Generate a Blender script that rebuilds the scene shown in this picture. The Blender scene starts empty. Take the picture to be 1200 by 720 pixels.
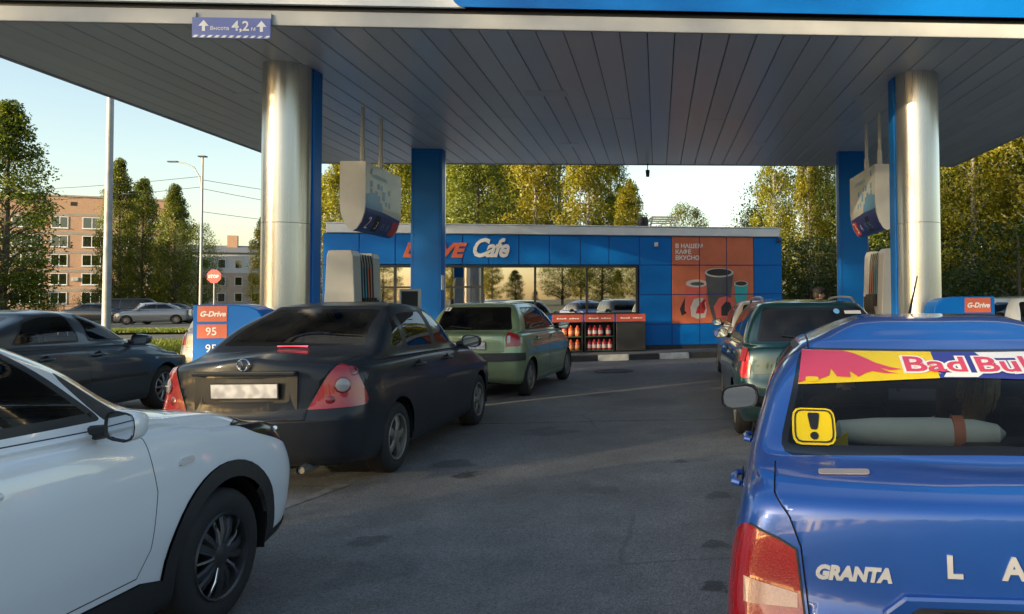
import bpy, bmesh, math, random
import numpy as np
from mathutils import Vector, Matrix
from math import sin, cos, pi, radians as RAD

scene = bpy.context.scene
col = scene.collection
random.seed(7)

# ------------------------------------------------------------------ camera
def cam_rotation(yaw, pitch, roll):
    cy, sy = cos(yaw), sin(yaw); cp, sp = cos(pitch), sin(pitch); cr, sr = cos(roll), sin(roll)
    B = Matrix(((1, 0, 0), (0, 0, -1), (0, 1, 0)))
    Rz = Matrix(((cy, -sy, 0), (sy, cy, 0), (0, 0, 1)))
    Rx = Matrix(((1, 0, 0), (0, cp, -sp), (0, sp, cp)))
    Rr = Matrix(((cr, -sr, 0), (sr, cr, 0), (0, 0, 1)))
    return Rr @ Rx @ B @ Rz
CAM_R = cam_rotation(RAD(4.07), RAD(-1.91), RAD(-0.41))
camd = bpy.data.cameras.new('camera'); cam = bpy.data.objects.new('camera', camd); col.objects.link(cam)
ax, ay, az = CAM_R[0], CAM_R[1], CAM_R[2]
m = Matrix(((ax[0], -ay[0], -az[0], 0), (ax[1], -ay[1], -az[1], 0), (ax[2], -ay[2], -az[2], 1.56), (0, 0, 0, 1)))
cam.matrix_world = m
camd.sensor_width = 36; camd.lens = 27.0; camd.sensor_fit = 'HORIZONTAL'
camd.shift_x = (600 - 835) / 1200; camd.shift_y = -(360 - 319) / 1200
camd.clip_start = 0.05; camd.clip_end = 3000
scene.camera = cam

# ------------------------------------------------------------------ sky, sun, exposure
SUN_EL = RAD(11.0)
SUN_DIR = Vector((-1.0, -0.8, 0)).normalized() * cos(SUN_EL) + Vector((0, 0, sin(SUN_EL)))   # towards the sun
world = bpy.data.worlds.new('World'); scene.world = world; world.use_nodes = True
nt = world.node_tree
sky = nt.nodes.new('ShaderNodeTexSky'); sky.sky_type = 'NISHITA'; sky.sun_disc = False
sky.sun_elevation = SUN_EL; sky.sun_rotation = math.atan2(SUN_DIR.x, SUN_DIR.y)
sky.air_density = 1.0; sky.dust_density = 1.5; sky.ozone_density = 0.4
bg = nt.nodes['Background']; bg.inputs['Strength'].default_value = 0.15
nt.links.new(sky.outputs['Color'], bg.inputs['Color'])
sund = bpy.data.lights.new('sun', 'SUN'); sun = bpy.data.objects.new('sun', sund); col.objects.link(sun)
sund.energy = 5.0; sund.angle = RAD(0.5); sund.color = (1.0, 0.80, 0.48)
sun.rotation_euler = SUN_DIR.to_track_quat('Z', 'Y').to_euler(); sun.location = (-40, -10, 30)
scene.view_settings.view_transform = 'Standard'; scene.view_settings.look = 'None'
scene.view_settings.exposure = 1.15; scene.view_settings.gamma = 1.0
scene.view_settings.use_curve_mapping = False

# ------------------------------------------------------------------ mesh helpers
def link(name, mesh, parent=None):
    o = bpy.data.objects.new(name, mesh); col.objects.link(o)
    if parent is not None: o.parent = parent
    return o
def tag(o, label=None, cat=None, group=None, kind=None):
    if label: o['label'] = label
    if cat: o['category'] = cat
    if group: o['group'] = group
    if kind: o['kind'] = kind
    return o
def thing(name, label, cat, loc=(0, 0, 0), rz=0.0, group=None):
    o = bpy.data.objects.new(name, None); col.objects.link(o)
    o.location = loc; o.rotation_euler = (0, 0, rz); o.empty_display_size = 0.2
    return tag(o, label, cat, group)
class MB:
    def __init__(s): s.v = []; s.f = []; s.m = []
    def add(s, vs, fs, mi=0):
        n = len(s.v); s.v += [tuple(p) for p in vs]; s.f += [tuple(i + n for i in f) for f in fs]; s.m += [mi] * len(fs); return s
    def box(s, c, d, mi=0, M=None):
        x, y, z = d[0] / 2, d[1] / 2, d[2] / 2
        vs = [Vector((sx * x, sy * y, sz * z)) for sz in (-1, 1) for sx, sy in ((-1, -1), (1, -1), (1, 1), (-1, 1))]
        if M is not None: vs = [M @ p for p in vs]
        c = Vector(c)
        return s.add([p + c for p in vs], [(3, 2, 1, 0), (4, 5, 6, 7), (0, 1, 5, 4), (1, 2, 6, 5), (2, 3, 7, 6), (3, 0, 4, 7)], mi)
    def b2(s, lo, hi, mi=0):
        return s.box([(a + b) / 2 for a, b in zip(lo, hi)], [b - a for a, b in zip(lo, hi)], mi)
    def prism(s, poly, axis, a, b, mi=0):
        # poly in the two remaining axes (cyclic order kept), extruded a..b along axis
        def P(p, t):
            if axis == 0: return (t, p[0], p[1])
            if axis == 1: return (p[0], t, p[1])
            return (p[0], p[1], t)
        n = len(poly)
        vs = [P(p, a) for p in poly] + [P(p, b) for p in poly]
        fs = [tuple(range(n))[::-1], tuple(range(n, 2 * n))] + [(i, (i + 1) % n, n + (i + 1) % n, n + i) for i in range(n)]
        return s.add(vs, fs, mi)
    def tube(s, pts, rad, n=8, mi=0, cap=True):
        pts = [Vector(p) for p in pts]; k = len(pts)
        if not hasattr(rad, '__len__'): rad = [rad] * k
        vs = []; prev = None
        for i, p in enumerate(pts):
            d = (pts[min(i + 1, k - 1)] - pts[max(i - 1, 0)]).normalized()
            if prev is None:
                up = Vector((0, 0, 1)) if abs(d.z) < 0.9 else Vector((1, 0, 0))
                a = d.cross(up).normalized()
            else:
                a = (prev - d * prev.dot(d)).normalized()
            prev = a; b = d.cross(a)
            for j in range(n):
                t = 2 * pi * j / n; vs.append(p + (a * cos(t) + b * sin(t)) * rad[i])
        fs = [(i * n + j, i * n + (j + 1) % n, (i + 1) * n + (j + 1) % n, (i + 1) * n + j) for i in range(k - 1) for j in range(n)]
        if cap: fs += [tuple(range(n))[::-1], tuple(range((k - 1) * n, k * n))]
        return s.add(vs, fs, mi)
    def lathe(s, prof, n=24, axis=2, c=(0, 0, 0), mi=0, a0=0.0, a1=2 * pi):
        # prof: (radius, height) pairs
        full = abs(a1 - a0 - 2 * pi) < 1e-6; k = n if full else n + 1
        vs = []
        for r, h in prof:
            for j in range(k):
                t = a0 + (a1 - a0) * j / n
                if axis == 2: p = (c[0] + r * cos(t), c[1] + r * sin(t), c[2] + h)
                elif axis == 1: p = (c[0] + r * cos(t), c[1] + h, c[2] + r * sin(t))
                else: p = (c[0] + h, c[1] + r * cos(t), c[2] + r * sin(t))
                vs.append(p)
        fs = []
        for i in range(len(prof) - 1):
            for j in range(n):
                j2 = (j + 1) % k
                fs.append((i * k + j, i * k + j2, (i + 1) * k + j2, (i + 1) * k + j))
        return s.add(vs, fs, mi)
    def mesh(s, name, mats, smooth=False, bevel=0.0, seg=1, angle=30):
        me = bpy.data.meshes.new(name); me.from_pydata(s.v, [], s.f)
        for mm in (mats if isinstance(mats, (list, tuple)) else [mats]): me.materials.append(mm)
        me.polygons.foreach_set('material_index', s.m)
        bm = bmesh.new(); bm.from_mesh(me)
        bmesh.ops.recalc_face_normals(bm, faces=bm.faces)
        if bevel > 0:
            es = [e for e in bm.edges if len(e.link_faces) == 2 and e.calc_face_angle(0) > RAD(angle)]
            bmesh.ops.bevel(bm, geom=es, offset=bevel, segments=seg, affect='EDGES', profile=0.6, clamp_overlap=True)
        if smooth:
            for f in bm.faces: f.smooth = True
            for e in bm.edges:
                if len(e.link_faces) == 2 and e.calc_face_angle(0) > RAD(38): e.smooth = False
        bm.to_mesh(me); bm.free(); me.update()
        return me
    def build(s, name, mats, parent=None, smooth=False, bevel=0.0, seg=1, angle=30):
        return link(name, s.mesh(name, mats, smooth, bevel, seg, angle), parent)
def text_mesh(body, size, extrude=0.0, shear=0.0, offset=0.0, spacing=1.0, align='LEFT', sx=1.0):
    cu = bpy.data.curves.new('t', 'FONT'); cu.body = body; cu.size = size; cu.extrude = extrude; cu.shear = shear
    cu.offset = offset; cu.space_character = spacing; cu.align_x = align; cu.resolution_u = 3
    o = bpy.data.objects.new('t', cu); col.objects.link(o)
    dg = bpy.context.evaluated_depsgraph_get()
    me = bpy.data.meshes.new_from_object(o.evaluated_get(dg), depsgraph=dg)
    bpy.data.objects.remove(o); bpy.data.curves.remove(cu)
    if sx != 1.0: me.transform(Matrix.Diagonal((sx, 1, 1, 1)))
    return me
def text_obj(name, body, size, M, mat, parent=None, **kw):
    me = text_mesh(body, size, **kw); me.transform(M); me.materials.clear(); me.materials.append(mat); me.name = name
    return link(name, me, parent)
def frame_m(origin, xdir, ydir):
    x = Vector(xdir).normalized(); y = Vector(ydir).normalized(); z = x.cross(y)
    return Matrix(((x.x, y.x, z.x, origin[0]), (x.y, y.y, z.y, origin[1]), (x.z, y.z, z.z, origin[2]), (0, 0, 0, 1)))

# ------------------------------------------------------------------ materials
def nodes(name):
    mt = bpy.data.materials.new(name); mt.use_nodes = True
    t = mt.node_tree; return mt, t, t.nodes['Principled BSDF']
def N(t, typ, **kw):
    n = t.nodes.new(typ)
    for k, v in kw.items():
        if k in n.inputs.keys(): n.inputs[k].default_value = v
        else: setattr(n, k, v)
    return n
def col4(c): return (c[0], c[1], c[2], 1.0)
def mat(name, c, rough=0.5, metal=0.0, spec=0.5, coat=0.0, var=0.0, scale=6.0, bump=0.0, bscale=60.0, emit=None, coords='Object'):
    mt, t, b = nodes(name)
    b.inputs['Base Color'].default_value = col4(c); b.inputs['Roughness'].default_value = rough
    b.inputs['Metallic'].default_value = metal; b.inputs['Specular IOR Level'].default_value = spec
    b.inputs['Coat Weight'].default_value = coat; b.inputs['Coat Roughness'].default_value = 0.04
    tc = N(t, 'ShaderNodeTexCoord')
    if var > 0:
        n = N(t, 'ShaderNodeTexNoise', Scale=scale, Detail=5.0, Roughness=0.6)
        t.links.new(tc.outputs[coords], n.inputs['Vector'])
        mx = N(t, 'ShaderNodeMix', data_type='RGBA', blend_type='MULTIPLY'); mx.inputs[0].default_value = 1.0
        rp = N(t, 'ShaderNodeMapRange'); rp.inputs['From Min'].default_value = 0.3; rp.inputs['From Max'].default_value = 0.7
        rp.inputs['To Min'].default_value = 1 - var; rp.inputs['To Max'].default_value = 1 + var * 0.5
        t.links.new(n.outputs['Fac'], rp.inputs['Value'])
        mx.inputs[6].default_value = col4(c); t.links.new(rp.outputs[0], mx.inputs[7]); t.links.new(mx.outputs[2], b.inputs['Base Color'])
        r2 = N(t, 'ShaderNodeMapRange'); r2.inputs['From Min'].default_value = 0.3; r2.inputs['From Max'].default_value = 0.7
        r2.inputs['To Min'].default_value = max(0.02, rough - 0.08); r2.inputs['To Max'].default_value = min(1, rough + 0.1)
        t.links.new(n.outputs['Fac'], r2.inputs['Value']); t.links.new(r2.outputs[0], b.inputs['Roughness'])
    if bump > 0:
        n2 = N(t, 'ShaderNodeTexNoise', Scale=bscale, Detail=4.0); t.links.new(tc.outputs[coords], n2.inputs['Vector'])
        bp = N(t, 'ShaderNodeBump', Strength=bump, Distance=0.01); t.links.new(n2.outputs['Fac'], bp.inputs['Height'])
        t.links.new(bp.outputs['Normal'], b.inputs['Normal'])
    if emit:
        b.inputs['Emission Color'].default_value = col4(emit[0]); b.inputs['Emission Strength'].default_value = emit[1]
    return mt
def paint(name, c, metal=0.35, rough=0.32, dirt=0.25, dirtcol=(0.11, 0.095, 0.075), zref=0.75, gloss=1.0):
    """car paint: flake base, clear coat, road dust that thickens towards the sills"""
    mt, t, b = nodes(name)
    tc = N(t, 'ShaderNodeTexCoord')
    sep = N(t, 'ShaderNodeSeparateXYZ'); t.links.new(tc.outputs['Object'], sep.inputs[0])
    n = N(t, 'ShaderNodeTexNoise', Scale=3.5, Detail=7.0, Roughness=0.65); t.links.new(tc.outputs['Object'], n.inputs['Vector'])
    n2 = N(t, 'ShaderNodeTexNoise', Scale=45.0, Detail=3.0); t.links.new(tc.outputs['Object'], n2.inputs['Vector'])
    h = N(t, 'ShaderNodeMapRange'); h.inputs['From Min'].default_value = zref; h.inputs['From Max'].default_value = 0.15
    h.inputs['To Min'].default_value = 0.12; h.inputs['To Max'].default_value = 1.0
    t.links.new(sep.outputs['Z'], h.inputs['Value'])
    a = N(t, 'ShaderNodeMath', operation='MULTIPLY'); t.links.new(h.outputs[0], a.inputs[0]); t.links.new(n.outputs['Fac'], a.inputs[1])
    a2 = N(t, 'ShaderNodeMath', operation='MULTIPLY_ADD'); t.links.new(n2.outputs['Fac'], a2.inputs[0]); a2.inputs[1].default_value = 0.12
    t.links.new(a.outputs[0], a2.inputs[2])
    a3 = N(t, 'ShaderNodeMath', operation='MULTIPLY', use_clamp=True); t.links.new(a2.outputs[0], a3.inputs[0]); a3.inputs[1].default_value = dirt * 2.2
    mx = N(t, 'ShaderNodeMix', data_type='RGBA'); t.links.new(a3.outputs[0], mx.inputs[0])
    mx.inputs[6].default_value = col4(c); mx.inputs[7].default_value = col4(dirtcol)
    t.links.new(mx.outputs[2], b.inputs['Base Color'])
    b.inputs['Metallic'].default_value = metal; b.inputs['Roughness'].default_value = rough; b.inputs['Specular IOR Level'].default_value = .5 * gloss
    cw = N(t, 'ShaderNodeMath', operation='MULTIPLY_ADD', use_clamp=True); t.links.new(a3.outputs[0], cw.inputs[0]); cw.inputs[1].default_value = -1.2; cw.inputs[2].default_value = gloss
    t.links.new(cw.outputs[0], b.inputs['Coat Weight'])
    cr = N(t, 'ShaderNodeMath', operation='MULTIPLY_ADD', use_clamp=True); t.links.new(a3.outputs[0], cr.inputs[0]); cr.inputs[1].default_value = 0.45; cr.inputs[2].default_value = 0.035
    t.links.new(cr.outputs[0], b.inputs['Coat Roughness'])
    bp = N(t, 'ShaderNodeBump', Strength=0.03, Distance=0.01); n3 = N(t, 'ShaderNodeTexNoise', Scale=2.2, Detail=1.0); t.links.new(tc.outputs['Object'], n3.inputs['Vector'])
    t.links.new(n3.outputs['Fac'], bp.inputs['Height']); t.links.new(bp.outputs['Normal'], b.inputs['Coat Normal'])
    return mt
def glass(name, tint=(0.6, 0.66, 0.64), refl=1.0, ior=1.5, rough=0.0, dust=0.0):
    mt = bpy.data.materials.new(name); mt.use_nodes = True; t = mt.node_tree; t.nodes.clear()
    out = N(t, 'ShaderNodeOutputMaterial'); tr = N(t, 'ShaderNodeBsdfTransparent'); tr.inputs[0].default_value = col4(tint)
    gl = N(t, 'ShaderNodeBsdfGlossy', Roughness=rough); gl.inputs[0].default_value = (refl, refl, refl, 1)
    fr = N(t, 'ShaderNodeFresnel', IOR=ior); mx = N(t, 'ShaderNodeMixShader')
    t.links.new(fr.outputs[0], mx.inputs[0]); t.links.new(tr.outputs[0], mx.inputs[1]); t.links.new(gl.outputs[0], mx.inputs[2])
    last = mx
    if dust > 0:
        df = N(t, 'ShaderNodeBsdfDiffuse'); df.inputs[0].default_value = (0.16, 0.15, 0.13, 1)
        tc = N(t, 'ShaderNodeTexCoord'); n = N(t, 'ShaderNodeTexNoise', Scale=4.0, Detail=6.0); t.links.new(tc.outputs['Object'], n.inputs['Vector'])
        mr = N(t, 'ShaderNodeMapRange'); mr.inputs['From Min'].default_value = 0.35; mr.inputs['From Max'].default_value = 0.8
        mr.inputs['To Max'].default_value = dust; t.links.new(n.outputs['Fac'], mr.inputs['Value'])
        m2 = N(t, 'ShaderNodeMixShader'); t.links.new(mr.outputs[0], m2.inputs[0]); t.links.new(mx.outputs[0], m2.inputs[1]); t.links.new(df.outputs[0], m2.inputs[2]); last = m2
    t.links.new(last.outputs[0], out.inputs[0])
    return mt
M = {}
def defmat(k, *a, **kw): M[k] = mat(k, *a, **kw)
defmat('blue_panel', (0.0, 0.14, 0.52), 0.42, spec=0.22, coat=0.0, var=0.08, scale=1.2)
defmat('blue_panel_edge', (0.003, 0.05, 0.34), 0.5)
defmat('orange_panel', (0.56, 0.14, 0.07), 0.38, var=0.16, scale=2.5)
defmat('orange', (0.62, 0.13, 0.065), 0.4, var=0.05)
defmat('white_trim', (0.66, 0.70, 0.74), 0.45, var=0.12, scale=2.0)
defmat('grey_trim', (0.42, 0.43, 0.44), 0.5, var=0.12, scale=1.5)
defmat('white_plastic', (0.58, 0.58, 0.56), 0.35, var=0.06)
defmat('print_white', (0.78, 0.78, 0.78), 0.45)
defmat('red_sign', (0.50, 0.085, 0.06), 0.4, var=0.08)
defmat('black', (0.012, 0.012, 0.013), 0.5)
defmat('black_gloss', (0.008, 0.008, 0.009), 0.12)
defmat('dark_frame', (0.02, 0.02, 0.022), 0.4)
defmat('charcoal', (0.022, 0.024, 0.028), 0.55, var=0.15)
defmat('rubber', (0.018, 0.018, 0.019), 0.75, var=0.25, scale=14, bump=0.15)
defmat('alloy', (0.36, 0.36, 0.37), 0.34, metal=0.85, var=0.2, scale=12)
defmat('alloy_dirty', (0.26, 0.245, 0.22), 0.5, metal=0.6, var=0.35, scale=10)
defmat('chrome', (0.75, 0.75, 0.76), 0.08, metal=1.0)
defmat('plastic_black', (0.02, 0.02, 0.021), 0.55, var=0.15, scale=20, bump=0.05, bscale=300)
defmat('seat_cloth', (0.035, 0.036, 0.04), 0.9, var=0.2)
defmat('interior', (0.03, 0.031, 0.034), 0.75)
defmat('galvanised', (0.36, 0.36, 0.36), 0.55, metal=0.3, var=0.25, scale=3)
defmat('concrete', (0.24, 0.235, 0.225), 0.85, var=0.25, scale=3, bump=0.3, bscale=40)
defmat('paving', (0.13, 0.13, 0.13), 0.85, var=0.3, scale=2, bump=0.2, bscale=40)
defmat('kerb_white', (0.62, 0.62, 0.60), 0.7, var=0.3, scale=5, bump=0.2)
defmat('kerb_black', (0.035, 0.036, 0.04), 0.7, var=0.3, scale=5, bump=0.2)
defmat('yellow', (0.78, 0.56, 0.0), 0.35)
defmat('pink', (0.62, 0.05, 0.11), 0.35)
defmat('sticker_blue', (0.03, 0.04, 0.26), 0.35)
defmat('pale_blue', (0.12, 0.32, 0.58), 0.4)
defmat('teal', (0.02, 0.36, 0.40), 0.4)
defmat('navy', (0.01, 0.035, 0.19), 0.35)
defmat('red', (0.52, 0.02, 0.03), 0.4)
defmat('price_red', (0.5, 0.045, 0.04), 0.4)
defmat('skin', (0.42, 0.24, 0.17), 0.55)
defmat('hair_blond', (0.62, 0.40, 0.14), 0.5, var=0.35, scale=25)
defmat('hair_dark', (0.02, 0.015, 0.012), 0.6)
defmat('sheet', (0.62, 0.66, 0.54), 0.85, var=0.12, scale=8)
defmat('strap_orange', (0.55, 0.17, 0.07), 0.6)
M['window'] = glass('window', (0.50, 0.53, 0.50), 0.9, 1.5, dust=0.10)
M['tint'] = glass('tint', (0.045, 0.05, 0.055), 0.9, 1.5, dust=0.10)
M['tint_soft'] = glass('tint_soft', (0.22, 0.24, 0.24), 0.9, 1.5, dust=0.08)
M['shop_glass'] = glass('shop_glass', (0.20, 0.20, 0.17), 0.92, 7.0, rough=0.012)
M['house_glass'] = glass('house_glass', (0.2, 0.22, 0.25), 0.9, 2.2)
def lens(name, c, rough=0.12, emit=0):
    mt, t, b = nodes(name); b.inputs['Base Color'].default_value = col4(c); b.inputs['Roughness'].default_value = 0.25
    b.inputs['Coat Weight'].default_value = 1.0; b.inputs['Coat Roughness'].default_value = 0.03
    b.inputs['Subsurface Weight'].default_value = 0.0
    tc = N(t, 'ShaderNodeTexCoord'); v = N(t, 'ShaderNodeTexVoronoi', Scale=160.0); t.links.new(tc.outputs['Object'], v.inputs['Vector'])
    mr = N(t, 'ShaderNodeMapRange'); mr.inputs['To Min'].default_value = 1.1; mr.inputs['To Max'].default_value = 0.8; t.links.new(v.outputs['Distance'], mr.inputs['Value'])
    mx = N(t, 'ShaderNodeMix', data_type='RGBA', blend_type='MULTIPLY'); mx.inputs[0].default_value = 1; mx.inputs[6].default_value = col4(c)
    t.links.new(mr.outputs[0], mx.inputs[7]); t.links.new(mx.outputs[2], b.inputs['Base Color'])
    bp = N(t, 'ShaderNodeBump', Strength=0.12, Distance=0.003); t.links.new(v.outputs['Distance'], bp.inputs['Height']); t.links.new(bp.outputs['Normal'], b.inputs['Normal'])
    return mt
M['lens_red'] = lens('lens_red', (0.36, 0.008, 0.014))
M['lens_dark_red'] = lens('lens_dark_red', (0.20, 0.010, 0.014))
M['lens_clear'] = lens('lens_clear', (0.45, 0.43, 0.42))
M['lens_amber'] = lens('lens_amber', (0.50, 0.20, 0.08))
M['lens_smoke'] = lens('lens_smoke', (0.30, 0.29, 0.29))
def steel_mat():
    mt, t, b = nodes('brushed_steel')
    tc = N(t, 'ShaderNodeTexCoord'); mp = N(t, 'ShaderNodeMapping'); mp.inputs['Scale'].default_value = (60, 60, 0.6)
    t.links.new(tc.outputs['Object'], mp.inputs[0]); n = N(t, 'ShaderNodeTexNoise', Scale=1.0, Detail=4.0); t.links.new(mp.outputs[0], n.inputs['Vector'])
    mr = N(t, 'ShaderNodeMapRange'); mr.inputs['To Min'].default_value = 0.22; mr.inputs['To Max'].default_value = 0.36; t.links.new(n.outputs['Fac'], mr.inputs['Value'])
    t.links.new(mr.outputs[0], b.inputs['Roughness'])
    n2 = N(t, 'ShaderNodeTexNoise', Scale=1.3, Detail=4.0); t.links.new(tc.outputs['Object'], n2.inputs['Vector'])
    cr = N(t, 'ShaderNodeMix', data_type='RGBA'); cr.inputs[6].default_value = (0.50, 0.49, 0.47, 1); cr.inputs[7].default_value = (0.62, 0.61, 0.59, 1)
    t.links.new(n2.outputs['Fac'], cr.inputs[0]); t.links.new(cr.outputs[2], b.inputs['Base Color'])
    b.inputs['Metallic'].default_value = 0.92
    return mt
M['steel'] = steel_mat()
def ceiling_mat():
    mt, t, b = nodes('ceiling_sheet')
    oi = N(t, 'ShaderNodeObjectInfo'); mr = N(t, 'ShaderNodeMapRange'); mr.inputs['To Min'].default_value = 0.92; mr.inputs['To Max'].default_value = 1.06
    t.links.new(oi.outputs['Random'], mr.inputs['Value'])
    mx = N(t, 'ShaderNodeMix', data_type='RGBA', blend_type='MULTIPLY'); mx.inputs[0].default_value = 1; mx.inputs[6].default_value = (0.60, 0.63, 0.67, 1)
    t.links.new(mr.outputs[0], mx.inputs[7]); t.links.new(mx.outputs[2], b.inputs['Base Color'])
    tc = N(t, 'ShaderNodeNewGeometry'); n = N(t, 'ShaderNodeTexNoise', Scale=0.5, Detail=5.0); t.links.new(tc.outputs['Position'], n.inputs['Vector'])
    r2 = N(t, 'ShaderNodeMapRange'); r2.inputs['To Min'].default_value = 0.24; r2.inputs['To Max'].default_value = 0.38; t.links.new(n.outputs['Fac'], r2.inputs['Value'])
    t.links.new(r2.outputs[0], b.inputs['Roughness']); b.inputs['Metallic'].default_value = 0.1
    return mt
M['ceiling'] = ceiling_mat()
defmat('badge_metal', (0.72, 0.72, 0.72), 0.2, metal=0.3, coat=0.5)
M['lens_pink'] = lens('lens_pink', (0.50, 0.27, 0.22))
# ------------------------------------------------------------------ cutting tools used on curved shells
def pip(x, y, poly):
    r = False; n = len(poly); j = n - 1
    for i in range(n):
        xi, yi = poly[i]; xj, yj = poly[j]
        if (yi > y) != (yj > y) and x < (xj - xi) * (y - yi) / (yj - yi) + xi: r = not r
        j = i
    return r
def cut(bm, poly, ax, flt=None, eps=1e-4):
    """cut polygon (given in axes ax) into the faces of bm that pass flt; returns the faces inside"""
    a, b = ax
    lo = (min(p[0] for p in poly) - 1e-3, min(p[1] for p in poly) - 1e-3); hi = (max(p[0] for p in poly) + 1e-3, max(p[1] for p in poly) + 1e-3)
    def bb(f, l, h):
        xs = [v.co[a] for v in f.verts]; ys = [v.co[b] for v in f.verts]
        return max(xs) >= l[0] and min(xs) <= h[0] and max(ys) >= l[1] and min(ys) <= h[1]
    x0, x1, y0, y1 = lo[0] - .3, hi[0] + .3, lo[1] - .3, hi[1] + .3
    near = []
    for f in bm.faces:
        co = f.verts[0].co
        if x0 < co[a] < x1 and y0 < co[b] < y1: near.append(f)
    if len(bm.faces) < 400: near = list(bm.faces)
    faces = set(f for f in near if (flt is None or flt(f)) and bb(f, lo, hi))
    n = len(poly)
    for i in range(n):
        p, q = poly[i], poly[(i + 1) % n]
        l = (min(p[0], q[0]) - eps, min(p[1], q[1]) - eps); h = (max(p[0], q[0]) + eps, max(p[1], q[1]) + eps)
        sub = [f for f in faces if bb(f, l, h)]
        if not sub: continue
        d = (q[0] - p[0], q[1] - p[1]); no = Vector((0, 0, 0)); no[a] = -d[1]; no[b] = d[0]; co = Vector((0, 0, 0)); co[a] = p[0]; co[b] = p[1]
        if no.length < 1e-9: continue
        es = set(e for f in sub for e in f.edges); vs = set(v for f in sub for v in f.verts)
        faces.difference_update(sub)
        r = bmesh.ops.bisect_plane(bm, geom=list(sub) + list(es) + list(vs), dist=1e-6, plane_co=co, plane_no=no.normalized())
        faces.update(g for g in r['geom'] if isinstance(g, bmesh.types.BMFace))
    out = []
    for f in faces:
        if not f.is_valid: continue
        c = f.calc_center_median()
        if pip(c[a], c[b], poly): out.append(f)
    return out
def take(bm, faces, keep=False):
    """copy faces into a new bmesh (same layers are not kept) and delete them from bm"""
    nb = bmesh.new(); mp = {}
    for f in faces:
        vs = []
        for v in f.verts:
            if v not in mp: mp[v] = nb.verts.new(v.co)
            vs.append(mp[v])
        try: g = nb.faces.new(vs); g.smooth = True; g.material_index = 0
        except ValueError: pass
    if not keep: bmesh.ops.delete(bm, geom=faces, context='FACES')
    nb.normal_update()
    return nb
def bm_obj(bm, name, mats, parent=None, off=None):
    me = bpy.data.meshes.new(name); bm.to_mesh(me); bm.free()
    if off is not None: me.transform(Matrix.Translation(off))
    for mm in (mats if isinstance(mats, (list, tuple)) else [mats]): me.materials.append(mm)
    return link(name, me, parent)

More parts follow.
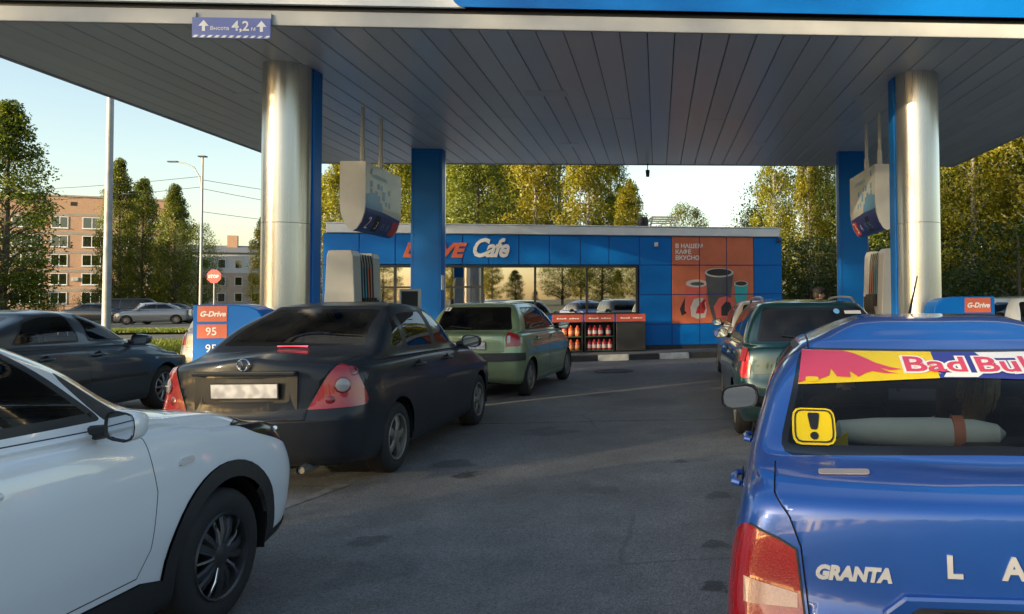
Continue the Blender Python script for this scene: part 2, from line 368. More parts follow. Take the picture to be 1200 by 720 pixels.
# ------------------------------------------------------------------ ground
def asphalt_mat(name, base, stains=()):
    mt, t, b = nodes(name)
    tc = N(t, 'ShaderNodeTexCoord')
    big = N(t, 'ShaderNodeTexNoise', Scale=0.35, Detail=5.0, Roughness=0.6); t.links.new(tc.outputs['Object'], big.inputs['Vector'])
    mid = N(t, 'ShaderNodeTexNoise', Scale=2.3, Detail=6.0, Roughness=0.65); t.links.new(tc.outputs['Object'], mid.inputs['Vector'])
    fine = N(t, 'ShaderNodeTexNoise', Scale=120.0, Detail=3.0, Roughness=0.7); t.links.new(tc.outputs['Object'], fine.inputs['Vector'])
    stone = N(t, 'ShaderNodeTexVoronoi', Scale=95.0); t.links.new(tc.outputs['Object'], stone.inputs['Vector'])
    def mr(src, a, c, lo, hi):
        n = N(t, 'ShaderNodeMapRange'); n.inputs['From Min'].default_value = a; n.inputs['From Max'].default_value = c
        n.inputs['To Min'].default_value = lo; n.inputs['To Max'].default_value = hi; t.links.new(src, n.inputs['Value']); return n.outputs[0]
    def mul(x, y):
        n = N(t, 'ShaderNodeMath', operation='MULTIPLY'); t.links.new(x, n.inputs[0]); t.links.new(y, n.inputs[1]); return n.outputs[0]
    v = mul(mr(big.outputs['Fac'], 0.3, 0.7, 0.72, 1.28), mr(mid.outputs['Fac'], 0.3, 0.7, 0.78, 1.2))
    v = mul(v, mr(fine.outputs['Fac'], 0.25, 0.75, 0.5, 1.5))
    v = mul(v, mr(stone.outputs['Color'], 0.0, 1.0, 0.6, 1.4))
    # tyre-polished tracks along the lanes
    sep = N(t, 'ShaderNodeSeparateXYZ'); t.links.new(tc.outputs['Object'], sep.inputs[0])
    wv = N(t, 'ShaderNodeMath', operation='SINE'); sc = N(t, 'ShaderNodeMath', operation='MULTIPLY_ADD'); t.links.new(sep.outputs['X'], sc.inputs[0]); sc.inputs[1].default_value = 3.6; sc.inputs[2].default_value = 0.8
    t.links.new(sc.outputs[0], wv.inputs[0]); v = mul(v, mr(wv.outputs[0], -1, 1, 0.93, 1.06))
    # old transverse joint
    wob = N(t, 'ShaderNodeMath', operation='MULTIPLY_ADD'); t.links.new(mid.outputs['Fac'], wob.inputs[0]); wob.inputs[1].default_value = 0.30; t.links.new(sep.outputs['Y'], wob.inputs[2])
    for yy, wd, dk in stains and ((10.05, 0.035, 0.45),) or ():
        d = N(t, 'ShaderNodeMath', operation='SUBTRACT'); t.links.new(wob.outputs[0], d.inputs[0]); d.inputs[1].default_value = yy
        d2 = N(t, 'ShaderNodeMath', operation='ABSOLUTE'); t.links.new(d.outputs[0], d2.inputs[0])
        v = mul(v, mr(d2.outputs[0], wd * 0.4, wd, dk, 1.0))
    # hairline cracks, only in some areas
    wp = N(t, 'ShaderNodeTexNoise', Scale=1.4, Detail=4.0); t.links.new(tc.outputs['Object'], wp.inputs['Vector'])
    wa = N(t, 'ShaderNodeMix', data_type='VECTOR'); wa.inputs[0].default_value = .12; t.links.new(tc.outputs['Object'], wa.inputs[4]); t.links.new(wp.outputs['Color'], wa.inputs[5])
    ck = N(t, 'ShaderNodeTexVoronoi', feature='DISTANCE_TO_EDGE', Scale=0.42); t.links.new(wa.outputs[1], ck.inputs['Vector'])
    ckm = mr(ck.outputs['Distance'], 0.002, 0.008, 0.74, 1.0)
    area = mr(big.outputs['Fac'], 0.48, 0.56, 0.0, 1.0)
    mxk = N(t, 'ShaderNodeMix', data_type='FLOAT'); t.links.new(area, mxk.inputs[0]); mxk.inputs[2].default_value = 1.0; t.links.new(ckm, mxk.inputs[3]); v = mul(v, mxk.outputs[0])
    rough = mr(mid.outputs['Fac'], 0.3, 0.7, 0.62, 0.82)
    for sx, sy, sr, dk in stains:
        vs = N(t, 'ShaderNodeVectorMath', operation='DISTANCE'); t.links.new(tc.outputs['Object'], vs.inputs[0]); vs.inputs[1].default_value = (sx, sy, 0)
        ad = N(t, 'ShaderNodeMath', operation='MULTIPLY_ADD'); n4 = N(t, 'ShaderNodeTexNoise', Scale=7.0 / max(sr, .08) * .12, Detail=4.0); t.links.new(tc.outputs['Object'], n4.inputs['Vector'])
        t.links.new(n4.outputs['Fac'], ad.inputs[0]); ad.inputs[1].default_value = sr * 2.4; t.links.new(vs.outputs['Value'], ad.inputs[2])
        k = mr(ad.outputs[0], sr * 1.9, sr * 2.25, dk, 1.0); v = mul(v, k)
    mx = N(t, 'ShaderNodeMix', data_type='RGBA', blend_type='MULTIPLY'); mx.inputs[0].default_value = 1.0; mx.inputs[6].default_value = col4(base)
    t.links.new(v, mx.inputs[7]); t.links.new(mx.outputs[2], b.inputs['Base Color']); t.links.new(rough, b.inputs['Roughness'])
    b.inputs['Specular IOR Level'].default_value = 0.35
    bp = N(t, 'ShaderNodeBump', Strength=0.5, Distance=0.006); t.links.new(stone.outputs['Distance'], bp.inputs['Height'])
    bp2 = N(t, 'ShaderNodeBump', Strength=0.25, Distance=0.03); t.links.new(mid.outputs['Fac'], bp2.inputs['Height']); t.links.new(bp.outputs['Normal'], bp2.inputs['Normal'])
    t.links.new(bp2.outputs['Normal'], b.inputs['Normal'])
    return mt
M['asphalt'] = asphalt_mat('asphalt', (0.155, 0.154, 0.15), stains=((-1.72, 7.05, 0.14, 0.35), (-1.95, 7.5, 0.22, 0.6), (0.36, 4.9, 0.10, 0.5), (0.30, 4.2, 0.09, 0.4), (0.40, 4.12, 0.05, 0.4), (-1.1, 16.4, 0.5, 0.75), (-2.9, 5.8, 0.35, 0.7), (0.45, 6.1, 0.12, 0.6), (-1.6, 4.6, 0.3, 0.82), (0.1, 9.0, 0.35, 0.85), (-1.3, 9.2, .3, .7), (-.5, 6.4, .18, .75), (-1.9, 5.2, .12, .6), (-.2, 11.5, .5, .8), (-1.0, 12.6, .25, .7), (.2, 7.4, .09, .55)))
M['asphalt_street'] = asphalt_mat('asphalt_street', (0.13, 0.127, 0.12))
defmat('earth_grass', (0.05, 0.062, 0.022), 0.9, var=0.5, scale=0.8, bump=0.4, bscale=8)
defmat('worn_line', (0.20, 0.20, 0.19), 0.8, var=0.5, scale=9)
def sheet(name, pts, z, m, kind='structure', parent=None):
    o = MB().add([(x, y, z) for x, y in pts], [tuple(range(len(pts)))]).build(name, m, parent)
    if kind: o['kind'] = kind
    return o
sheet('ground', [(-1500, -1500), (1500, -1500), (1500, 1500), (-1500, 1500)], -0.012, M['earth_grass'])
sheet('forecourt_asphalt', [(-15, -60), (14, -60), (16, 30), (-9, 30), (-11, 24), (-13, 22)], 0.0, M['asphalt'])
sheet('street', [(-120, 31.5), (-9.5, 31.5), (-9.5, 30.004), (12, 30.004), (12, 58), (-120, 58)], -0.004, M['asphalt_street'])
lm = sheet('lane_marking', [(-2.95, 5.95), (-2.82, 5.93), (-2.6, 6.75), (-2.72, 6.78)], 0.004, M['worn_line'])
# round manhole cover let into the lane
mh = thing('manhole_cover', 'round iron manhole cover in asphalt before painted kerb', 'manhole cover', (-0.95, 16.6, 0))
MB().lathe([(0.42, 0.004), (0.42, 0.012), (0.33, 0.012), (0.33, 0.005)], 28).build('rim', M['charcoal'], mh)
mc = MB().lathe([(0.0, 0.010), (0.325, 0.010), (0.325, 0.003)], 28)
for i in range(-3, 4): mc.box((i * 0.085, 0, 0.012), (0.03, 2 * math.sqrt(max(0.01, 0.3 ** 2 - (i * .085) ** 2)), 0.006))
mc.build('lid', M['charcoal'], mh)

# ------------------------------------------------------------------ pavement and kerb stones in front of the shop
KD = Vector((cos(RAD(13)), sin(RAD(13)), 0)); KN = Vector((-KD.y, KD.x, 0)); K0 = Vector((-1.5, 19.34, 0))
KL = 0.785
def kp(s, n, z): return tuple(K0 + KD * s + KN * n + Vector((0, 0, z)))
pv = MB()
pa, pb = kp(-8.2, 0.152, 0), kp(7.4, 0.152, 0)
pv.prism([(pa[0], pa[1]), (pb[0], pb[1]), (5.2, 22.3), (5.2, 30), (-9.6, 29), (-9.8, 19.6)], 2, -0.01, 0.142)
tag(pv.build('pavement', M['paving']), kind='structure')
kerb = thing('kerb', 'black and white painted kerb edging the shop pavement', 'kerb', tuple(K0), RAD(13))
km = {}
for c in ('kerb_white', 'kerb_black'):
    km[c] = MB().b2((0.004, 0.0, -0.03), (KL - 0.004, 0.15, 0.15)).mesh('kerb_stone', M[c], bevel=0.012, seg=2)
for i in range(-10, 10):
    o = link('kerb_stone', km['kerb_white' if i % 2 == 0 else 'kerb_black'], kerb); o.location = (i * KL, random.uniform(-.006, .006), random.uniform(-.006, .004))
    o.rotation_euler = (0, 0, RAD(random.uniform(-.5, .5)))

# ------------------------------------------------------------------ shop building
ST_A = RAD(8); ST_L = 12.16
store = thing('shop_building', 'blue panelled filling station shop and cafe with large windows', 'building', (-8.49, 20.107, 0), ST_A)
ZP, ZH, ZT = 0.25, 2.47, 3.28
colb = [0, .87, 1.74, 2.6, 3.4, 4.07, 4.84, 5.64, 6.46, 7.23, 8.07, 8.96, 9.75, 10.53, 11.32, 12.16]
rowb = [0.25, 0.83, 1.65, 2.47, 3.28]
G = 0.012
w = MB()
w.b2((0.02, 0.04, 0.142), (12.14, 0.16, 0.25))                       # plinth
w.build('plinth', M['charcoal'], store)
back = MB()                                                        # dark backing behind panel joints, side and rear walls, floor
back.b2((0.01, 0.025, ZH + 0.01), (12.15, 0.16, ZT))
back.b2((8.05, 0.025, 0.25), (12.15, 0.16, ZH + 0.009))
back.b2((0.01, 0.025, 0.25), (1.22, 0.16, ZH + 0.009))
back.b2((3.9, 0.025, 0.25), (8.04, 0.16, 1.12))
back.build('wall', M['blue_panel_edge'], store)
sd = MB(); sd.b2((0.0, 0.17, 0.142), (0.14, 8.0, 3.27)); sd.b2((12.02, 0.17, 0.142), (12.16, 8.0, 3.27)); sd.b2((0.15, 7.85, 0.142), (12.01, 8.0, 3.27))
sd.build('side_wall', M['blue_panel'], store)
MB().b2((0.02, 0.17, 3.281), (12.14, 7.98, 3.40)).build('roof', M['grey_trim'], store)
def panel(x0, x1, z0, z1, m, name='panel'):
    o = MB().b2((x0 + G, 0, z0 + G), (x1 - G, 0.022, z1 - G)).build(name, m, store, bevel=0.004)
    return o
for a, b in zip(colb[:-1], colb[1:]):
    for r in range(4):
        z0, z1 = rowb[r], rowb[r + 1]
        if r < 3 and a < 8.0: continue
        poster = 8.9 < a < 11.3 and r >= 1
        panel(a, b, z0, z1, M['orange_panel'] if poster else M['blue_panel'], 'poster_panel' if poster else 'panel')
panel(0, 0.6, 0.25, ZH, M['blue_panel']); panel(0.6, 1.24, 0.25, ZH, M['blue_panel'])
for a, b in ((3.9, 4.84), (4.84, 5.64), (5.64, 6.46), (6.46, 7.23), (7.23, 8.0)): panel(a, b, 0.25, 1.12, M['blue_panel'])
fa = MB(); fa.b2((0.10, -0.06, ZT + 0.002), (12.08, 0.16, 3.515)); fa.build('parapet', M['white_trim'], store, bevel=0.015)
MB().b2((0.08, -0.075, 3.517), (12.1, 0.2, 3.545)).build('coping', M['white_trim'], store, bevel=0.006)
# glazing
frames = MB()
xs = [1.26, 1.73, 2.62, 3.90, 5.26, 6.63, 7.99]
for i, x in enumerate(xs):
    z0 = 0.25 if x < 3.95 else 1.13
    frames.b2((x - 0.03, 0.03, z0), (x + 0.03, 0.11, ZH - 0.002))
for a, b in zip(xs[:-1], xs[1:]):
    z0 = 0.25 if a < 3.85 else 1.13
    frames.b2((a + 0.03, 0.035, ZH - 0.07), (b - 0.03, 0.105, ZH - 0.004)); frames.b2((a + 0.03, 0.035, z0), (b - 0.03, 0.105, z0 + 0.05))
    if a < 3.85: frames.b2((a + 0.03, 0.036, 1.86), (b - 0.03, 0.104, 1.91))
frames.build('window_frame', M['dark_frame'], store)
for a, b in zip(xs[:-1], xs[1:]):
    cuts = [(0.30, 1.86), (1.91, ZH - 0.07)] if a < 3.85 else [(1.18, ZH - 0.07)]
    for z0, z1 in cuts:
        o = MB().add([(a + 0.03, 0.07, z0), (b - 0.03, 0.07, z0), (b - 0.03, 0.07, z1), (a + 0.03, 0.07, z1)], [(0, 1, 2, 3)]).build('window_pane', M['shop_glass'], store)
# entrance sticker and room behind the glass
rd = MB().lathe([(0, -0.002), (0.11, -0.002)], 20, axis=1, c=(2.17, 0.066, 1.66)); rd.build('round_sticker', M['print_white'], store)
MB().b2((2.12, 0.060, 1.645), (2.23, 0.063, 1.675)).build('sticker_arrow', M['sticker_blue'], store)
defmat('shop_wall', (0.52, 0.44, 0.30), 0.7, var=0.1); defmat('shop_floor', (0.3, 0.27, 0.22), 0.4); defmat('shelf', (0.20, 0.19, 0.17), 0.6)
ri = MB(); ri.b2((0.15, 5.2, 0.16), (12.0, 5.3, 3.2)); ri.build('inner_wall', M['shop_wall'], store)
MB().b2((0.16, 0.18, 0.145), (12.0, 5.2, 0.2)).build('shop_floor', M['shop_floor'], store)
MB().b2((0.16, 0.18, 2.75), (12.0, 5.2, 2.8)).build('shop_ceiling', M['white_trim'], store)
ct = MB(); ct.b2((3.4, 2.6, 0.2), (7.6, 3.2, 1.25)); ct.b2((3.35, 2.5, 1.25), (7.65, 3.25, 1.30)); ct.b2((1.5, 4.3, 0.2), (3.2, 4.8, 1.9)); ct.b2((8.2, 1.0, .2), (8.8, 4.0, 2.0))
ct.build('shop_counter', M['shelf'], store)
# lettering on the fascia
def sm(x, z, y=-0.012): return frame_m((x, y, z), (1, 0, 0), (0, 0, 1))
text_obj('lettering', 'DRIVE', 0.50, sm(1.92, 2.68), M['orange'], store, extrude=0.012, shear=0.32, offset=0.026, sx=1.08)
text_obj('lettering', 'Cafe', 0.68, sm(3.60, 2.69), M['print_white'], store, extrude=0.012, shear=0.38, offset=0.02, sx=0.8, spacing=0.92)
for i, s in enumerate(('В НАШЕМ', 'КАФЕ', 'ВКУСНО')):
    text_obj('lettering', s, 0.165, sm(9.06, 2.95 - 0.165 * i, -0.004), M['print_white'], store, offset=0.004, extrude=0.001)
# the printed picture of cups, cut along the panel joints
def decal(poly, m, y, name='printed_shape', joints=True):
    bm = bmesh.new(); vs = [bm.verts.new((p[0], y, p[1])) for p in poly]; bm.faces.new(vs)
    bmesh.ops.triangulate(bm, faces=bm.faces)
    if joints:
        for gx in (9.75, 10.53, 11.32): 
            f = cut(bm, [(gx - .016, 0), (gx + .016, 0), (gx + .016, 4), (gx - .016, 4)], (0, 2)); bmesh.ops.delete(bm, geom=f, context='FACES')
        for gz in (0.83, 1.65, 2.47):
            f = cut(bm, [(8, gz - .016), (13, gz - .016), (13, gz + .016), (8, gz + .016)], (0, 2)); bmesh.ops.delete(bm, geom=f, context='FACES')
    return bm_obj(bm, name, m, store)
def ell(cx, cz, rx, rz, a0=0, a1=360, n=20): return [(cx + rx * cos(RAD(a0 + (a1 - a0) * i / n)), cz + rz * sin(RAD(a0 + (a1 - a0) * i / n))) for i in range(n + (0 if a1 - a0 == 360 else 1))]
defmat('cup_grey', (0.07, 0.075, 0.085), 0.5, var=0.25, scale=5); defmat('cup_dark', (0.02, 0.02, 0.022), 0.4, var=0.3); defmat('print_pale', (0.50, 0.47, 0.47), 0.4); defmat('print_pink', (0.62, 0.11, 0.09), 0.4)
decal([(9.18, 1.25), (9.40, 1.72), (9.54, 1.70), (9.38, 1.14), (9.24, 1.06)], M['cup_dark'], -0.003)
decal([(9.32, 1.20)] + [(9.35, 1.93), (9.92, 1.93), (9.97, 1.1), (9.92, 1.0), (9.62, .98), (9.5, 1.02)], M['print_pink'], -0.005)
decal(ell(9.66, 1.96, 0.31, 0.11), M['print_pale'], -0.007); decal(ell(9.68, 1.95, 0.2, 0.05), M['cup_grey'], -0.009)
decal([(9.50, 1.05), (9.48, 1.3), (9.58, 1.52), (9.8, 1.56), (9.9, 1.5), (9.95, 1.2), (9.9, 1.0), (9.68, 0.97)], M['print_pale'], -0.007)
decal([(9.63, 1.12), (9.68, 1.3), (9.86, 1.52), (9.94, 1.5), (9.80, 1.26), (9.92, 1.26), (9.86, 1.12)], M['red'], -0.009)
decal([(9.90, 2.26), (10.72, 2.26), (10.62, 1.4), (10.5, 0.96), (10.12, 0.96), (10.0, 1.4)], M['cup_grey'], -0.011)
decal([(10.22, .98), (10.14, 1.3), (10.3, 1.55), (10.52, 1.6), (10.72, 1.5), (10.8, 1.2), (10.6, .96)], M['print_pink'], -0.013)
decal([(10.36, 1.05), (10.36, 1.3), (10.5, 1.45), (10.62, 1.42), (10.68, 1.2), (10.56, 1.05)], M['cup_dark'], -0.015)
decal(ell(10.31, 2.26, 0.42, 0.13), M['print_pale'], -0.013); decal(ell(10.31, 2.27, 0.36, 0.10), M['cup_dark'], -0.015)
decal([(10.74, 1.93), (11.14, 1.93), (11.08, 1.3), (10.8, 1.3)], M['teal'], -0.009); decal(ell(10.94, 1.95, 0.205, 0.085), M['print_pale'], -0.0105); decal(ell(10.94, 1.955, 0.17, 0.06), M['cup_dark'], -0.012)
# small things on the wall and the roof
MB().b2((8.48, -0.05, 2.98), (8.58, -0.002, 3.10)).lathe([(0.0, -0.012), (0.04, -0.012), (0.04, 0.0)], 12, axis=1, c=(8.53, -0.05, 3.02)).build('wall_lamp', M['white_plastic'], store, bevel=0.008)
cm = MB(); cm.box((12.03, -0.16, 3.14), (0.07, 0.24, 0.07)); cm.box((12.03, -0.03, 3.2), (0.05, 0.06, 0.09)); cm.build('security_camera', M['charcoal'], store, bevel=0.01)
rr = MB()
for x in (8.45, 9.15): rr.tube([(x - .06, .5, 3.40), (x + 0.05, .5, 3.86), (x + 0.05, 1.7, 3.86), (x + .12, 1.7, 3.40)], 0.03, 6)
for y in (.5, 1.1, 1.7): rr.tube([(8.5, y, 3.86), (9.2, y, 3.86)], 0.026, 6)
rr.tube([(8.48, .5, 3.68), (9.17, .5, 3.68)], 0.02, 6)
rr.build('roof_rail', mat('cream_metal', (0.6, 0.52, 0.36), 0.5), store)
rv = MB(); rv.lathe([(0.0, 0.30), (0.14, 0.28), (0.16, 0.15), (0.13, 0.0)], 14, c=(8.22, .5, 3.56)); rv.lathe([(.09, 0), (.09, -.17)], 10, c=(8.22, .5, 3.57)); rv.build('roof_vent', M['black'], store, smooth=True)

# ------------------------------------------------------------------ display racks with canisters
defmat('canister_orange', (0.60, 0.10, 0.04), 0.35, var=0.15, scale=9); defmat('canister_red', (0.34, 0.02, 0.045), 0.35, var=0.15, scale=9)
defmat('canister_label', (0.55, 0.50, 0.48), 0.5, var=0.3, scale=30); defmat('canister_label_warm', (0.70, 0.32, 0.14), 0.5, var=0.3, scale=30); defmat('rack_green', (0.03, 0.075, 0.05), 0.6)
RK = Matrix.Translation((-8.49, 20.107, 0)) @ Matrix.Rotation(ST_A, 4, 'Z')
def rack(x, label, closed):
    p = RK @ Vector((x, -0.62, 0.142)); t = thing('display_rack', label, 'display rack', tuple(p), ST_A, 'display racks below the shop windows')
    b = MB()
    if closed:
        b.b2((0.01, 0.0, 0.02), (0.79, 0.55, 0.78)); b.build('rack_cover', M['charcoal'], t, bevel=0.015)
    else:
        for xx in (0.01, 0.76): b.b2((xx, 0.02, 0.0), (xx + 0.03, 0.55, 0.78))
        b.b2((0.04, 0.52, 0.02), (0.76, 0.55, 0.78)); b.build('rack_frame', M['black'], t)
        for z in (0.03, 0.40): MB().b2((0.045, 0.03, z), (0.755, 0.515, z + 0.03)).build('shelf', M['rack_green'], t)
        MB().b2((0.0, 0.0, 0.782), (0.80, 0.55, 0.80)).build('rack_top', M['black'], t)
    sg = MB().b2((0.01, 0.0, 0.802), (0.79, 0.03, 1.0)).build('sign_board', M['red_sign'], t, bevel=0.004)
    for i in range(9):
        hh = 0.024 + 0.01 * (i % 3 == 0)
        if i == 4: continue
        MB().b2((0.12 + i * 0.065, -0.004, 0.88), (0.12 + i * 0.065 + 0.055, -0.001, 0.88 + hh)).build('sign_letter', M['print_white'], t)
    return t
def canister_proto(body, labelm):
    h = 0.26; me = []
    b = MB(); pr = [(0.066, 0), (0.07, 0.01), (0.07, 0.19), (0.05, 0.225), (0.026, 0.235), (0.026, 0.25)]
    b.lathe(pr, 12); body_me = b.mesh('canister', body, smooth=True)
    lb = MB().lathe([(0.0712, 0.05), (0.0712, 0.14)], 12).mesh('label', labelm, smooth=True)
    cp = MB().lathe([(0.03, 0.25), (0.03, 0.275), (0, 0.275)], 10).mesh('cap', body, smooth=True)
    return body_me, lb, cp
cprot = {'o': canister_proto(M['canister_orange'], M['canister_label_warm']), 'r': canister_proto(M['canister_red'], M['canister_label'])}
def canister(kind, rk, x, z, label):
    p = RK @ Vector((x, -0.50, 0.142 + z)); t = link('canister', cprot[kind][0]); t.location = p; t.rotation_euler = (0, 0, random.random() * 6)
    tag(t, label, 'canister', 'fluid canisters on the display racks')
    link('label', cprot[kind][1], t); link('cap', cprot[kind][2], t)
rack(5.70, 'display rack of orange canisters half hidden behind green hatchback', False)
rack(6.53, 'open display rack of dark red canisters, middle of the three racks', False)
rack(7.36, 'closed dark display cabinet with red header, beside blue wall panels', True)
for zi, z in enumerate((0.432, 0.062)):
    rowname = ('upper', 'lower')[zi]
    for i, x in enumerate((0.15, 0.32, 0.49, 0.66)):
        canister('o', 0, 5.70 + x, z, f'{("leftmost", "second", "third", "rightmost")[i]} orange canister on {rowname} shelf of rack behind green hatchback')
    xs_ = (0.14, 0.28, 0.43, 0.64) if zi == 0 else (0.13, 0.27, 0.39, 0.53, 0.68)
    ords = ('leftmost', 'second', 'third', 'fourth', 'rightmost')
    for i, x in enumerate(xs_):
        nm = 'rightmost' if i == len(xs_) - 1 else ords[i]
        canister('r', 1, 6.53 + x, z, f'{nm} dark red canister on {rowname} shelf of middle rack')

# ------------------------------------------------------------------ fuel canopy
CX0, CX1, CY0, CY1, CZ = -8.1, 6.93, 8.66, 17.5, 4.6
can = thing('fuel_canopy', 'flat filling station canopy with grey plank ceiling over the lanes', 'canopy', (-0.6, 13.0, 0))
OC = Vector((0.6, -13.0, 0))
def cb(lo, hi, name, m, bevel=0.0, parent=can): return MB().b2(tuple(Vector(lo) + OC), tuple(Vector(hi) + OC)).build(name, m, parent, bevel=bevel)
npl = 47; pw = (CX1 - CX0 - 0.1) / npl; x0 = CX0 + 0.05
SE = 13.0
pl_me = {}
for (ya, yb) in ((CY0 + 0.06, SE - 0.004), (SE + 0.004, CY1 - 0.06)):
    me = MB().prism([(0.006, 0.05), (0.006, 0.006), (0.016, 0.0), (pw - 0.016, 0.0), (pw - 0.006, 0.006), (pw - 0.006, 0.05)], 1, ya - 13.0, yb - 13.0).mesh('ceiling_plank', M['ceiling'])
    for i in range(npl):
        o = link('ceiling_plank', me, can); o.location = (x0 + i * pw + 0.6, 0, CZ + random.uniform(-.0015, .0015)); o.rotation_euler = (0, RAD(random.uniform(-.25, .25)), 0)
cb((CX0 + 0.03, CY0 + 0.05, CZ + 0.052), (CX1 - 0.03, CY1 - 0.05, CZ + 0.3), 'deck', M['black'])
# raised access flaps in the ceiling
for x, y, l in ((-1.95, 11.25, .62), (3.0, 11.3, .62), (-1.9, 15.1, .34), (1.85, 14.9, .34), (-6.2, 11.6, .62)):
    cb((x, y, CZ - 0.004), (x + l, y + 0.34, CZ + 0.003), 'access_flap', M['ceiling'])
# fascia: lower light lip, dark recess, upper band (white on the left, blue on the right)
BX = -2.27
cb((CX0, CY0, CZ - 0.015), (CX1, CY0 + 0.05, CZ + 0.15), 'fascia_lip', M['grey_trim'], 0.006)
cb((CX0, CY1 - 0.05, CZ - 0.015), (CX1, CY1, CZ + 0.15), 'fascia_lip', M['grey_trim'], 0.006)
cb((CX0, CY0 + 0.052, CZ - 0.015), (CX0 + 0.05, CY1 - 0.052, CZ + 0.15), 'fascia_lip', M['grey_trim'], 0.006)
cb((CX1 - 0.05, CY0 + 0.052, CZ - 0.015), (CX1, CY1 - 0.052, CZ + 0.15), 'fascia_lip', M['grey_trim'], 0.006)
cb((CX0 + 0.04, CY0 + 0.04, CZ + 0.152), (CX1 - 0.04, CY1 - 0.04, CZ + 0.205), 'fascia_recess', M['black'])
def band_front(x0_, x1_, m, rnd):
    z0, z1 = CZ + 0.208, CZ + 1.15
    poly = [(x0_, z1), (x0_, z0 + rnd)] + [(x0_ + rnd - rnd * cos(a), z0 + rnd - rnd * sin(a)) for a in np.linspace(0, pi / 2, 9)[1:]] + [(x1_, z0), (x1_, z1)] if rnd else [(x0_, z0), (x1_, z0), (x1_, z1), (x0_, z1)]
    b = MB().prism([(p[0] + OC.x, p[1]) for p in poly], 1, CY0 - 0.045 - (0.02 if rnd else 0) + OC.y, CY0 + OC.y); return b.build('fascia_band', m, can)
band_front(CX0 - 0.04, CX1 + 0.04, M['white_trim'], 0)
band_front(BX, CX1 + 0.044, M['blue_panel'], 0.14)
cb((CX0 - 0.04, CY0 + 0.002, CZ + 0.208), (CX0, CY1, CZ + 1.15), 'fascia_band', M['white_trim'])
cb((CX1, CY0 + 0.002, CZ + 0.208), (CX1 + 0.04, CY1, CZ + 1.15), 'fascia_band', M['blue_panel'])
cb((CX0 - 0.04, CY1 + 0.002, CZ + 0.208), (CX1 + 0.04, CY1 + 0.04, CZ + 1.15), 'fascia_band', M['white_trim'])
cb((CX0, CY0 + 0.002, CZ + 1.0), (CX1, CY1, CZ + 1.04), 'canopy_roof', M['grey_trim'])
emb = MB(); pe = [(-2.12, 5.02), (-2.0, 4.93), (-1.84, 4.90), (-1.80, 4.905), (-1.80, 5.05), (-1.72, 5.2), (-1.83, 5.4), (-1.97, 5.25)]
emb.prism([(p[0] + OC.x, p[1]) for p in pe], 1, CY0 - 0.075 + OC.y, CY0 - 0.066 + OC.y); emb.build('emblem', mat('emblem_cyan', (0.02, 0.32, 0.52), 0.4), can)
# columns: half-round brushed steel shell outside, flat blue slab towards the middle of the canopy
def column(x, y, near):
    c = Vector((x, y, 0)) + OC; R_ = 0.288; n = 32
    zsplit = 2.55
    ang = np.linspace(pi * 0.93, pi * 2.07, n) if near else np.linspace(-pi * 0.07, pi * 1.07, n)
    poly = [(c.x + R_ * cos(a), c.y + R_ * sin(a)) for a in ang]
    b = MB(); b.prism(poly, 2, 0.14, zsplit - 0.003); b.prism(poly, 2, zsplit + 0.003, CZ + 0.01)
    o = b.build('column', M['steel'], can, smooth=True)
    s = 1 if near else -1
    ya, yb = sorted((c.y + s * 0.075, c.y + s * 0.32)); hw = 0.305
    sb = MB(); sb.b2((c.x - hw, ya, 0.14), (c.x + hw, yb, CZ + 0.008)); o2 = sb.build('cladding', M['blue_panel'], o, bevel=0.012)
    fr = MB(); yo = c.y + s * 0.32
    for sx in (-1, 1): fr.b2((c.x + sx * (hw - 0.05) - 0.006, min(yo, yo + s * 0.004), 0.2), (c.x + sx * (hw - 0.05) + 0.006, max(yo, yo + s * 0.004), CZ), 0)
    fr.build('cladding_joint', M['blue_panel_edge'], o)
    if not near:
        MB().b2((c.x + hw, c.y - 0.35, 1.75), (c.x + hw + 0.02, c.y - 0.2, 2.05)).build('switch_box', M['white_plastic'], o, bevel=0.004)
for x, y, nr in ((-4.79, 10.27, True), (3.57, 10.28, True), (-4.63, 16.05, False), (4.08, 16.05, False)): column(x, y, nr)
tag(MB().tube([(0.0, 0, 0.0), (0.0, 0, -0.16)], 0.012, 6).tube([(0, 0, -0.16), (0, -0.03, -0.3)], [0.05, 0.04], 10).build('ceiling_camera', M['charcoal']), 'small dark camera hanging from the far canopy edge', 'camera').location = (-0.22, 17.3, CZ - 0.002)
# height sign
hs = thing('height_sign', 'blue height limit sign hanging at the canopy front edge', 'sign', (-4.62, CY0 - 0.03, 4.42))
HW, HH = 0.41, 0.225
MB().b2((-HW, -0.012, 0), (HW, 0.0, HH)).build('board', mat('sign_blue', (0.07, 0.12, 0.42), 0.4), hs)
MB().b2((-HW, -0.002, HH - 0.02), (-HW + .03, 0.025, HH + 0.06)).b2((HW - 0.03, -0.002, HH - 0.02), (HW, 0.025, HH + 0.06)).build('bracket', M['grey_trim'], hs)
def hm(x, z): return frame_m((x, -0.015, z), (1, 0, 0), (0, 0, 1))
text_obj('lettering', '4,2', 0.15, hm(0.005, 0.085), M['print_white'], hs, offset=0.003); text_obj('lettering', 'Высота', 0.056, hm(-0.222, 0.088), M['print_white'], hs, offset=0.001); text_obj('lettering', 'м', 0.066, hm(0.205, 0.085), M['print_white'], hs, offset=0.001)
for x in (-0.29, 0.315):
    MB().prism([(x - 0.016, 0.075), (x + 0.016, 0.075), (x + 0.016, 0.13), (x + 0.055, 0.13), (x, 0.195), (x - 0.055, 0.13), (x - 0.016, 0.13)], 1, -0.0145, -0.0125).build('arrow', M['print_white'], hs)
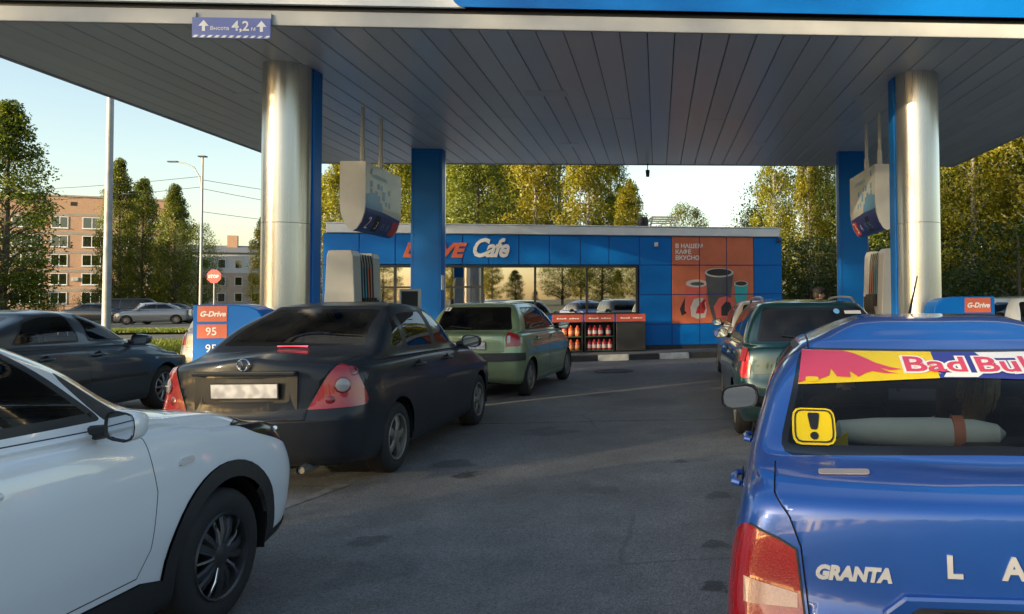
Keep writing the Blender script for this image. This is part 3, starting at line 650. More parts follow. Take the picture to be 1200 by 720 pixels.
for i in range(11):
    x = -HW + 0.005 + i * 0.075; MB().prism([(x, 0.004), (x + 0.037, 0.004), (x + 0.062, 0.03), (x + 0.025, 0.03)], 1, -0.0145, -0.0125).build('stripe', M['print_white'], hs)

# ------------------------------------------------------------------ islands, pumps, price posts, hanging lane signs
def island(x, label):
    t = thing('pump_island', label, 'island', (x, 13, 0), 0, 'concrete islands under the canopy')
    poly = [(-.62, -4.2), (-.5, -4.42), (.5, -4.42), (.62, -4.2), (.62, 4.0), (.5, 4.2), (-.5, 4.2), (-.62, 4.0)]
    MB().prism([(p[0] * .93, p[1] * .985) for p in poly], 2, -0.01, 0.14).build('slab', M['concrete'], t)
    e = MB(); n = len(poly)
    for i in range(n):
        a, b = Vector((*poly[i], 0)), Vector((*poly[(i + 1) % n], 0)); d = b - a; L_ = d.length; k = max(1, round(L_ / 1.0))
        for j in range(k):
            c = a + d * ((j + .5) / k); o = MB().box((0, 0, 0.06), (L_ / k - 0.006, 0.07, 0.16)).build('edge_stone', M['kerb_white' if j % 2 else 'kerb_black'], t, bevel=0.01)
            o.location = c; o.rotation_euler = (0, 0, math.atan2(d.y, d.x))
    return t
island(-4.75, 'concrete pump island with painted edge under left steel column')
island(3.75, 'concrete pump island with painted edge under right steel column')
defmat('pump_grey', (0.40, 0.41, 0.41), 0.4, var=0.06, scale=2); defmat('hose_blue', (0.08, 0.38, 0.60), 0.5); defmat('hose_orange', (0.70, 0.20, 0.12), 0.5); defmat('screen', (0.02, 0.025, 0.03), 0.15)
def pump(x, y, sgn, label):
    t = thing('fuel_pump', label, 'fuel pump', (x, y, 0.14), 0, 'fuel pumps on the islands')
    L_ = 1.15
    def endp(y0, y1, nm):
        MB().prism([(-.24, 0), (.24, 0), (.235, 1.3), (.20, 2.12), (.17, 2.2), (-.17, 2.2), (-.20, 2.12), (-.235, 1.3)], 1, y0, y1).build(nm, M['pump_grey'], t, bevel=0.01)
    endp(0, 0.30, 'end_panel'); endp(0.86, L_, 'end_panel')
    MB().prism([(-.2, 0), (.2, 0), (.2, 1.3), (.165, 2.1), (.15, 2.16), (-.15, 2.16), (-.165, 2.1), (-.2, 1.3)], 1, 0.302, 0.858).build('body', M['pump_grey'], t)
    for s in (-1, 1):
        for i in range(5):
            yy = 0.345 + i * 0.115
            h = MB(); h.tube([(s * 0.222, yy, 1.42), (s * 0.20, yy, 2.0), (s * 0.17, yy, 2.15)], 0.011, 6); h.build('hose', M['black'], t, smooth=True)
            if i < 4: MB().add([(s * 0.2145, yy + .020, 1.45), (s * 0.2145, yy + 0.095, 1.45), (s * 0.190, yy + 0.095, 1.95), (s * 0.190, yy + .020, 1.95)], [(0, 1, 2, 3)]).build('grade_strip', M[('hose_blue', 'hose_blue', 'hose_orange', 'hose_orange')[i]], t)
            MB().box((s * 0.235, yy, 1.36), (0.09, 0.07, 0.2)).build('nozzle_boot', M['black'], t, bevel=0.01)
            nz = MB(); nz.tube([(s * 0.29, yy, 1.42), (s * 0.30, yy, 1.25), (s * 0.26, yy, 1.12)], [0.028, 0.022, 0.012], 7); nz.build('nozzle', M['black'], t, smooth=True)
        MB().b2((min(s * 0.236, s * 0.262), 0.32, 0.75), (max(s * 0.236, s * 0.262), 0.84, 1.1)).build('display', M['screen'], t, bevel=0.006)
    return t
pump(-4.93, 12.3, 1, 'grey fuel pump with colour striped hoses behind left steel column')
pump(3.85, 12.2, -1, 'grey fuel pump partly hidden behind right steel column')
cs = thing('pump_terminal', 'small terminal with cartoon-free framed screen beside left pump', 'terminal', (-4.35, 13.8, 0.03))
cs['label'] = 'small framed screen on a stand beside left fuel pump'
MB().b2((-0.05, -0.05, 0), (0.05, 0.05, 1.3)).build('stand', M['pump_grey'], cs); MB().b2((-0.16, -0.03, 1.3), (0.2, 0.03, 1.72)).build('frame', M['white_plastic'], cs, bevel=0.01); MB().b2((-0.12, -0.035, 1.34), (0.16, -0.031, 1.68)).build('screen', M['charcoal'], cs)

def price_post(x, flip, label):
    t = thing('price_post', label, 'price post', (x, 9.0, 0.14), 0, 'blue fuel grade posts')
    s = -1 if flip else 1
    poly = [(0, 0), (0, 1.38), (.42, 1.38), (.62, 1.355), (.70, 1.32), (.745, 1.26), (.76, 1.15), (.76, 0)]
    if flip: poly = [(-p[0], p[1] + .03 - (0.0 if p[1] > .5 else 0.03)) for p in poly]
    MB().prism(poly, 1, 0.0, 0.36).build('post_body', M['blue_panel'], t, bevel=0.012)
    x0_ = 0.055 if not flip else -0.375; x1_ = x0_ + 0.32
    def pm(xx, zz): return frame_m((xx, -0.008, zz), (1, 0, 0), (0, 0, 1))
    dz = 0.03 if flip else 0
    MB().b2((x0_, -0.006, 1.19 + dz), (x1_, -0.001, 1.365 + dz)).build('grade_plate', M['orange'], t)
    MB().b2((x0_, -0.006, 1.005 + dz), (x1_, -0.001, 1.16 + dz)).build('grade_plate', M['orange'], t)
    text_obj('lettering', 'G-Drive', 0.082, pm(x0_ + 0.025, 1.25 + dz), M['print_white'], t, shear=0.25, offset=0.003, sx=1.02)
    text_obj('lettering', '95', 0.125, pm(x0_ + 0.09, 1.04 + dz), M['print_white'], t, offset=0.001); text_obj('lettering', '95', 0.125, pm(x0_ + 0.09, 0.85 + dz), M['print_white'], t, offset=0.001)
    text_obj('lettering', '92', 0.125, pm(x0_ + 0.09, 0.66 + dz), M['print_white'], t, offset=0.001)
    MB().prism([(x0_ + 0.235, 0.865 + dz), (x0_ + 0.25, 0.92 + dz), (x0_ + 0.285, 0.965 + dz), (x0_ + 0.28, 0.91 + dz), (x0_ + 0.26, 0.875 + dz)], 1, -0.004, -0.001).build('leaf_mark', M['red'], t)
    return t
price_post(-5.20, False, 'blue fuel grade post reading 95 in front of left steel column')
price_post(4.05, True, 'blue and orange fuel grade post right of right steel column')

def hanging_sign(x, y, s, label):
    """box sign on two rods; profile in x-z pointed at the bottom; s = side of the lane it faces"""
    t = thing('hanging_lane_sign', label, 'sign', (x, y, 2.62), 0, 'lane number signs under the canopy')
    prof = [(-.19, 1.06), (-.19, .42), (-.175, .28), (-.13, .14), (-.06, .03), (0, 0), (.06, .03), (.13, .14), (.175, .28), (.19, .42), (.19, 1.06)]
    pr = []
    for i in range(len(prof) - 1):
        a, b = prof[i], prof[i + 1]; k = 4 if i in (0, 9) else 2
        pr += [(a[0] + (b[0] - a[0]) * j / k, a[1] + (b[1] - a[1]) * j / k) for j in range(k)]
    pr.append(prof[-1]); n = len(pr); LY = 1.62
    bm = bmesh.new(); ra = [bm.verts.new((p[0], 0.03, p[1])) for p in pr]; rb = [bm.verts.new((p[0], LY - .03, p[1])) for p in pr]
    for i in range(n - 1): bm.faces.new((ra[i], rb[i], rb[i + 1], ra[i + 1]))
    bm.faces.new((ra[n - 1], rb[n - 1], rb[0], ra[0]))
    bmesh.ops.recalc_face_normals(bm, faces=bm.faces)
    lane = lambda f: f.calc_center_median().x * s > 0.01
    yy = (lambda v: v) 
    def region(poly, m, nm, d):
        fs = cut(bm, poly, (1, 2), lane); nb = take(bm, fs, keep=True)
        for v in nb.verts: v.co.x += s * d; v.co.z -= d * .5
        bm_obj(nb, nm, m, t)
    region([(0.03, 0.0), (LY - .03, 0.0), (LY - .03, .30), (.75, .36), (.03, .36)], M['navy'], 'lower_band', 0.003)
    region([(0.03, .36), (.75, .36), (.70, .50), (.62, .50), (.62, .60), (.52, .60), (.52, .66), (.40, .66), (.40, .62), (.28, .62), (.28, .68), (.20, .68), (.20, .60), (.03, .57)], M['pale_blue'], 'pixel_pattern', 0.003)
    for a, b, c, d in ((.20, .70, .1, .1), (.50, .70, .1, .09), (.72, .55, .12, .14), (.66, .70, .07, .08), (.98, .66, .08, .08), (.86, .47, .07, .07), (1.0, .45, .08, .09)): region([(a, b), (a + c, b), (a + c, b + d), (a, b + d)], M['pale_blue'], 'pixel', 0.003)
    region([(.50, .04), (.72, .04), (.72, .28), (.50, .28)], M['black'], 'price_display', 0.005); region([(1.28, .03), (LY - .04, .03), (LY - .04, .26), (1.28, .26)], M['price_red'], 'price_display', 0.005)
    bm_obj(bm, 'sign_body', M['white_plastic'], t)
    for y0_, y1_ in ((0, .0295), (LY - .0295, LY)): MB().prism(prof, 1, y0_, y1_).build('end_cap', M['white_plastic'], t)
    # lettering on the lower curve, tilted with it
    xd = (0, s, 0) if s > 0 else (0, -1, 0); st = (lambda v: v) if s > 0 else (lambda v: LY - v)
    up = Vector((s * 0.14, 0, 0.22)).normalized()
    def tm(y_, z_): return frame_m((s * (0.075 + (z_ - .06) * .62 + 0.02), y_, z_), xd, up)
    a, b, c, d = (.16, .56, .80, 1.02) if s > 0 else (1.44, 1.1, .82, .6)
    text_obj('lettering', '2' if s > 0 else '3', .3, tm(a, .055), M['print_white'], t); text_obj('lettering', '3' if s > 0 else '4', .19, tm(b, .075), M['print_white'], t)
    text_obj('lettering', '95', .17, tm(c, .08), M['pale_blue'], t); text_obj('lettering', '95', .17, tm(d, .08), M['pale_blue'], t)
    text_obj('lettering', 'ГАЗПРОМНЕФТЬ', .085, frame_m((s * .1945, .24 if s > 0 else 1.3, .85), xd, (0, 0, 1)), M['pale_blue'], t, offset=.001)
    MB().prism([(.20, .90), (.25, .90), (.29, .98), (.24, 1.0)], 0, s * .1935, s * .1955).build('flame_mark', M['pale_blue'], t)
    for y_ in (0.38, 1.18): MB().tube([(0, y_, 1.05), (0, y_, CZ - 2.62 - 0.002)], 0.03, 8).tube([(0, y_, 1.05), (0, y_, 1.35)], 0.042, 8).build('rod', M['white_plastic'], t, smooth=True)
    return t
hanging_sign(-4.63, 12.0, 1, 'white hanging lane sign numbered 2 above left pump')
hanging_sign(3.66, 12.0, -1, 'white hanging lane sign beside right steel column')
# ------------------------------------------------------------------ trees
def leaf_mat(name, c1, c2, tr=0.45):
    mt = bpy.data.materials.new(name); mt.use_nodes = True; t = mt.node_tree; t.nodes.clear()
    out = N(t, 'ShaderNodeOutputMaterial'); geo = N(t, 'ShaderNodeNewGeometry'); oi = N(t, 'ShaderNodeObjectInfo')
    mx = N(t, 'ShaderNodeMix', data_type='RGBA'); mx.inputs[6].default_value = col4(c1); mx.inputs[7].default_value = col4(c2)
    t.links.new(geo.outputs['Random Per Island'], mx.inputs[0])
    hs_ = N(t, 'ShaderNodeHueSaturation'); mr = N(t, 'ShaderNodeMapRange'); mr.inputs['To Min'].default_value = 0.485; mr.inputs['To Max'].default_value = 0.515
    t.links.new(oi.outputs['Random'], mr.inputs['Value']); t.links.new(mr.outputs[0], hs_.inputs['Hue'])
    t.links.new(mx.outputs[2], hs_.inputs['Color'])
    d = N(t, 'ShaderNodeBsdfDiffuse'); s = N(t, 'ShaderNodeBsdfTranslucent'); g = N(t, 'ShaderNodeBsdfGlossy', Roughness=0.45); g.inputs[0].default_value = (.6, .6, .6, 1)
    t.links.new(hs_.outputs[0], d.inputs[0]); t.links.new(hs_.outputs[0], s.inputs[0])
    m1 = N(t, 'ShaderNodeMixShader'); m1.inputs[0].default_value = tr; t.links.new(d.outputs[0], m1.inputs[1]); t.links.new(s.outputs[0], m1.inputs[2])
    m2 = N(t, 'ShaderNodeMixShader'); m2.inputs[0].default_value = 0.05; t.links.new(m1.outputs[0], m2.inputs[1]); t.links.new(g.outputs[0], m2.inputs[2])
    t.links.new(m2.outputs[0], out.inputs[0]); return mt
M['leaf_birch'] = leaf_mat('leaf_birch', (0.19, 0.205, 0.010), (0.42, 0.37, 0.02), .58)
M['leaf_green'] = leaf_mat('leaf_green', (0.09, 0.14, 0.014), (0.24, 0.26, 0.02), .55)
M['leaf_dark'] = leaf_mat('leaf_dark', (0.035, 0.065, 0.014), (0.09, 0.12, 0.018), .5)
defmat('bark', (0.09, 0.075, 0.06), 0.9, var=0.4, scale=8, bump=0.4, bscale=20); defmat('bark_birch', (0.30, 0.29, 0.27), 0.8, var=0.7, scale=5)
def make_tree(seed, H, R_, base, shape, nclump, nleaf, leaf, lm_, bm_, droop=0.0):
    rg = np.random.default_rng(seed)
    tr = MB(); k = 7
    px = np.cumsum(rg.normal(0, 0.02 * H / k, k)); py = np.cumsum(rg.normal(0, 0.02 * H / k, k)); px -= px[0]; py -= py[0]
    zz = np.linspace(0, H * 0.93, k); r0 = 0.017 * H
    tr.tube([(px[i], py[i], zz[i]) for i in range(k)], [r0 * (1 - 0.93 * i / (k - 1)) + 0.01 for i in range(k)], 8)
    cl = []
    for i in range(nclump):
        u = rg.random() ** 0.85; z = base + (1 - base) * u
        rad = R_ * shape(u)
        a = rg.random() * 2 * pi; rr_ = rad * math.sqrt(0.15 + 0.85 * rg.random())
        bump_ = 1 + 0.28 * sin(3 * a + seed) * cos(9 * u + seed * 2)
        tx = np.interp(z * H, zz, px); ty = np.interp(z * H, zz, py)
        c = np.array([tx + rr_ * cos(a) * bump_, ty + rr_ * sin(a) * bump_, z * H]); cl.append((c, u))
        if i % 3 == 0:
            zb = max(base * H * 0.7, c[2] - rr_ * 0.75); bx_, by_ = np.interp(zb, zz, px), np.interp(zb, zz, py)
            mid = ((bx_ + c[0]) / 2, (by_ + c[1]) / 2, (zb + c[2]) / 2 + 0.1 * rr_)
            tr.tube([(bx_, by_, zb), mid, tuple(c)], [r0 * 0.32 * (1.1 - z), r0 * 0.2 * (1.1 - z) + .005, 0.008], 5, cap=False)
    trunk = tr.mesh('trunk', bm_, smooth=True)
    C = []; CN = []; sc = np.array([1, 1, 0.8]) * R_ * 0.15
    for c, u in cl:
        s = sc * (0.6 + 0.8 * rg.random()) * (0.6 + 0.55 * shape(u))
        p = rg.normal(0, 1, (nleaf, 3)); p /= np.maximum(1, np.linalg.norm(p, axis=1) / 1.6)[:, None]
        p = p * s + c
        if droop: p[:, 2] -= droop * rg.random(nleaf) ** 2
        C.append(p); CN.append((p - c) / R_ * 3.0 + np.array([c[0], c[1], (c[2] - H * .55) * .5]) / R_ * .9)
    C = np.concatenate(C); n = len(C); CN = np.concatenate(CN); CN = CN + np.array([0, 0, .25]) + rg.normal(0, .5, (n, 3)); CN /= np.maximum(1e-6, np.linalg.norm(CN, axis=1))[:, None]
    nrm = rg.normal(0, 1, (n, 3)); nrm[:, 2] += 0.5; nrm /= np.linalg.norm(nrm, axis=1)[:, None]
    nrm *= -np.where((nrm * CN).sum(1) >= 0, 1.0, -1.0)[:, None]          # face outwards, like the shading normal
    a = np.cross(nrm, rg.normal(0, 1, (n, 3))); a /= np.linalg.norm(a, axis=1)[:, None]; b = np.cross(nrm, a)
    sz = leaf * (0.6 + 0.8 * rg.random((n, 1)))
    V = np.stack([C - a * sz * 0.9, C + b * sz * 0.5, C + a * sz, C - b * sz * 0.5 + nrm * sz * 0.2], 1).reshape(-1, 3)
    me = bpy.data.meshes.new('crown'); me.vertices.add(4 * n); me.vertices.foreach_set('co', V.ravel().astype(np.float32))
    me.loops.add(4 * n); me.loops.foreach_set('vertex_index', np.arange(4 * n, dtype=np.int32)); me.polygons.add(n)
    me.polygons.foreach_set('loop_start', np.arange(0, 4 * n, 4, dtype=np.int32)); me.materials.append(lm_); me.update(calc_edges=True); me.validate()
    me.polygons.foreach_set('use_smooth', np.ones(n, dtype=bool)); me.normals_split_custom_set_from_vertices(np.repeat(CN, 4, 0).tolist())
    return trunk, me, H
defmat('band', (0.30, 0.27, 0.24), 0.85, var=.2, scale=.7)
egg = lambda u: (sin(pi * min(1, u * 0.92 + 0.08)) ** 0.55) * (1 - 0.45 * u)
col_ = lambda u: (sin(pi * min(1, u * 0.9 + 0.1)) ** 0.4) * (1 - 0.6 * u ** 2)
cone = lambda u: 1.02 - u
rnd = lambda u: math.sqrt(max(0.02, 1 - (2 * u - 1) ** 2 * 0.95))
T = {
    'birch_a': make_tree(1, 14, 2.7, 0.14, egg, 165, 110, 0.09, M['leaf_birch'], M['bark_birch'], 0.5),
    'birch_b': make_tree(2, 13, 2.4, 0.10, col_, 175, 110, 0.088, M['leaf_birch'], M['bark_birch'], 0.7),
    'poplar_a': make_tree(3, 14, 2.5, 0.05, col_, 300, 90, 0.09, M['leaf_green'], M['bark']),
    'poplar_b': make_tree(4, 13, 3.1, 0.05, egg, 300, 90, 0.09, M['leaf_green'], M['bark']),
    'round_a': make_tree(5, 9, 3.3, 0.12, rnd, 200, 85, 0.075, M['leaf_green'], M['bark']),
    'round_b': make_tree(6, 8, 3.0, 0.10, rnd, 190, 85, 0.07, M['leaf_dark'], M['bark']),
    'spruce': make_tree(8, 13, 2.4, 0.06, cone, 280, 70, 0.065, M['leaf_dark'], M['bark'], 0.3),
    'high': make_tree(11, 15, 3.7, 0.58, rnd, 230, 80, 0.085, M['leaf_green'], M['bark']),  # added sun blocker, bare below so a sun patch gets through
    'shrub': make_tree(9, 2.6, 1.7, 0.02, rnd, 90, 90, 0.042, M['leaf_dark'], M['bark']),
}
TN = {'birch_a': 'birch_tree', 'birch_b': 'birch_tree', 'poplar_a': 'poplar_tree', 'poplar_b': 'broadleaf_tree', 'round_a': 'broadleaf_tree', 'round_b': 'broadleaf_tree', 'spruce': 'spruce_tree', 'shrub': 'shrub', 'high': 'broadleaf_tree'}
def at_px(px, Y):
    """ground point at depth Y on the bearing of photo column px"""
    d = CAM_R.transposed() @ Vector(((px - 835) / 900, (352 - 319) / 900, 1)); return (d.x / d.y * Y, Y)
def tree(kind, x, y, H, label, group=None, wide=1.0, rz=None):
    tm, cmesh, h0 = T[kind]; s = H / h0
    t = thing(TN[kind], label, 'shrub' if kind == 'shrub' else 'tree', (x, y, -0.02), random.random() * 6.28 if rz is None else rz, group)
    a = link('trunk', tm, t); b = link('crown', cmesh, t)
    for o in (a, b): o.scale = (s * wide, s * wide, s)
    return t
gb = 'trees behind the shop'
def tp(kind, px, Y, H, label, group=None, wide=1.0):
    x, y = at_px(px, Y); return tree(kind, x, y, H, label, group, wide)
# left side, by the brick building
tp('poplar_a', 2, 60, 16.4, 'tall leafy tree at the left edge before brick building', None, 1.1)
tp('poplar_a', 140, 74, 14.6, 'tall poplar directly behind the tall grey pole', None, 0.72)
tp('poplar_b', 166, 77, 13.2, 'tall poplar just right of the tall grey pole', None, 0.72)
tp('poplar_a', 205, 75, 12.4, 'pointed poplar left of the curved street lamp', None, 0.85)
tp('round_a', 232, 84, 9.4, 'spreading tree behind the stop sign', None, 0.7)
tp('birch_b', 308, 70, 9.0, 'slim tree half hidden behind left steel column', None, 0.9)
tp('shrub', 55, 95, 2.4, 'low round bush before the brick building')
tp('shrub', 112, 72, 2.6, 'green bush at foot of poplars beside dark minivan', None, 0.9)
tp('round_b', 185, 80, 7.5, 'dark low tree between the two poplar tops', None, 1.0)
# behind the shop, left to right
row = [(352, 52, 10.4, 'birch_b', 'hidden mostly by left steel column, tree beyond the shop'), (374, 46, 8.6, 'birch_a', 'golden tree right of left steel column'), (398, 41, 9.4, 'birch_b', 'golden tree behind the hanging lane sign numbered 2'),
       (430, 47, 12.0, 'birch_a', 'tall birch behind the hanging lane sign'), (462, 40, 10.6, 'birch_b', 'birch just left of the far blue column'), (500, 44, 12.5, 'poplar_b', 'tree hidden behind the far left blue column'),
       (535, 38, 9.0, 'birch_b', 'slender birch right of the far left blue column'), (560, 46, 11.8, 'poplar_b', 'broad green tree above the cafe lettering'), (594, 40, 11.5, 'birch_a', 'dense golden tree above the shop roof centre left'),
       (628, 46, 12.5, 'birch_b', 'tall golden tree above the middle shop windows'), (655, 39, 11.5, 'birch_a', 'golden birch left of the thin roof-line lamp'), (690, 44, 11.6, 'birch_b', 'golden birch right of the thin lamp behind shop'),
       (715, 40, 9.8, 'birch_a', 'golden birch second from sky gap above shop'), (738, 43, 8.2, 'birch_b', 'short golden birch at edge of the sky gap'), (801, 60, 8.6, 'round_a', 'small round tree in the sky gap above roof rail')]
for i, (px, Y, H, k, lb) in enumerate(row):
    Y2 = (36 + 4.6 * ((i * 4) % 7)) if px != 801 else Y
    tp(k, px, Y2, 1.56 + (H - 1.56) * Y2 / Y, lb, gb, 0.95 if px != 801 else 0.75)
for i, (px, Y, H, k, lb) in enumerate([(545, 60, 13, 'round_a', 'back row tree above the red cafe letters'), (610, 58, 12.5, 'poplar_b', 'back row tree above shop roof centre'), (718, 60, 9.5, 'poplar_b', 'back row tree near the sky gap')]): tp(k, px, Y, H, lb, gb, 1.1)
# right of the shop
rw = [(908, 33, 9.6, 'birch_a', 'weeping golden birch at right corner of the shop', .62), (948, 36, 9.6, 'birch_b', 'golden birch between shop and far right blue column', .6), (975, 42, 11, 'spruce', 'dark conifer beside the far right blue column', 1.0), (1030, 38, 10.5, 'round_a', 'leafy tree between the two right columns', .8), (1062, 34, 11.5, 'poplar_b', 'tree behind right steel column', .9),
      (1100, 30, 11.5, 'spruce', 'dark tree touching right steel column', 1.0), (1142, 27, 9.8, 'birch_a', 'golden tree right of right steel column', 1.0), (1180, 30, 11.5, 'poplar_b', 'tall tree above white car at right edge', 1.0), (1215, 26, 10.5, 'birch_b', 'golden tree at the right picture edge', 1.1), (1250, 31, 12.5, 'poplar_b', 'big tree beyond the right picture edge', 1.1), (1010, 47, 12.5, 'poplar_b', 'tall tree behind far right blue column', 1.0), (1130, 38, 13, 'spruce', 'tall back row conifer right of right steel column', 1.2), (1170, 42, 13, 'round_a', 'back row tree at right edge', 1.3), (925, 46, 9, 'round_b', 'dark tree low behind right corner birch', 1.0), (885, 52, 7.5, 'round_b', 'dark tree behind right end of shop roof', .7)]
for px, Y, H, k, lb, wd in rw: tp(k, px, Y, H, lb, 'trees right of the shop', wd)
sh = [(930, 31), (950, 29), (975, 30), (1035, 29), (1045, 33), (1128, 24), (1150, 23), (1172, 25), (1195, 22), (1212, 24), (900, 34)]
shl = ['dark shrub at right corner of the shop', 'dark shrub between shop and far blue column', 'dark shrub left of far right blue column', 'dark shrub right of far right blue column', 'dark shrub behind right pump', 'dark shrub right of right steel column', 'dark shrub behind right grade post', 'dark shrub above the white car', 'dark shrub at right picture edge', 'dark shrub beyond right picture edge', 'dark shrub behind right end of shop']
for (px, Y), lb in zip(sh, shl): tp('shrub', px, Y, random.choice((1.7, 2.3, 2.9, 3.6)), lb, 'shrubs right of the shop', 1.1)
# behind the camera: wood the shop windows mirror; left: unseen blockers added for shade
for i in range(44):
    k = (i - 22) * .62; gap = (i % 6 == 2)
    tree(('birch_a', 'poplar_b', 'birch_b', 'round_a')[i % 4], k * 8.5 + random.uniform(-2, 2), -150 - random.uniform(0, 30), random.uniform(4, 6) if gap else random.uniform(9, 19), 'distant tree behind the viewer mirrored in shop windows', 'trees behind the viewer', 1.3)
SHADE = [(-46, -52, 16.5), (-47, -46, 17), (-45, -40, 16.5), (-47, -34, 17), (-46, -28, 16.5), (-46, -22.0, 16), (-46, -4.5, 16), (-47, 1, 15.6), (-46, 6, 14.5)]  # unseen tree row, positions and heights set for the shade it casts
tree('high', -46, -22.0, 20.5, 'unseen high crowned tree added to shape sun and shade on the forecourt', 'unseen trees added to shade the forecourt', 1.25)  # added out of view; low sun passes under its raised crown
for x, y, h in SHADE: tree('round_a', x, y - 8.5, h, 'unseen tree added left of the forecourt to shade it', 'unseen trees added to shade the forecourt', 1.1)
blk = thing('shade_block', 'unseen long block added far left to shade the poplars', 'building', (-128, 34, 0), RAD(90))  # unseen mass added to keep low sun off the lower poplars
MB().b2((-46, 0, -.3), (24, 12, 27)).build('wall', M['band'], blk); MB().b2((-46.3, -.3, 27.001), (24.3, 12.3, 27.4)).build('roof', M['charcoal'], blk)
for x, y, h in [(-72, 26, 11), (-76, 33, 12), (-74, 18, 11.5)]: tree('poplar_b', x, y, h, 'unseen tall tree added far left to block low sun', 'unseen trees added far left for shade', 1.2)  # out of view, added to block low sun

# grass verge blades
def grass(name, polys, n, seed, label):
    rg = np.random.default_rng(seed); P = []
    while len(P) < n:
        x0_, y0_, x1_, y1_ = polys[rg.integers(len(polys))]; P.append((rg.uniform(x0_, x1_), rg.uniform(y0_, y1_)))
    P = np.array(P); h = rg.uniform(.06, .2, n); a = rg.uniform(0, 2 * pi, n); dx = np.cos(a) * .03; dy = np.sin(a) * .03; lx = rg.normal(0, .05, n); ly = rg.normal(0, .05, n)
    V = np.stack([np.stack([P[:, 0] - dx, P[:, 1] - dy, np.full(n, -.01)], 1), np.stack([P[:, 0] + dx, P[:, 1] + dy, np.full(n, -.01)], 1), np.stack([P[:, 0] + lx, P[:, 1] + ly, h], 1)], 1).reshape(-1, 3)
    me = bpy.data.meshes.new(name); me.from_pydata(V.tolist(), [], [(3 * i, 3 * i + 1, 3 * i + 2) for i in range(n)]); me.materials.append(M['leaf_green'])
    return tag(link(name, me), label, 'grass', kind='stuff')
grass('verge_grass', [(-32, 24.5, -14, 31), (-24, 24, -11, 31.2)], 26000, 3, 'mown grass verge left of the forecourt')
gi = [(-30, 37.5), (-22.5, 38.5), (-20.5, 41), (-23, 42.2), (-29, 41)]
sheet('verge_island', gi, 0.10, M['earth_grass'])
grass('verge_grass', [(-29, 38.3, -22, 41)], 9000, 4, 'grass on the traffic island beside parked cars').location.z = 0.1

# ------------------------------------------------------------------ brick apartment block
def brick_mat():
    mt, t, b = nodes('brick_wall'); tc = N(t, 'ShaderNodeTexCoord'); mp = N(t, 'ShaderNodeMapping'); mp.inputs['Rotation'].default_value = (RAD(90), 0, 0)
    t.links.new(tc.outputs['Object'], mp.inputs[0]); br = N(t, 'ShaderNodeTexBrick', Scale=3.0); br.inputs['Color1'].default_value = (0.46, 0.27, 0.17, 1); br.inputs['Color2'].default_value = (0.38, 0.21, 0.13, 1); br.inputs['Mortar'].default_value = (0.4, 0.32, 0.26, 1)
    t.links.new(mp.outputs[0], br.inputs['Vector']); n = N(t, 'ShaderNodeTexNoise', Scale=.35, Detail=5.0); t.links.new(tc.outputs['Object'], n.inputs['Vector'])
    mx = N(t, 'ShaderNodeMix', data_type='RGBA', blend_type='MULTIPLY'); mx.inputs[0].default_value = .5; t.links.new(br.outputs[0], mx.inputs[6]); t.links.new(n.outputs['Color'], mx.inputs[7]); 
    t.links.new(br.outputs[0], b.inputs['Base Color']); b.inputs['Roughness'].default_value = .9; return mt
M['brick'] = brick_mat(); defmat('band_', (0.30, 0.27, 0.24), 0.85, var=.2, scale=.7); defmat('curtain', (0.55, 0.55, 0.52), .8, var=.3, scale=1.5)
AX, AY = -92.7, 112.0; ang = math.atan2(9, 19.8)
apt = thing('brick_apartment_building', 'five storey brick apartment block with white framed windows', 'building', (AX, AY, 0), ang)
BL, B0, BH = 22.0, -26.0, 16.9
wallb = MB(); wallb.b2((B0, 0.0, -0.3), (BL, 12, BH - .25)); wallb.build('wall', M['brick'], apt)
MB().b2((B0 - .15, -.12, BH - .248), (BL + .15, 12.1, BH)).build('roof_edge', M['band'], apt)
zt = [13.8 - 2.7 * i for i in range(5)]
wins = []; x = B0 + 1.2; pat = [(3.3, 1.1), (1.9, 1.3), (2.2, 1.2)]; i = 0
fixed = [(-0.9, 1.7), (3.2, 3.25), (7.5, 1.9)]
xx = -3.2
lst = [(a, b) for a, b in fixed] + [(-5.6, 3.2), (-8.6, 1.9), (-13, 3.2), (-16.4, 1.9), (-21, 3.2), (11.0, 3.2), (15.4, 1.9), (18.6, 2.4)]
wm = {}
def apt_window(wd):
    f = MB(); h = 1.65
    f.b2((0, -.06, 0), (wd, .0, .09)); f.b2((0, -.06, h - .09), (wd, .0, h)); f.b2((-.06, -.16, -.08), (wd + .06, -.001, -.002))
    k = max(2, round(wd / 1.05))
    for j in range(k + 1): xj = j * (wd - .09) / k; f.b2((xj, -.06, .09), (xj + .09, .0, h - .09))
    panes = []
    for j in range(k):
        a = j * (wd - .09) / k + .09; b = (j + 1) * (wd - .09) / k; panes.append(MB().add([(a, -.03, .09), (b, -.03, .09), (b, -.03, h - .09), (a, -.03, h - .09)], [(0, 1, 2, 3)]).mesh('pane', M['house_glass']))
    c = MB(); c.add([(.09, -.008, .09), (wd - .09, -.008, .09), (wd - .09, -.008, h - .09), (.09, -.008, h - .09)], [(0, 1, 2, 3)])
    return f.mesh('window', M['white_trim']), panes, c.mesh('curtain', M['curtain']), c.mesh('dark_room', M['interior'])
for x_, wd in lst:
    if wd not in wm: wm[wd] = apt_window(wd)
    fm, ps, cu, dk = wm[wd]
    for z in zt:
        o = link('window', fm, apt); o.location = (x_, -.004, z - 1.65)
        for p in ps: link('pane', p, o)
        link('curtain', cu if random.random() < .55 else dk, o)
bd = MB()
for z in zt: bd.b2((B0, -.035, z + .12), (BL, -.002, z + .5))
bd.build('lintel_band', M['band'], apt)
for x_, z in ((1.5, 15.6), (9.6, 15.4), (6.5, 15.5)): MB().b2((x_, -.03, z), (x_ + .7, .01, z + .55)).build('vent', M['black'], apt)
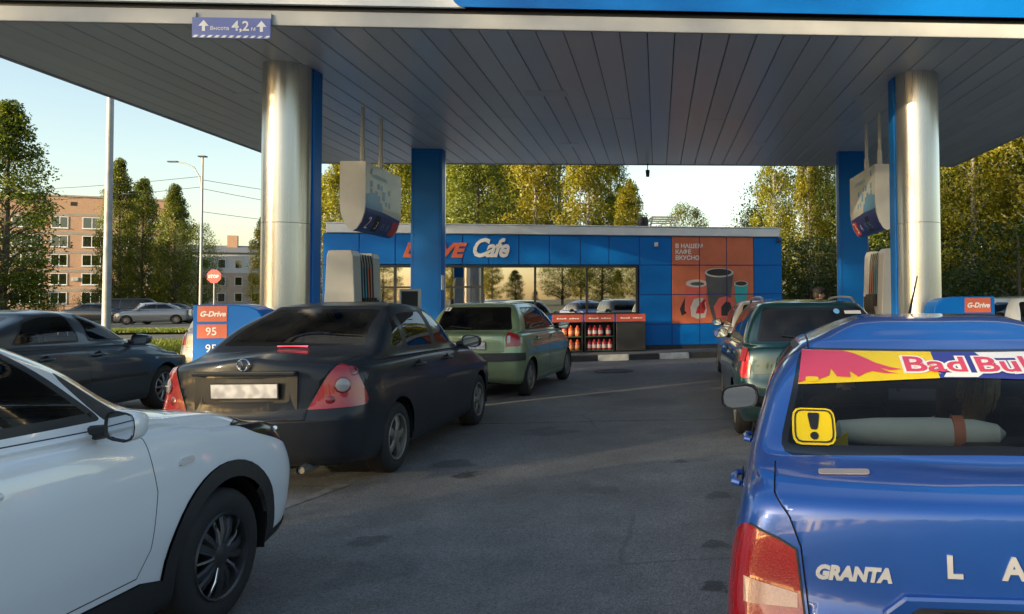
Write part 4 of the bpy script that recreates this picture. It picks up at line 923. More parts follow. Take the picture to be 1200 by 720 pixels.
for x_, z in ((2.2, 10.2), (2.2, 7.5), (7.0, 9.9), (7.0, 7.4), (6.8, 2.7), (10.0, 4.6)): MB().b2((x_, -.4, z), (x_ + .7, -.003, z + .5)).build('air_conditioner', M['grey_trim'], apt, bevel=.03)
fence = thing('yard_fence', 'low dark fence before the brick apartment block', 'fence', (-88, 104, 0), ang)
for i in range(-6, 12): MB().b2((i * 2.0, -.04, 0), (i * 2.0 + .08, .04, 1.5)).build('post', M['charcoal'], fence)
for z in (.5, .95, 1.35): MB().b2((-12, -.015, z), (22.2, .015, z + .05)).build('rail', M['charcoal'], fence)
# pale building with chimney
defmat('plaster_white', (0.52, 0.54, 0.56), .85, var=.15, scale=.5); defmat('plaster_beige', (0.42, 0.34, 0.28), .85, var=.15, scale=.5); defmat('slate', (0.16, 0.17, 0.19), .7)
pb_ = thing('pale_building', 'pale plastered three storey building with brick chimney', 'building', (-84, 140, 0), RAD(20))
MB().b2((0, 0, -.3), (24, 11, 6.6)).build('wall', M['plaster_beige'], pb_); MB().b2((0, 0.003, 6.602), (24, 10.99, 10.2)).build('upper_wall', M['plaster_white'], pb_)
MB().prism([(-.6, 10.201), (11.6, 10.201), (5.5, 11.8)], 0, -.4, 24.4).build('roof', M['slate'], pb_); MB().b2((7.2, 4, 10.9), (8.8, 5.4, 13.6)).build('chimney', M['brick'], pb_)
for z in (1.4, 4.3, 7.4):
    for x_ in np.arange(1.2, 23, 2.6):
        o = MB().b2((x_, -.05, z), (x_ + 1.2, -.002, z + 1.6)).build('window', M['white_trim'], pb_); MB().b2((x_ + .1, -.07, z + .1), (x_ + 1.1, -.052, z + 1.5)).build('pane', M['house_glass'], o)

# ------------------------------------------------------------------ poles, lamps, sign, wires
x, y = at_px(125, 26.5)
po = MB(); po.tube([(0, 0, 0), (0, 0, .9), (0, 0, 11)], [.135, .125, .085], 14)
tag(po.build('lamp_pole', M['galvanised'], smooth=True), 'tall plain grey pole behind the dark grey sedan', 'pole').location = (x, y, 0)
lp = thing('street_lamp', 'curved street lamp with two heads right of the poplars', 'street lamp', (*at_px(235, 45), 0))
MB().tube([(0, 0, 0), (0, 0, 3), (0, 0, 9.7)], [.09, .075, .05], 10).build('pole', M['galvanised'], lp, smooth=True)
MB().tube([(0, 0, 7.6), (-.12, 0, 8.5), (-.45, 0, 9.1), (-1.0, 0, 9.35), (-1.45, 0, 9.42)], .035, 8).build('arm', M['galvanised'], lp, smooth=True)
MB().box((-1.6, 0, 9.42), (.55, .2, .07)).build('lamp_head', M['charcoal'], lp, bevel=.02); MB().box((0, 0, 9.72), (.42, .3, .07)).build('lamp_head', M['charcoal'], lp, bevel=.02)
lp2 = thing('street_lamp', 'thin lamp post rising behind the shop roof', 'street lamp', (*at_px(680, 52), 0))
MB().tube([(0, 0, 0), (0, 0, 9.3)], [.08, .045], 8).build('pole', M['galvanised'], lp2, smooth=True); MB().box((0, 0, 9.33), (.7, .25, .1)).build('lamp_head', M['charcoal'], lp2, bevel=.02)
st = thing('stop_sign', 'red octagonal stop sign beside the street lamp', 'sign', (*at_px(250.5, 40), 0))
MB().tube([(0, .03, 0), (0, .03, 3.1)], .035, 8).build('post', M['galvanised'], st, smooth=True)
oc = [(.36 * cos(RAD(22.5 + 45 * i)), 2.8 + .36 * sin(RAD(22.5 + 45 * i))) for i in range(8)]
MB().prism(oc, 1, -.012, 0).build('plate', M['red'], st)
text_obj('lettering', 'STOP', .2, frame_m((-.26, -.016, 2.73), (1, 0, 0), (0, 0, 1)), M['print_white'], st, offset=.006)
LX = at_px(235, 45)[0]
def wire(a, b, sag, label):
    pts = []
    for i in range(15):
        u = i / 14; p = Vector(a).lerp(Vector(b), u); p.z -= sag * 4 * u * (1 - u); pts.append(p)
    tag(MB().tube(pts, .014, 4, cap=False).build('overhead_wire', M['black']), label, 'wire', 'overhead wires')
wire((-75, 70, 12.0), (LX, 45, 8.6), .9, 'upper overhead wire crossing before the brick building'); wire((-75, 70, 10.9), (LX, 45, 8.0), .9, 'lower overhead wire crossing before the brick building')
wire((LX, 45, 8.4), (-8, 62, 8.2), .5, 'upper overhead wire right of the street lamp'); wire((LX, 45, 7.9), (-8, 62, 7.0), .6, 'middle overhead wire right of the street lamp'); wire((LX, 45, 6.6), (-8, 62, 6.2), .4, 'lower overhead wire right of the street lamp')
# ------------------------------------------------------------------ car body shell: rings of control points, smoothly interpolated
def pchip(P, k):
    """P: (n, ...) control values along axis 0; k samples per span; monotone cubic, returns resampled array"""
    P = np.asarray(P, float); n = len(P)
    d = P[1:] - P[:-1]
    m_ = np.zeros_like(P)
    a, b = d[:-1], d[1:]
    with np.errstate(divide='ignore', invalid='ignore'):
        hm_ = np.where(a * b > 0, 2 * a * b / (a + b), 0.0)
        av = (a + b) / 2
    lim = np.clip(av, -2.2 * np.minimum(abs(a), abs(b)), 2.2 * np.minimum(abs(a), abs(b)))
    m_[1:-1] = np.where(a * b > 0, lim, 0.0); m_[0] = d[0]; m_[-1] = d[-1]
    out = []
    for i in range(n - 1):
        for j in range(k):
            t = j / k; h00 = 2 * t ** 3 - 3 * t ** 2 + 1; h10 = t ** 3 - 2 * t ** 2 + t; h01 = -2 * t ** 3 + 3 * t ** 2; h11 = t ** 3 - t ** 2
            out.append(h00 * P[i] + h10 * m_[i] + h01 * P[i + 1] + h11 * m_[i + 1])
    out.append(P[-1]); return np.array(out)
def ring(xr, xf, w, z, rb=.12, fb=.25, rl=.28, fl=.4, side=None, ry=(.38, .72, .92, .985), fy=(.97, .88, .66, .36)):
    """half outline, rear centre -> side -> front centre; z: 5 values at u = 0, 3, 6, 9, 12"""
    xs_ = [xr, xr + .10 * rb, xr + .42 * rb, xr + rb, xr + rb + rl]
    fs_ = [xf - fb - fl, xf - fb, xf - .42 * fb, xf - .10 * fb, xf]
    mid_ = side if side else [xs_[4] + (fs_[0] - xs_[4]) * q for q in (.25, .5, .75)]
    X = xs_ + list(mid_) + fs_
    Y = [0, ry[0] * w, ry[1] * w, ry[2] * w, ry[3] * w, w, w, w, fy[0] * w, fy[1] * w, fy[2] * w, fy[3] * w, 0]
    if not hasattr(z, '__len__'): z = [z] * 5
    Z = pchip(np.array(z, float), 3)
    return np.stack([X, Y, Z], 1)
def shell(rings, ku, kv):
    A = np.array(rings)                                      # (nr, 13, 3)
    # mirrored end points keep the centre line smooth across y = 0
    ext = np.concatenate([A[:, 1:2] * [1, -1, 1], A, A[:, -2:-1] * [1, -1, 1]], 1)
    U = pchip(ext.transpose(1, 0, 2), ku)[ku:-ku]             # (nu, nr, 3)
    U = U.transpose(1, 0, 2)
    V = pchip(U, kv)                                          # (nv, nu, 3)
    V[:, 0, 1] = 0; V[:, -1, 1] = 0
    nv, nu = V.shape[:2]
    bm = bmesh.new(); lay = bm.faces.layers.int.new('band')
    L_ = [[bm.verts.new(V[i, j]) for j in range(nu)] for i in range(nv)]
    Rr = [[L_[i][j] if j in (0, nu - 1) else bm.verts.new(V[i, j] * [1, -1, 1]) for j in range(nu)] for i in range(nv)]
    for i in range(nv - 1):
        for j in range(nu - 1):
            for g, fl in ((L_, 0), (Rr, 1)):
                q = [g[i][j], g[i][j + 1], g[i + 1][j + 1], g[i + 1][j]]
                if fl: q = q[::-1]
                qq = []
                for v in q:
                    if v not in qq: qq.append(v)
                if len(qq) < 3: continue
                try: f = bm.faces.new(qq)
                except ValueError: continue
                f[lay] = i // kv; f.smooth = True
    bmesh.ops.remove_doubles(bm, verts=bm.verts, dist=1e-5)
    bmesh.ops.recalc_face_normals(bm, faces=bm.faces); bm.normal_update()
    if sum(f.normal.z * f.calc_area() for f in bm.faces) < 0: bmesh.ops.reverse_faces(bm, faces=bm.faces)
    bm.normal_update()
    return bm, lay
def mirror_poly(p): return [(-a, b) for a, b in p][::-1]
def arc(cx, cz, r, a0, a1, n): return [(cx + r * cos(RAD(a0 + (a1 - a0) * i / n)), cz + r * sin(RAD(a0 + (a1 - a0) * i / n))) for i in range(n + 1)]
def smooth_poly(p, it=1, r=.05):
    """round the corners of a polygon"""
    q = []; n = len(p); r *= it
    for i in range(n):
        a, b, c = Vector(p[i - 1]), Vector(p[i]), Vector(p[(i + 1) % n])
        ra = min(r, (a - b).length * .45); rc = min(r, (c - b).length * .45)
        A = b + (a - b).normalized() * ra; B = b + (c - b).normalized() * rc
        for t in (0, .33, .67, 1): 
            m_ = A * (1 - t) ** 2 + b * 2 * t * (1 - t) + B * t * t; q.append((m_.x, m_.y))
    return q
def offset_poly(p, d):
    n = len(p); A = sum(p[i][0] * p[(i + 1) % n][1] - p[(i + 1) % n][0] * p[i][1] for i in range(n)); sg = 1 if A > 0 else -1
    out = []
    for i in range(n):
        a, b, c = Vector(p[i - 1]), Vector(p[i]), Vector(p[(i + 1) % n])
        e1 = (b - a); e2 = (c - b)
        if e1.length < 1e-7 or e2.length < 1e-7: continue
        e1.normalize(); e2.normalize(); n1 = Vector((-e1.y, e1.x)) * sg; n2 = Vector((-e2.y, e2.x)) * sg
        m_ = n1 + n2
        if m_.length < 1e-6: continue
        m_.normalize(); k = d / max(.35, m_.dot(n1)); q = b + m_ * k; out.append((q.x, q.y))
    return out
from mathutils.bvhtree import BVHTree
class Car:
    def __init__(s, name, label, loc, heading, rings, L, wheels, wr, tw=0.2, ku=8, kv=5, group=None, cat='car', paintm=None):
        s.root = thing(name, label, cat, (0, 0, 0), 0, group)
        h = RAD(heading); s.L = L; s.off = Vector((-L / 2, 0, 0))
        fw = Vector((sin(h), cos(h), 0))
        s.root.location = Vector((*loc, 0)) + fw * (L / 2); s.root.rotation_euler = (0, 0, pi / 2 - h)
        s.bm, s.lay = shell(rings, ku, kv); s.nr = len(rings); s.paint = paintm; s.wheels = wheels; s.wr = wr; s.w = max(r[:, 1].max() for r in rings)
        s.body = None; s.bvh = BVHTree.FromBMesh(s.bm)
    def sel(s, lo, hi, ny=None, nx=None, side=None, nz=None):
        lay = s.lay
        def f(fc):
            if not (lo <= fc[lay] < hi): return False
            n = fc.normal
            if ny is not None and abs(n.y) < ny: return False
            if nx is not None and n.x * (1 if nx > 0 else -1) < abs(nx): return False
            if nz is not None and n.z < nz: return False
            if side is not None and fc.calc_center_median().y * side < 0: return False
            return True
        return f
    def obj(s, nb, name, mats, parent=None, lab=None):
        o = bm_obj(nb, name, mats, parent or s.root, s.off if parent is None or parent is s.root or True else None)
        if lab: o['label'] = lab
        return o
    def part(s, poly, ax, flt, name, mats, rim=0.0, push=0.0, rimpush=None, lift=0.0, parent=None, split=True):
        """cut polygon out of the shell into an own part; rim = width of the border strip (second material)"""
        fs = cut(s.bm, poly, ax, flt)
        if not fs: print('EMPTY PART', name); return None
        nb = take(s.bm, fs); nb.normal_update()
        # orient as the shell (outwards)
        bmesh.ops.recalc_face_normals(nb, faces=nb.faces); c = sum((f.calc_center_median() * f.calc_area() for f in nb.faces), Vector()) / max(1e-9, sum(f.calc_area() for f in nb.faces))
        out = sum(((f.calc_center_median() - Vector((s.L / 2, 0, .6))).dot(f.normal) * f.calc_area() for f in nb.faces))
        if out < 0: bmesh.ops.reverse_faces(nb, faces=nb.faces)
        nb.normal_update()
        if rim > 0:
            ins = set(cut(nb, offset_poly(poly, rim), ax)); nb.normal_update()
            for f in nb.faces: f.material_index = 0 if f in ins else 1
            if rimpush is not None:
                mv = {v: v.normal.copy() for v in nb.verts if all(f not in ins for f in v.link_faces)}
                for v, nn in mv.items(): v.co += nn * rimpush
        if push:
            nb.normal_update(); mv = {v: v.normal.copy() for v in nb.verts}
            for v, nn in mv.items(): v.co += nn * push
        return s.obj(nb, name, mats, parent)
    def both(s, poly, ax, lo, hi, name, mats, **kw):
        """the same feature on both flanks (side view polygon) as two parts"""
        ny = kw.pop('ny', .35)
        return [s.part(poly, ax, s.sel(lo, hi, ny=ny, side=sd), name, mats, **kw) for sd in (1, -1)]
    def arches(s, hi, r, clad=None, cladm=None, zc=None, lip=True):
        for xa in s.wheels:
            zc_ = zc or s.wr
            for sd in (1, -1):
                if clad:
                    poly = arc(xa, zc_, r + clad, 198, -18, 26); poly = [(p[0], max(p[1], .0)) for p in poly]
                    poly = [(poly[0][0], -.2)] + poly + [(poly[-1][0], -.2)]
                    fl = s.sel(0, hi, ny=.25, side=sd)
                poly2 = arc(xa, zc_, r, 200, -20, 26); poly2 = [(poly2[0][0], -.3)] + poly2 + [(poly2[-1][0], -.3)]
                fs = cut(s.bm, poly2, (0, 2), s.sel(0, hi, ny=.2, side=sd)); bmesh.ops.delete(s.bm, geom=fs, context='FACES')
                if clad: s.part(poly, (0, 2), fl, 'arch_cladding', [cladm, cladm], push=0.012)
                # rolled lip and dark liner
                W = s.w; m_ = MB(); a0, a1 = -RAD(12), pi + RAD(12)
                m_.lathe([(r + .004, sd * (W - .035)), (r + .004, sd * (W - .10)), (r + .03, sd * (W - .14)), (r + .03, sd * (W - .5))], 24, axis=1, c=(xa, 0, zc_), a0=a0, a1=a1)
                m_.lathe([(0.02, sd * (W - .5)), (r + .03, sd * (W - .5))], 24, axis=1, c=(xa, 0, zc_), a0=a0, a1=a1)
                me = m_.mesh('wheel_well', M['black'], smooth=True); me.transform(Matrix.Translation(s.off)); link('wheel_well', me, s.root)
    def finish(s, name='body', extra=None):
        s.body = s.obj(s.bm, name, [s.paint] + (extra or [])); return s.body
    def mb(s, m_, name, mats, parent=None, **kw):
        me = m_.mesh(name, mats, **kw); me.transform(Matrix.Translation(s.off)); return link(name, me, parent or s.root)
    def text(s, name, body, size, Mx, m_, parent=None, **kw):
        return text_obj(name, body, size, Matrix.Translation(s.off) @ Mx, m_, parent or s.root, **kw)
    def add_wheels(s, style, rimm, tyre_w=.20, track=None, steer=0, well=None):
        rr_ = s.wr
        if style not in WHEELS: WHEELS[style] = make_wheel(rr_, tyre_w, style, rimm)
        ty, rm, br = WHEELS[style]
        for xa in s.wheels:
            for sd in (1, -1):
                o = link('wheel', ty, s.root); o.location = Vector((xa, sd * ((track or s.w) - tyre_w / 2 - .03), rr_)) + s.off
                o.rotation_euler = (0, random.random() * 6, (0 if sd < 0 else pi) + (RAD(steer) if xa == max(s.wheels) else 0))
                link('rim', rm, o); link('brake_disc', br, o)
    def pick(s, x, z, side, lo=0, hi=99):
        h = s.bvh.ray_cast(Vector((x, side * 3, z)), Vector((0, -side, 0))); return h[0].y
    def hit(s, o, d):
        h = s.bvh.ray_cast(Vector(o), Vector(d).normalized()); n = h[1]
        return h[0], (n if n.dot(Vector(d)) < 0 else -n)
    def pick_rear(s, y, z, front=False):
        h = s.bvh.ray_cast(Vector((12 if front else -3, y, z)), Vector((-1 if front else 1, 0, 0))); return h[0].x
    def stick(s, m_, name, mats, o, d, lift=.003, parent=None, up=(0, 0, 1), **kw):
        """put a small shape (modelled in its local x-y plane, z outwards) on the shell where the ray o,d hits"""
        p, n = s.hit(o, d); u = Vector(up); x = u.cross(n).normalized(); y = n.cross(x)
        Mx = Matrix(((x.x, y.x, n.x, p.x + n.x * lift), (x.y, y.y, n.y, p.y + n.y * lift), (x.z, y.z, n.z, p.z + n.z * lift), (0, 0, 0, 1)))
        me = m_.mesh(name, mats, **kw) if isinstance(m_, MB) else m_
        me.transform(Matrix.Translation(s.off) @ Mx); return link(name, me, parent or s.root)
    def decal(s, poly, ax, flt, name, m_, push=.002, parent=None):
        fs = cut(s.bm, poly, ax, flt)
        if not fs: print('EMPTY DECAL', name); return
        nb = take(s.bm, fs, keep=True); bmesh.ops.recalc_face_normals(nb, faces=nb.faces)
        for f in nb.faces: f.material_index = 0
        if sum((f.calc_center_median() - Vector((s.L / 2, 0, .6))).dot(f.normal) * f.calc_area() for f in nb.faces) < 0: bmesh.ops.reverse_faces(nb, faces=nb.faces)
        nb.normal_update(); mv = {v: v.normal.copy() for v in nb.verts}
        for v, nn in mv.items(): v.co += nn * push
        return s.obj(nb, name, [m_], parent)
    def rear_text(s, name, body, size, y, z, m_, push=.003, parent=None, slant=1.0, thick=0.0, **kw):
        """lettering wrapped onto the rear of the shell, readable from behind"""
        me = text_mesh(body, size, **kw); me.materials.clear(); me.materials.append(m_); me.name = name
        for v in me.vertices:
            h = s.bvh.ray_cast(Vector((-3, y - v.co.x, z + v.co.y * slant)), Vector((1, 0, 0))); d = v.co.z
            n = h[1] if h[1].x < 0 else -h[1]
            v.co = h[0] + n * (push + d + thick)
        me.transform(Matrix.Translation(s.off)); return link(name, me, parent or s.root)
    def mirror(s, x, z, m_, side=-1, y=None, sc=1.0, wy=1.0, dxs=1.0, tilt=0.0):
        """door mirror: shell, glass facing rearwards, short arm"""
        for sd in (1, -1):
            yb = (y if y is not None else .8) 
            t0 = MB(); pr = []
            n = 14; vs = []; fs = []
            # superellipse cross-section tapering forwards
            st_ = [(-.045, 1.0), (-.03, 1.03), (.03, 1.02), (.085, .9), (.125, .68), (.145, .35)]
            for dx, k in st_:
                for j in range(n):
                    a = 2 * pi * j / n; cy_ = abs(cos(a)) ** .6 * (1 if cos(a) > 0 else -1); cz_ = abs(sin(a)) ** .7 * (1 if sin(a) > 0 else -1)
                    vs.append((x + dx * sc * dxs, sd * (yb + (.115 + .105 * cy_ * k * wy) * sc), z + (.068 * cz_ * k - (.01 if cy_ > 0 else 0)) * sc))
            for i in range(len(st_) - 1):
                for j in range(n): fs.append((i * n + j, i * n + (j + 1) % n, (i + 1) * n + (j + 1) % n, (i + 1) * n + j))
            fs.append(tuple((len(st_) - 1) * n + j for j in range(n)))
            t0.add(vs, fs); o = s.mb(t0, 'door_mirror', m_, smooth=True)
            g = MB(); g.add([(x - .03 * sc + (v[2] - z) * tilt, v[1] * 0 + sd * (yb + .115 * sc) + (v[1] - sd * (yb + .115 * sc)) * .9, z + (v[2] - z) * .88) for v in vs[:n]], [tuple(range(n))]); s.mb(g, 'mirror_glass', M['mirror'], o)
            rm_ = MB(); k = [(x - .045 * sc, v[1], v[2]) for v in vs[:n]]; k2 = [(x - .036 * sc, sd * (yb + .115 * sc) + (v[1] - sd * (yb + .115 * sc)) * .89, z + (v[2] - z) * .87) for v in vs[:n]]
            rm_.add(k + k2, [(j, (j + 1) % n, n + (j + 1) % n, n + j) for j in range(n)]); s.mb(rm_, 'mirror_rim', M['plastic_black'], o)
            ar = MB(); ar.tube([(x + .03 * sc, sd * (yb - .06), z - .045 * sc), (x + .02 * sc, sd * (yb + .05 * sc), z - .03 * sc)], [.035 * sc, .03 * sc], 8); s.mb(ar, 'mirror_arm', M['plastic_black'], o, smooth=True)
    def plate(s, x, z, tilt=0.0, rear=True, w_=.52, h_=.112, y=0.0):
        sg = -1 if rear else 1
        Mx = Matrix.Translation((x, y, z)) @ Matrix.Rotation(RAD(tilt) * sg, 4, 'Y')
        b = MB(); b.b2((-.004, -w_ / 2, -h_ / 2), (.004, w_ / 2, h_ / 2)); me = b.mesh('number_plate', M['plate'], bevel=.003); me.transform(Matrix.Translation(s.off) @ Mx); o = link('number_plate', me, s.root)
        f = MB(); t_ = .006
        for a, c in (((-w_ / 2 - .008, -h_ / 2 - .008), (w_ / 2 + .008, -h_ / 2)), ((-w_ / 2 - .008, h_ / 2), (w_ / 2 + .008, h_ / 2 + .008)), ((-w_ / 2 - .008, -h_ / 2), (-w_ / 2, h_ / 2)), ((w_ / 2, -h_ / 2), (w_ / 2 + .008, h_ / 2))): f.b2((-t_, a[0], a[1]), (t_, c[0], c[1]))
        me = f.mesh('plate_frame', M['plastic_black']); me.transform(Matrix.Translation(s.off) @ Mx); link('plate_frame', me, o)
    def interior(s, zs, x0, x1, w_, rear_x, front_x, seat=M['seat_cloth'], zr=None, wheel=True, tub=True):
        """floor pan, dashboard, steering wheel and seats"""
        if tub:
            b = MB(); b.b2((x0 - .25, -w_, .24), (x1 + .1, w_, .30)); b.b2((x1 - .1, -w_ + .02, .30), (x1 + .12, w_ - .02, zs - .16)); b.b2((x0 - .3, -w_ + .02, .30), (x0 - .2, w_ - .02, zs - .12))
            b.b2((x0 - .2, w_ - .03, .3), (x1 - .1, w_, zs - .10)); b.b2((x0 - .2, -w_, .3), (x1 - .1, -w_ + .03, zs - .10)); s.mb(b, 'cabin_tub', M['interior'])
        d = MB(); d.prism([(x1 - .32, zs - .22), (x1 - .34, zs - .03), (x1 - .22, zs + .015), (x1 + .10, zs - .01), (x1 + .1, zs - .22)], 1, -w_ + .05, w_ - .05); s.mb(d, 'dashboard', M['interior'], bevel=.02, seg=2)
        if wheel:
            wv = MB(); c = Vector((x1 - .46, .36, zs - .02)); pts = []
            for i in range(25):
                a = 2 * pi * i / 24; pts.append(c + Vector((-.09 * sin(a) * -1, .185 * cos(a), .165 * sin(a))))
            wv.tube(pts, .016, 6, cap=False); wv.tube([c + Vector((0, -.17, 0)), c + Vector((.02, 0, -.01)), c + Vector((0, .17, 0))], .02, 6); wv.tube([c, c + Vector((.2, 0, -.08))], .03, 6); s.mb(wv, 'steering_wheel', M['plastic_black'], smooth=True)
        def seat_(x, y, wd, zh, hr=True):
            b = MB(); n = 10; prof = [(0, .36), (.06, .34), (.10, .6), (.16, zh - .1), (.17, zh - .01), (.10, zh + .02), (.05, zh - .03), (-.03, .62), (-.10, .50)]
            b.prism([(x - p[0], p[1]) for p in prof], 1, y - wd / 2, y + wd / 2); b.b2((x - .05, y - wd / 2, .34), (x + .45, y + wd / 2, .5))
            o = s.mb(b, 'seat', seat, bevel=.035, seg=3)
            if hr:
                h = MB(); h.box((x - .17, y, zh + .12), (.09, .25, .15)); s.mb(h, 'headrest', seat, o, bevel=.035, seg=3)
                for dy in (-.06, .06): s.mb(MB().tube([(x - .15, y + dy, zh - .02), (x - .16, y + dy, zh + .08)], .008, 6), 'headrest_post', M['chrome'], o)
        seat_(front_x, .36, .46, zs + .13); seat_(front_x, -.36, .46, zs + .13)
        zr = zr or zs
        b = MB(); prof = [(0, .36), (.10, .6), (.2, zr - .06), (.19, zr), (.12, zr + .01), (.05, zr - .06), (-.06, .55)]
        b.prism([(rear_x - p[0], p[1]) for p in prof], 1, -w_ + .06, w_ - .06); s.mb(b, 'rear_seat', seat, bevel=.03, seg=2)
        for y in (-.36, .36):
            h = MB(); h.box((rear_x - .2, y, zr + .09), (.09, .24, .13)); s.mb(h, 'rear_headrest', seat, bevel=.03, seg=2)
    def handle(s, x, z, side, m_, lo=0, hi=99):
        y = s.pick(x, z, side, lo, hi) * 1.0; sd = side
        b = MB(); b.tube([(x - .10, y + sd * .008, z), (x - .085, y + sd * .034, z + .003), (x, y + sd * .042, z + .005), (x + .085, y + sd * .034, z + .003), (x + .10, y + sd * .008, z)], [.012, .015, .017, .015, .012], 8); s.mb(b, 'door_handle', m_, smooth=True)
        c = MB(); c.lathe([(0, .004), (.045, .003), (.05, 0)], 14, axis=1, c=(x, y + (0.002 if sd > 0 else -.005), z)); s.mb(c, 'handle_cup', M['black'], smooth=True)
WHEELS = {}
M['mirror'] = mat('mirror_glass', (0.55, 0.57, 0.6), 0.03, metal=1.0)
def plate_mat():
    mt, t, b = nodes('plate'); tc = N(t, 'ShaderNodeTexCoord'); mp = N(t, 'ShaderNodeMapping'); mp.inputs['Scale'].default_value = (8, 17, 14)
    t.links.new(tc.outputs['Object'], mp.inputs[0]); n = N(t, 'ShaderNodeTexNoise', Scale=1.0, Detail=0.5); t.links.new(mp.outputs[0], n.inputs['Vector'])
    r = N(t, 'ShaderNodeValToRGB'); r.color_ramp.elements[0].position = .35; r.color_ramp.elements[0].color = (.46, .45, .47, 1); r.color_ramp.elements[1].position = .62; r.color_ramp.elements[1].color = (.74, .73, .74, 1)
    t.links.new(n.outputs['Fac'], r.inputs[0]); t.links.new(r.outputs[0], b.inputs['Base Color']); b.inputs['Roughness'].default_value = .4; return mt
M['plate'] = plate_mat()
def make_wheel(R_, tw, style, rimm):
    """axis along y, outer face at -y"""
    r1 = R_ * {'kia': .66, 'five': .66, 'multi': .68, 'steel': .62, 'far': .62}.get(style, .64)
    ty = MB(); h = tw / 2
    ty.lathe([(r1, h), (r1 + .02, h), (R_ - .045, h + .004), (R_ - .014, h - .012), (R_, h - .035), (R_ + .001, 0), (R_, -h + .035), (R_ - .014, -h + .012), (R_ - .045, -h - .004), (r1 + .02, -h), (r1 - .004, -h + .008)], 40, axis=1)
    for k in (-.05, 0, .05): ty.lathe([(R_ + .0015, k * tw / .2 - .003), (R_ - .006, k * tw / .2), (R_ + .0015, k * tw / .2 + .003)], 40, axis=1, mi=0)
    tyre = ty.mesh('wheel', M['rubber'], smooth=True)
    rm = MB()
    rm.lathe([(r1, -h + .006), (r1 - .006, -h - .002), (r1 - .018, -h + .004), (r1 - .022, -h + .03), (r1 - .035, h - .01), (r1, h)], 40, axis=1)
    yo = -h + .022
    def spoke(a, w0, w1, r0, r2, dp=.02, mi=0):
        ca, sa = cos(a), sin(a); tx, tz = -sa, ca
        v = []
        for rr_, ww, yy in ((r0, w0, yo - .012), ((r0 + r2) / 2, (w0 + w1) / 2, yo - .016), (r2, w1, yo + .004)):
            for sg, dy in ((-1, .012), (-.55, 0), (.55, 0), (1, .012), (.9, .035), (-.9, .035)): v.append((rr_ * ca + sg * ww / 2 * tx, yy + dy, rr_ * sa + sg * ww / 2 * tz))
        fs = [(i * 6 + j, i * 6 + (j + 1) % 6, (i + 1) * 6 + (j + 1) % 6, (i + 1) * 6 + j) for i in range(2) for j in range(6)]
        rm.add(v, fs, mi)
    r2 = r1 - .016
    if style == 'five':
        for i in range(5): spoke(2 * pi * i / 5, .062, .085, .05, r2)
    elif style == 'kia':
        for i in range(5):
            for d in (-.17, .17): spoke(2 * pi * i / 5 + d, .034, .05, .05, r2, mi=(0 if d < 0 else 0))
            spoke(2 * pi * i / 5 + pi / 5, .022, .02, .05, r2, mi=1)
    elif style == 'multi':
        for i in range(9): spoke(2 * pi * i / 9, .035, .04, .05, r2)
    elif style == 'getz':
        for i in range(7): spoke(2 * pi * i / 7, .07, .085, .05, r2)
    else:
        for i in range(8): spoke(2 * pi * i / 8, .06, .09, .05, r2)
    rm.lathe([(0, yo - .022), (.03, yo - .02), (.058, yo - .012), (.068, yo + .012), (.068, yo + .06)], 20, axis=1)
    for i in range(4 if style != 'five' else 5):
        a = 2 * pi * i / (4 if style != 'five' else 5) + .3; rm.lathe([(0, yo - .004), (.009, yo - .003), (.009, yo + .02)], 6, axis=1, c=(.085 * cos(a), .004, .085 * sin(a)), mi=1)
    rim = rm.mesh('rim', [rimm, M['chrome'] if style == 'kia' else rimm], smooth=True)
    br = MB(); br.lathe([(.02, h * .1 - .02), (r1 * .72, h * .1 - .02), (r1 * .72, h * .1), (r1 - .03, h * .1 + .01)], 24, axis=1); br.box((r1 * .55, h * .1 - .03, .02), (.08, .06, .16))
    brk = br.mesh('brake_disc', M['brake'], smooth=True)
    return tyre, rim, brk
defmat('brake', (0.06, 0.055, 0.05), .6, metal=.5, var=.3)
defmat('alloy_dark', (0.06, 0.062, 0.066), .35, metal=.6, var=.15)
ring0 = ring
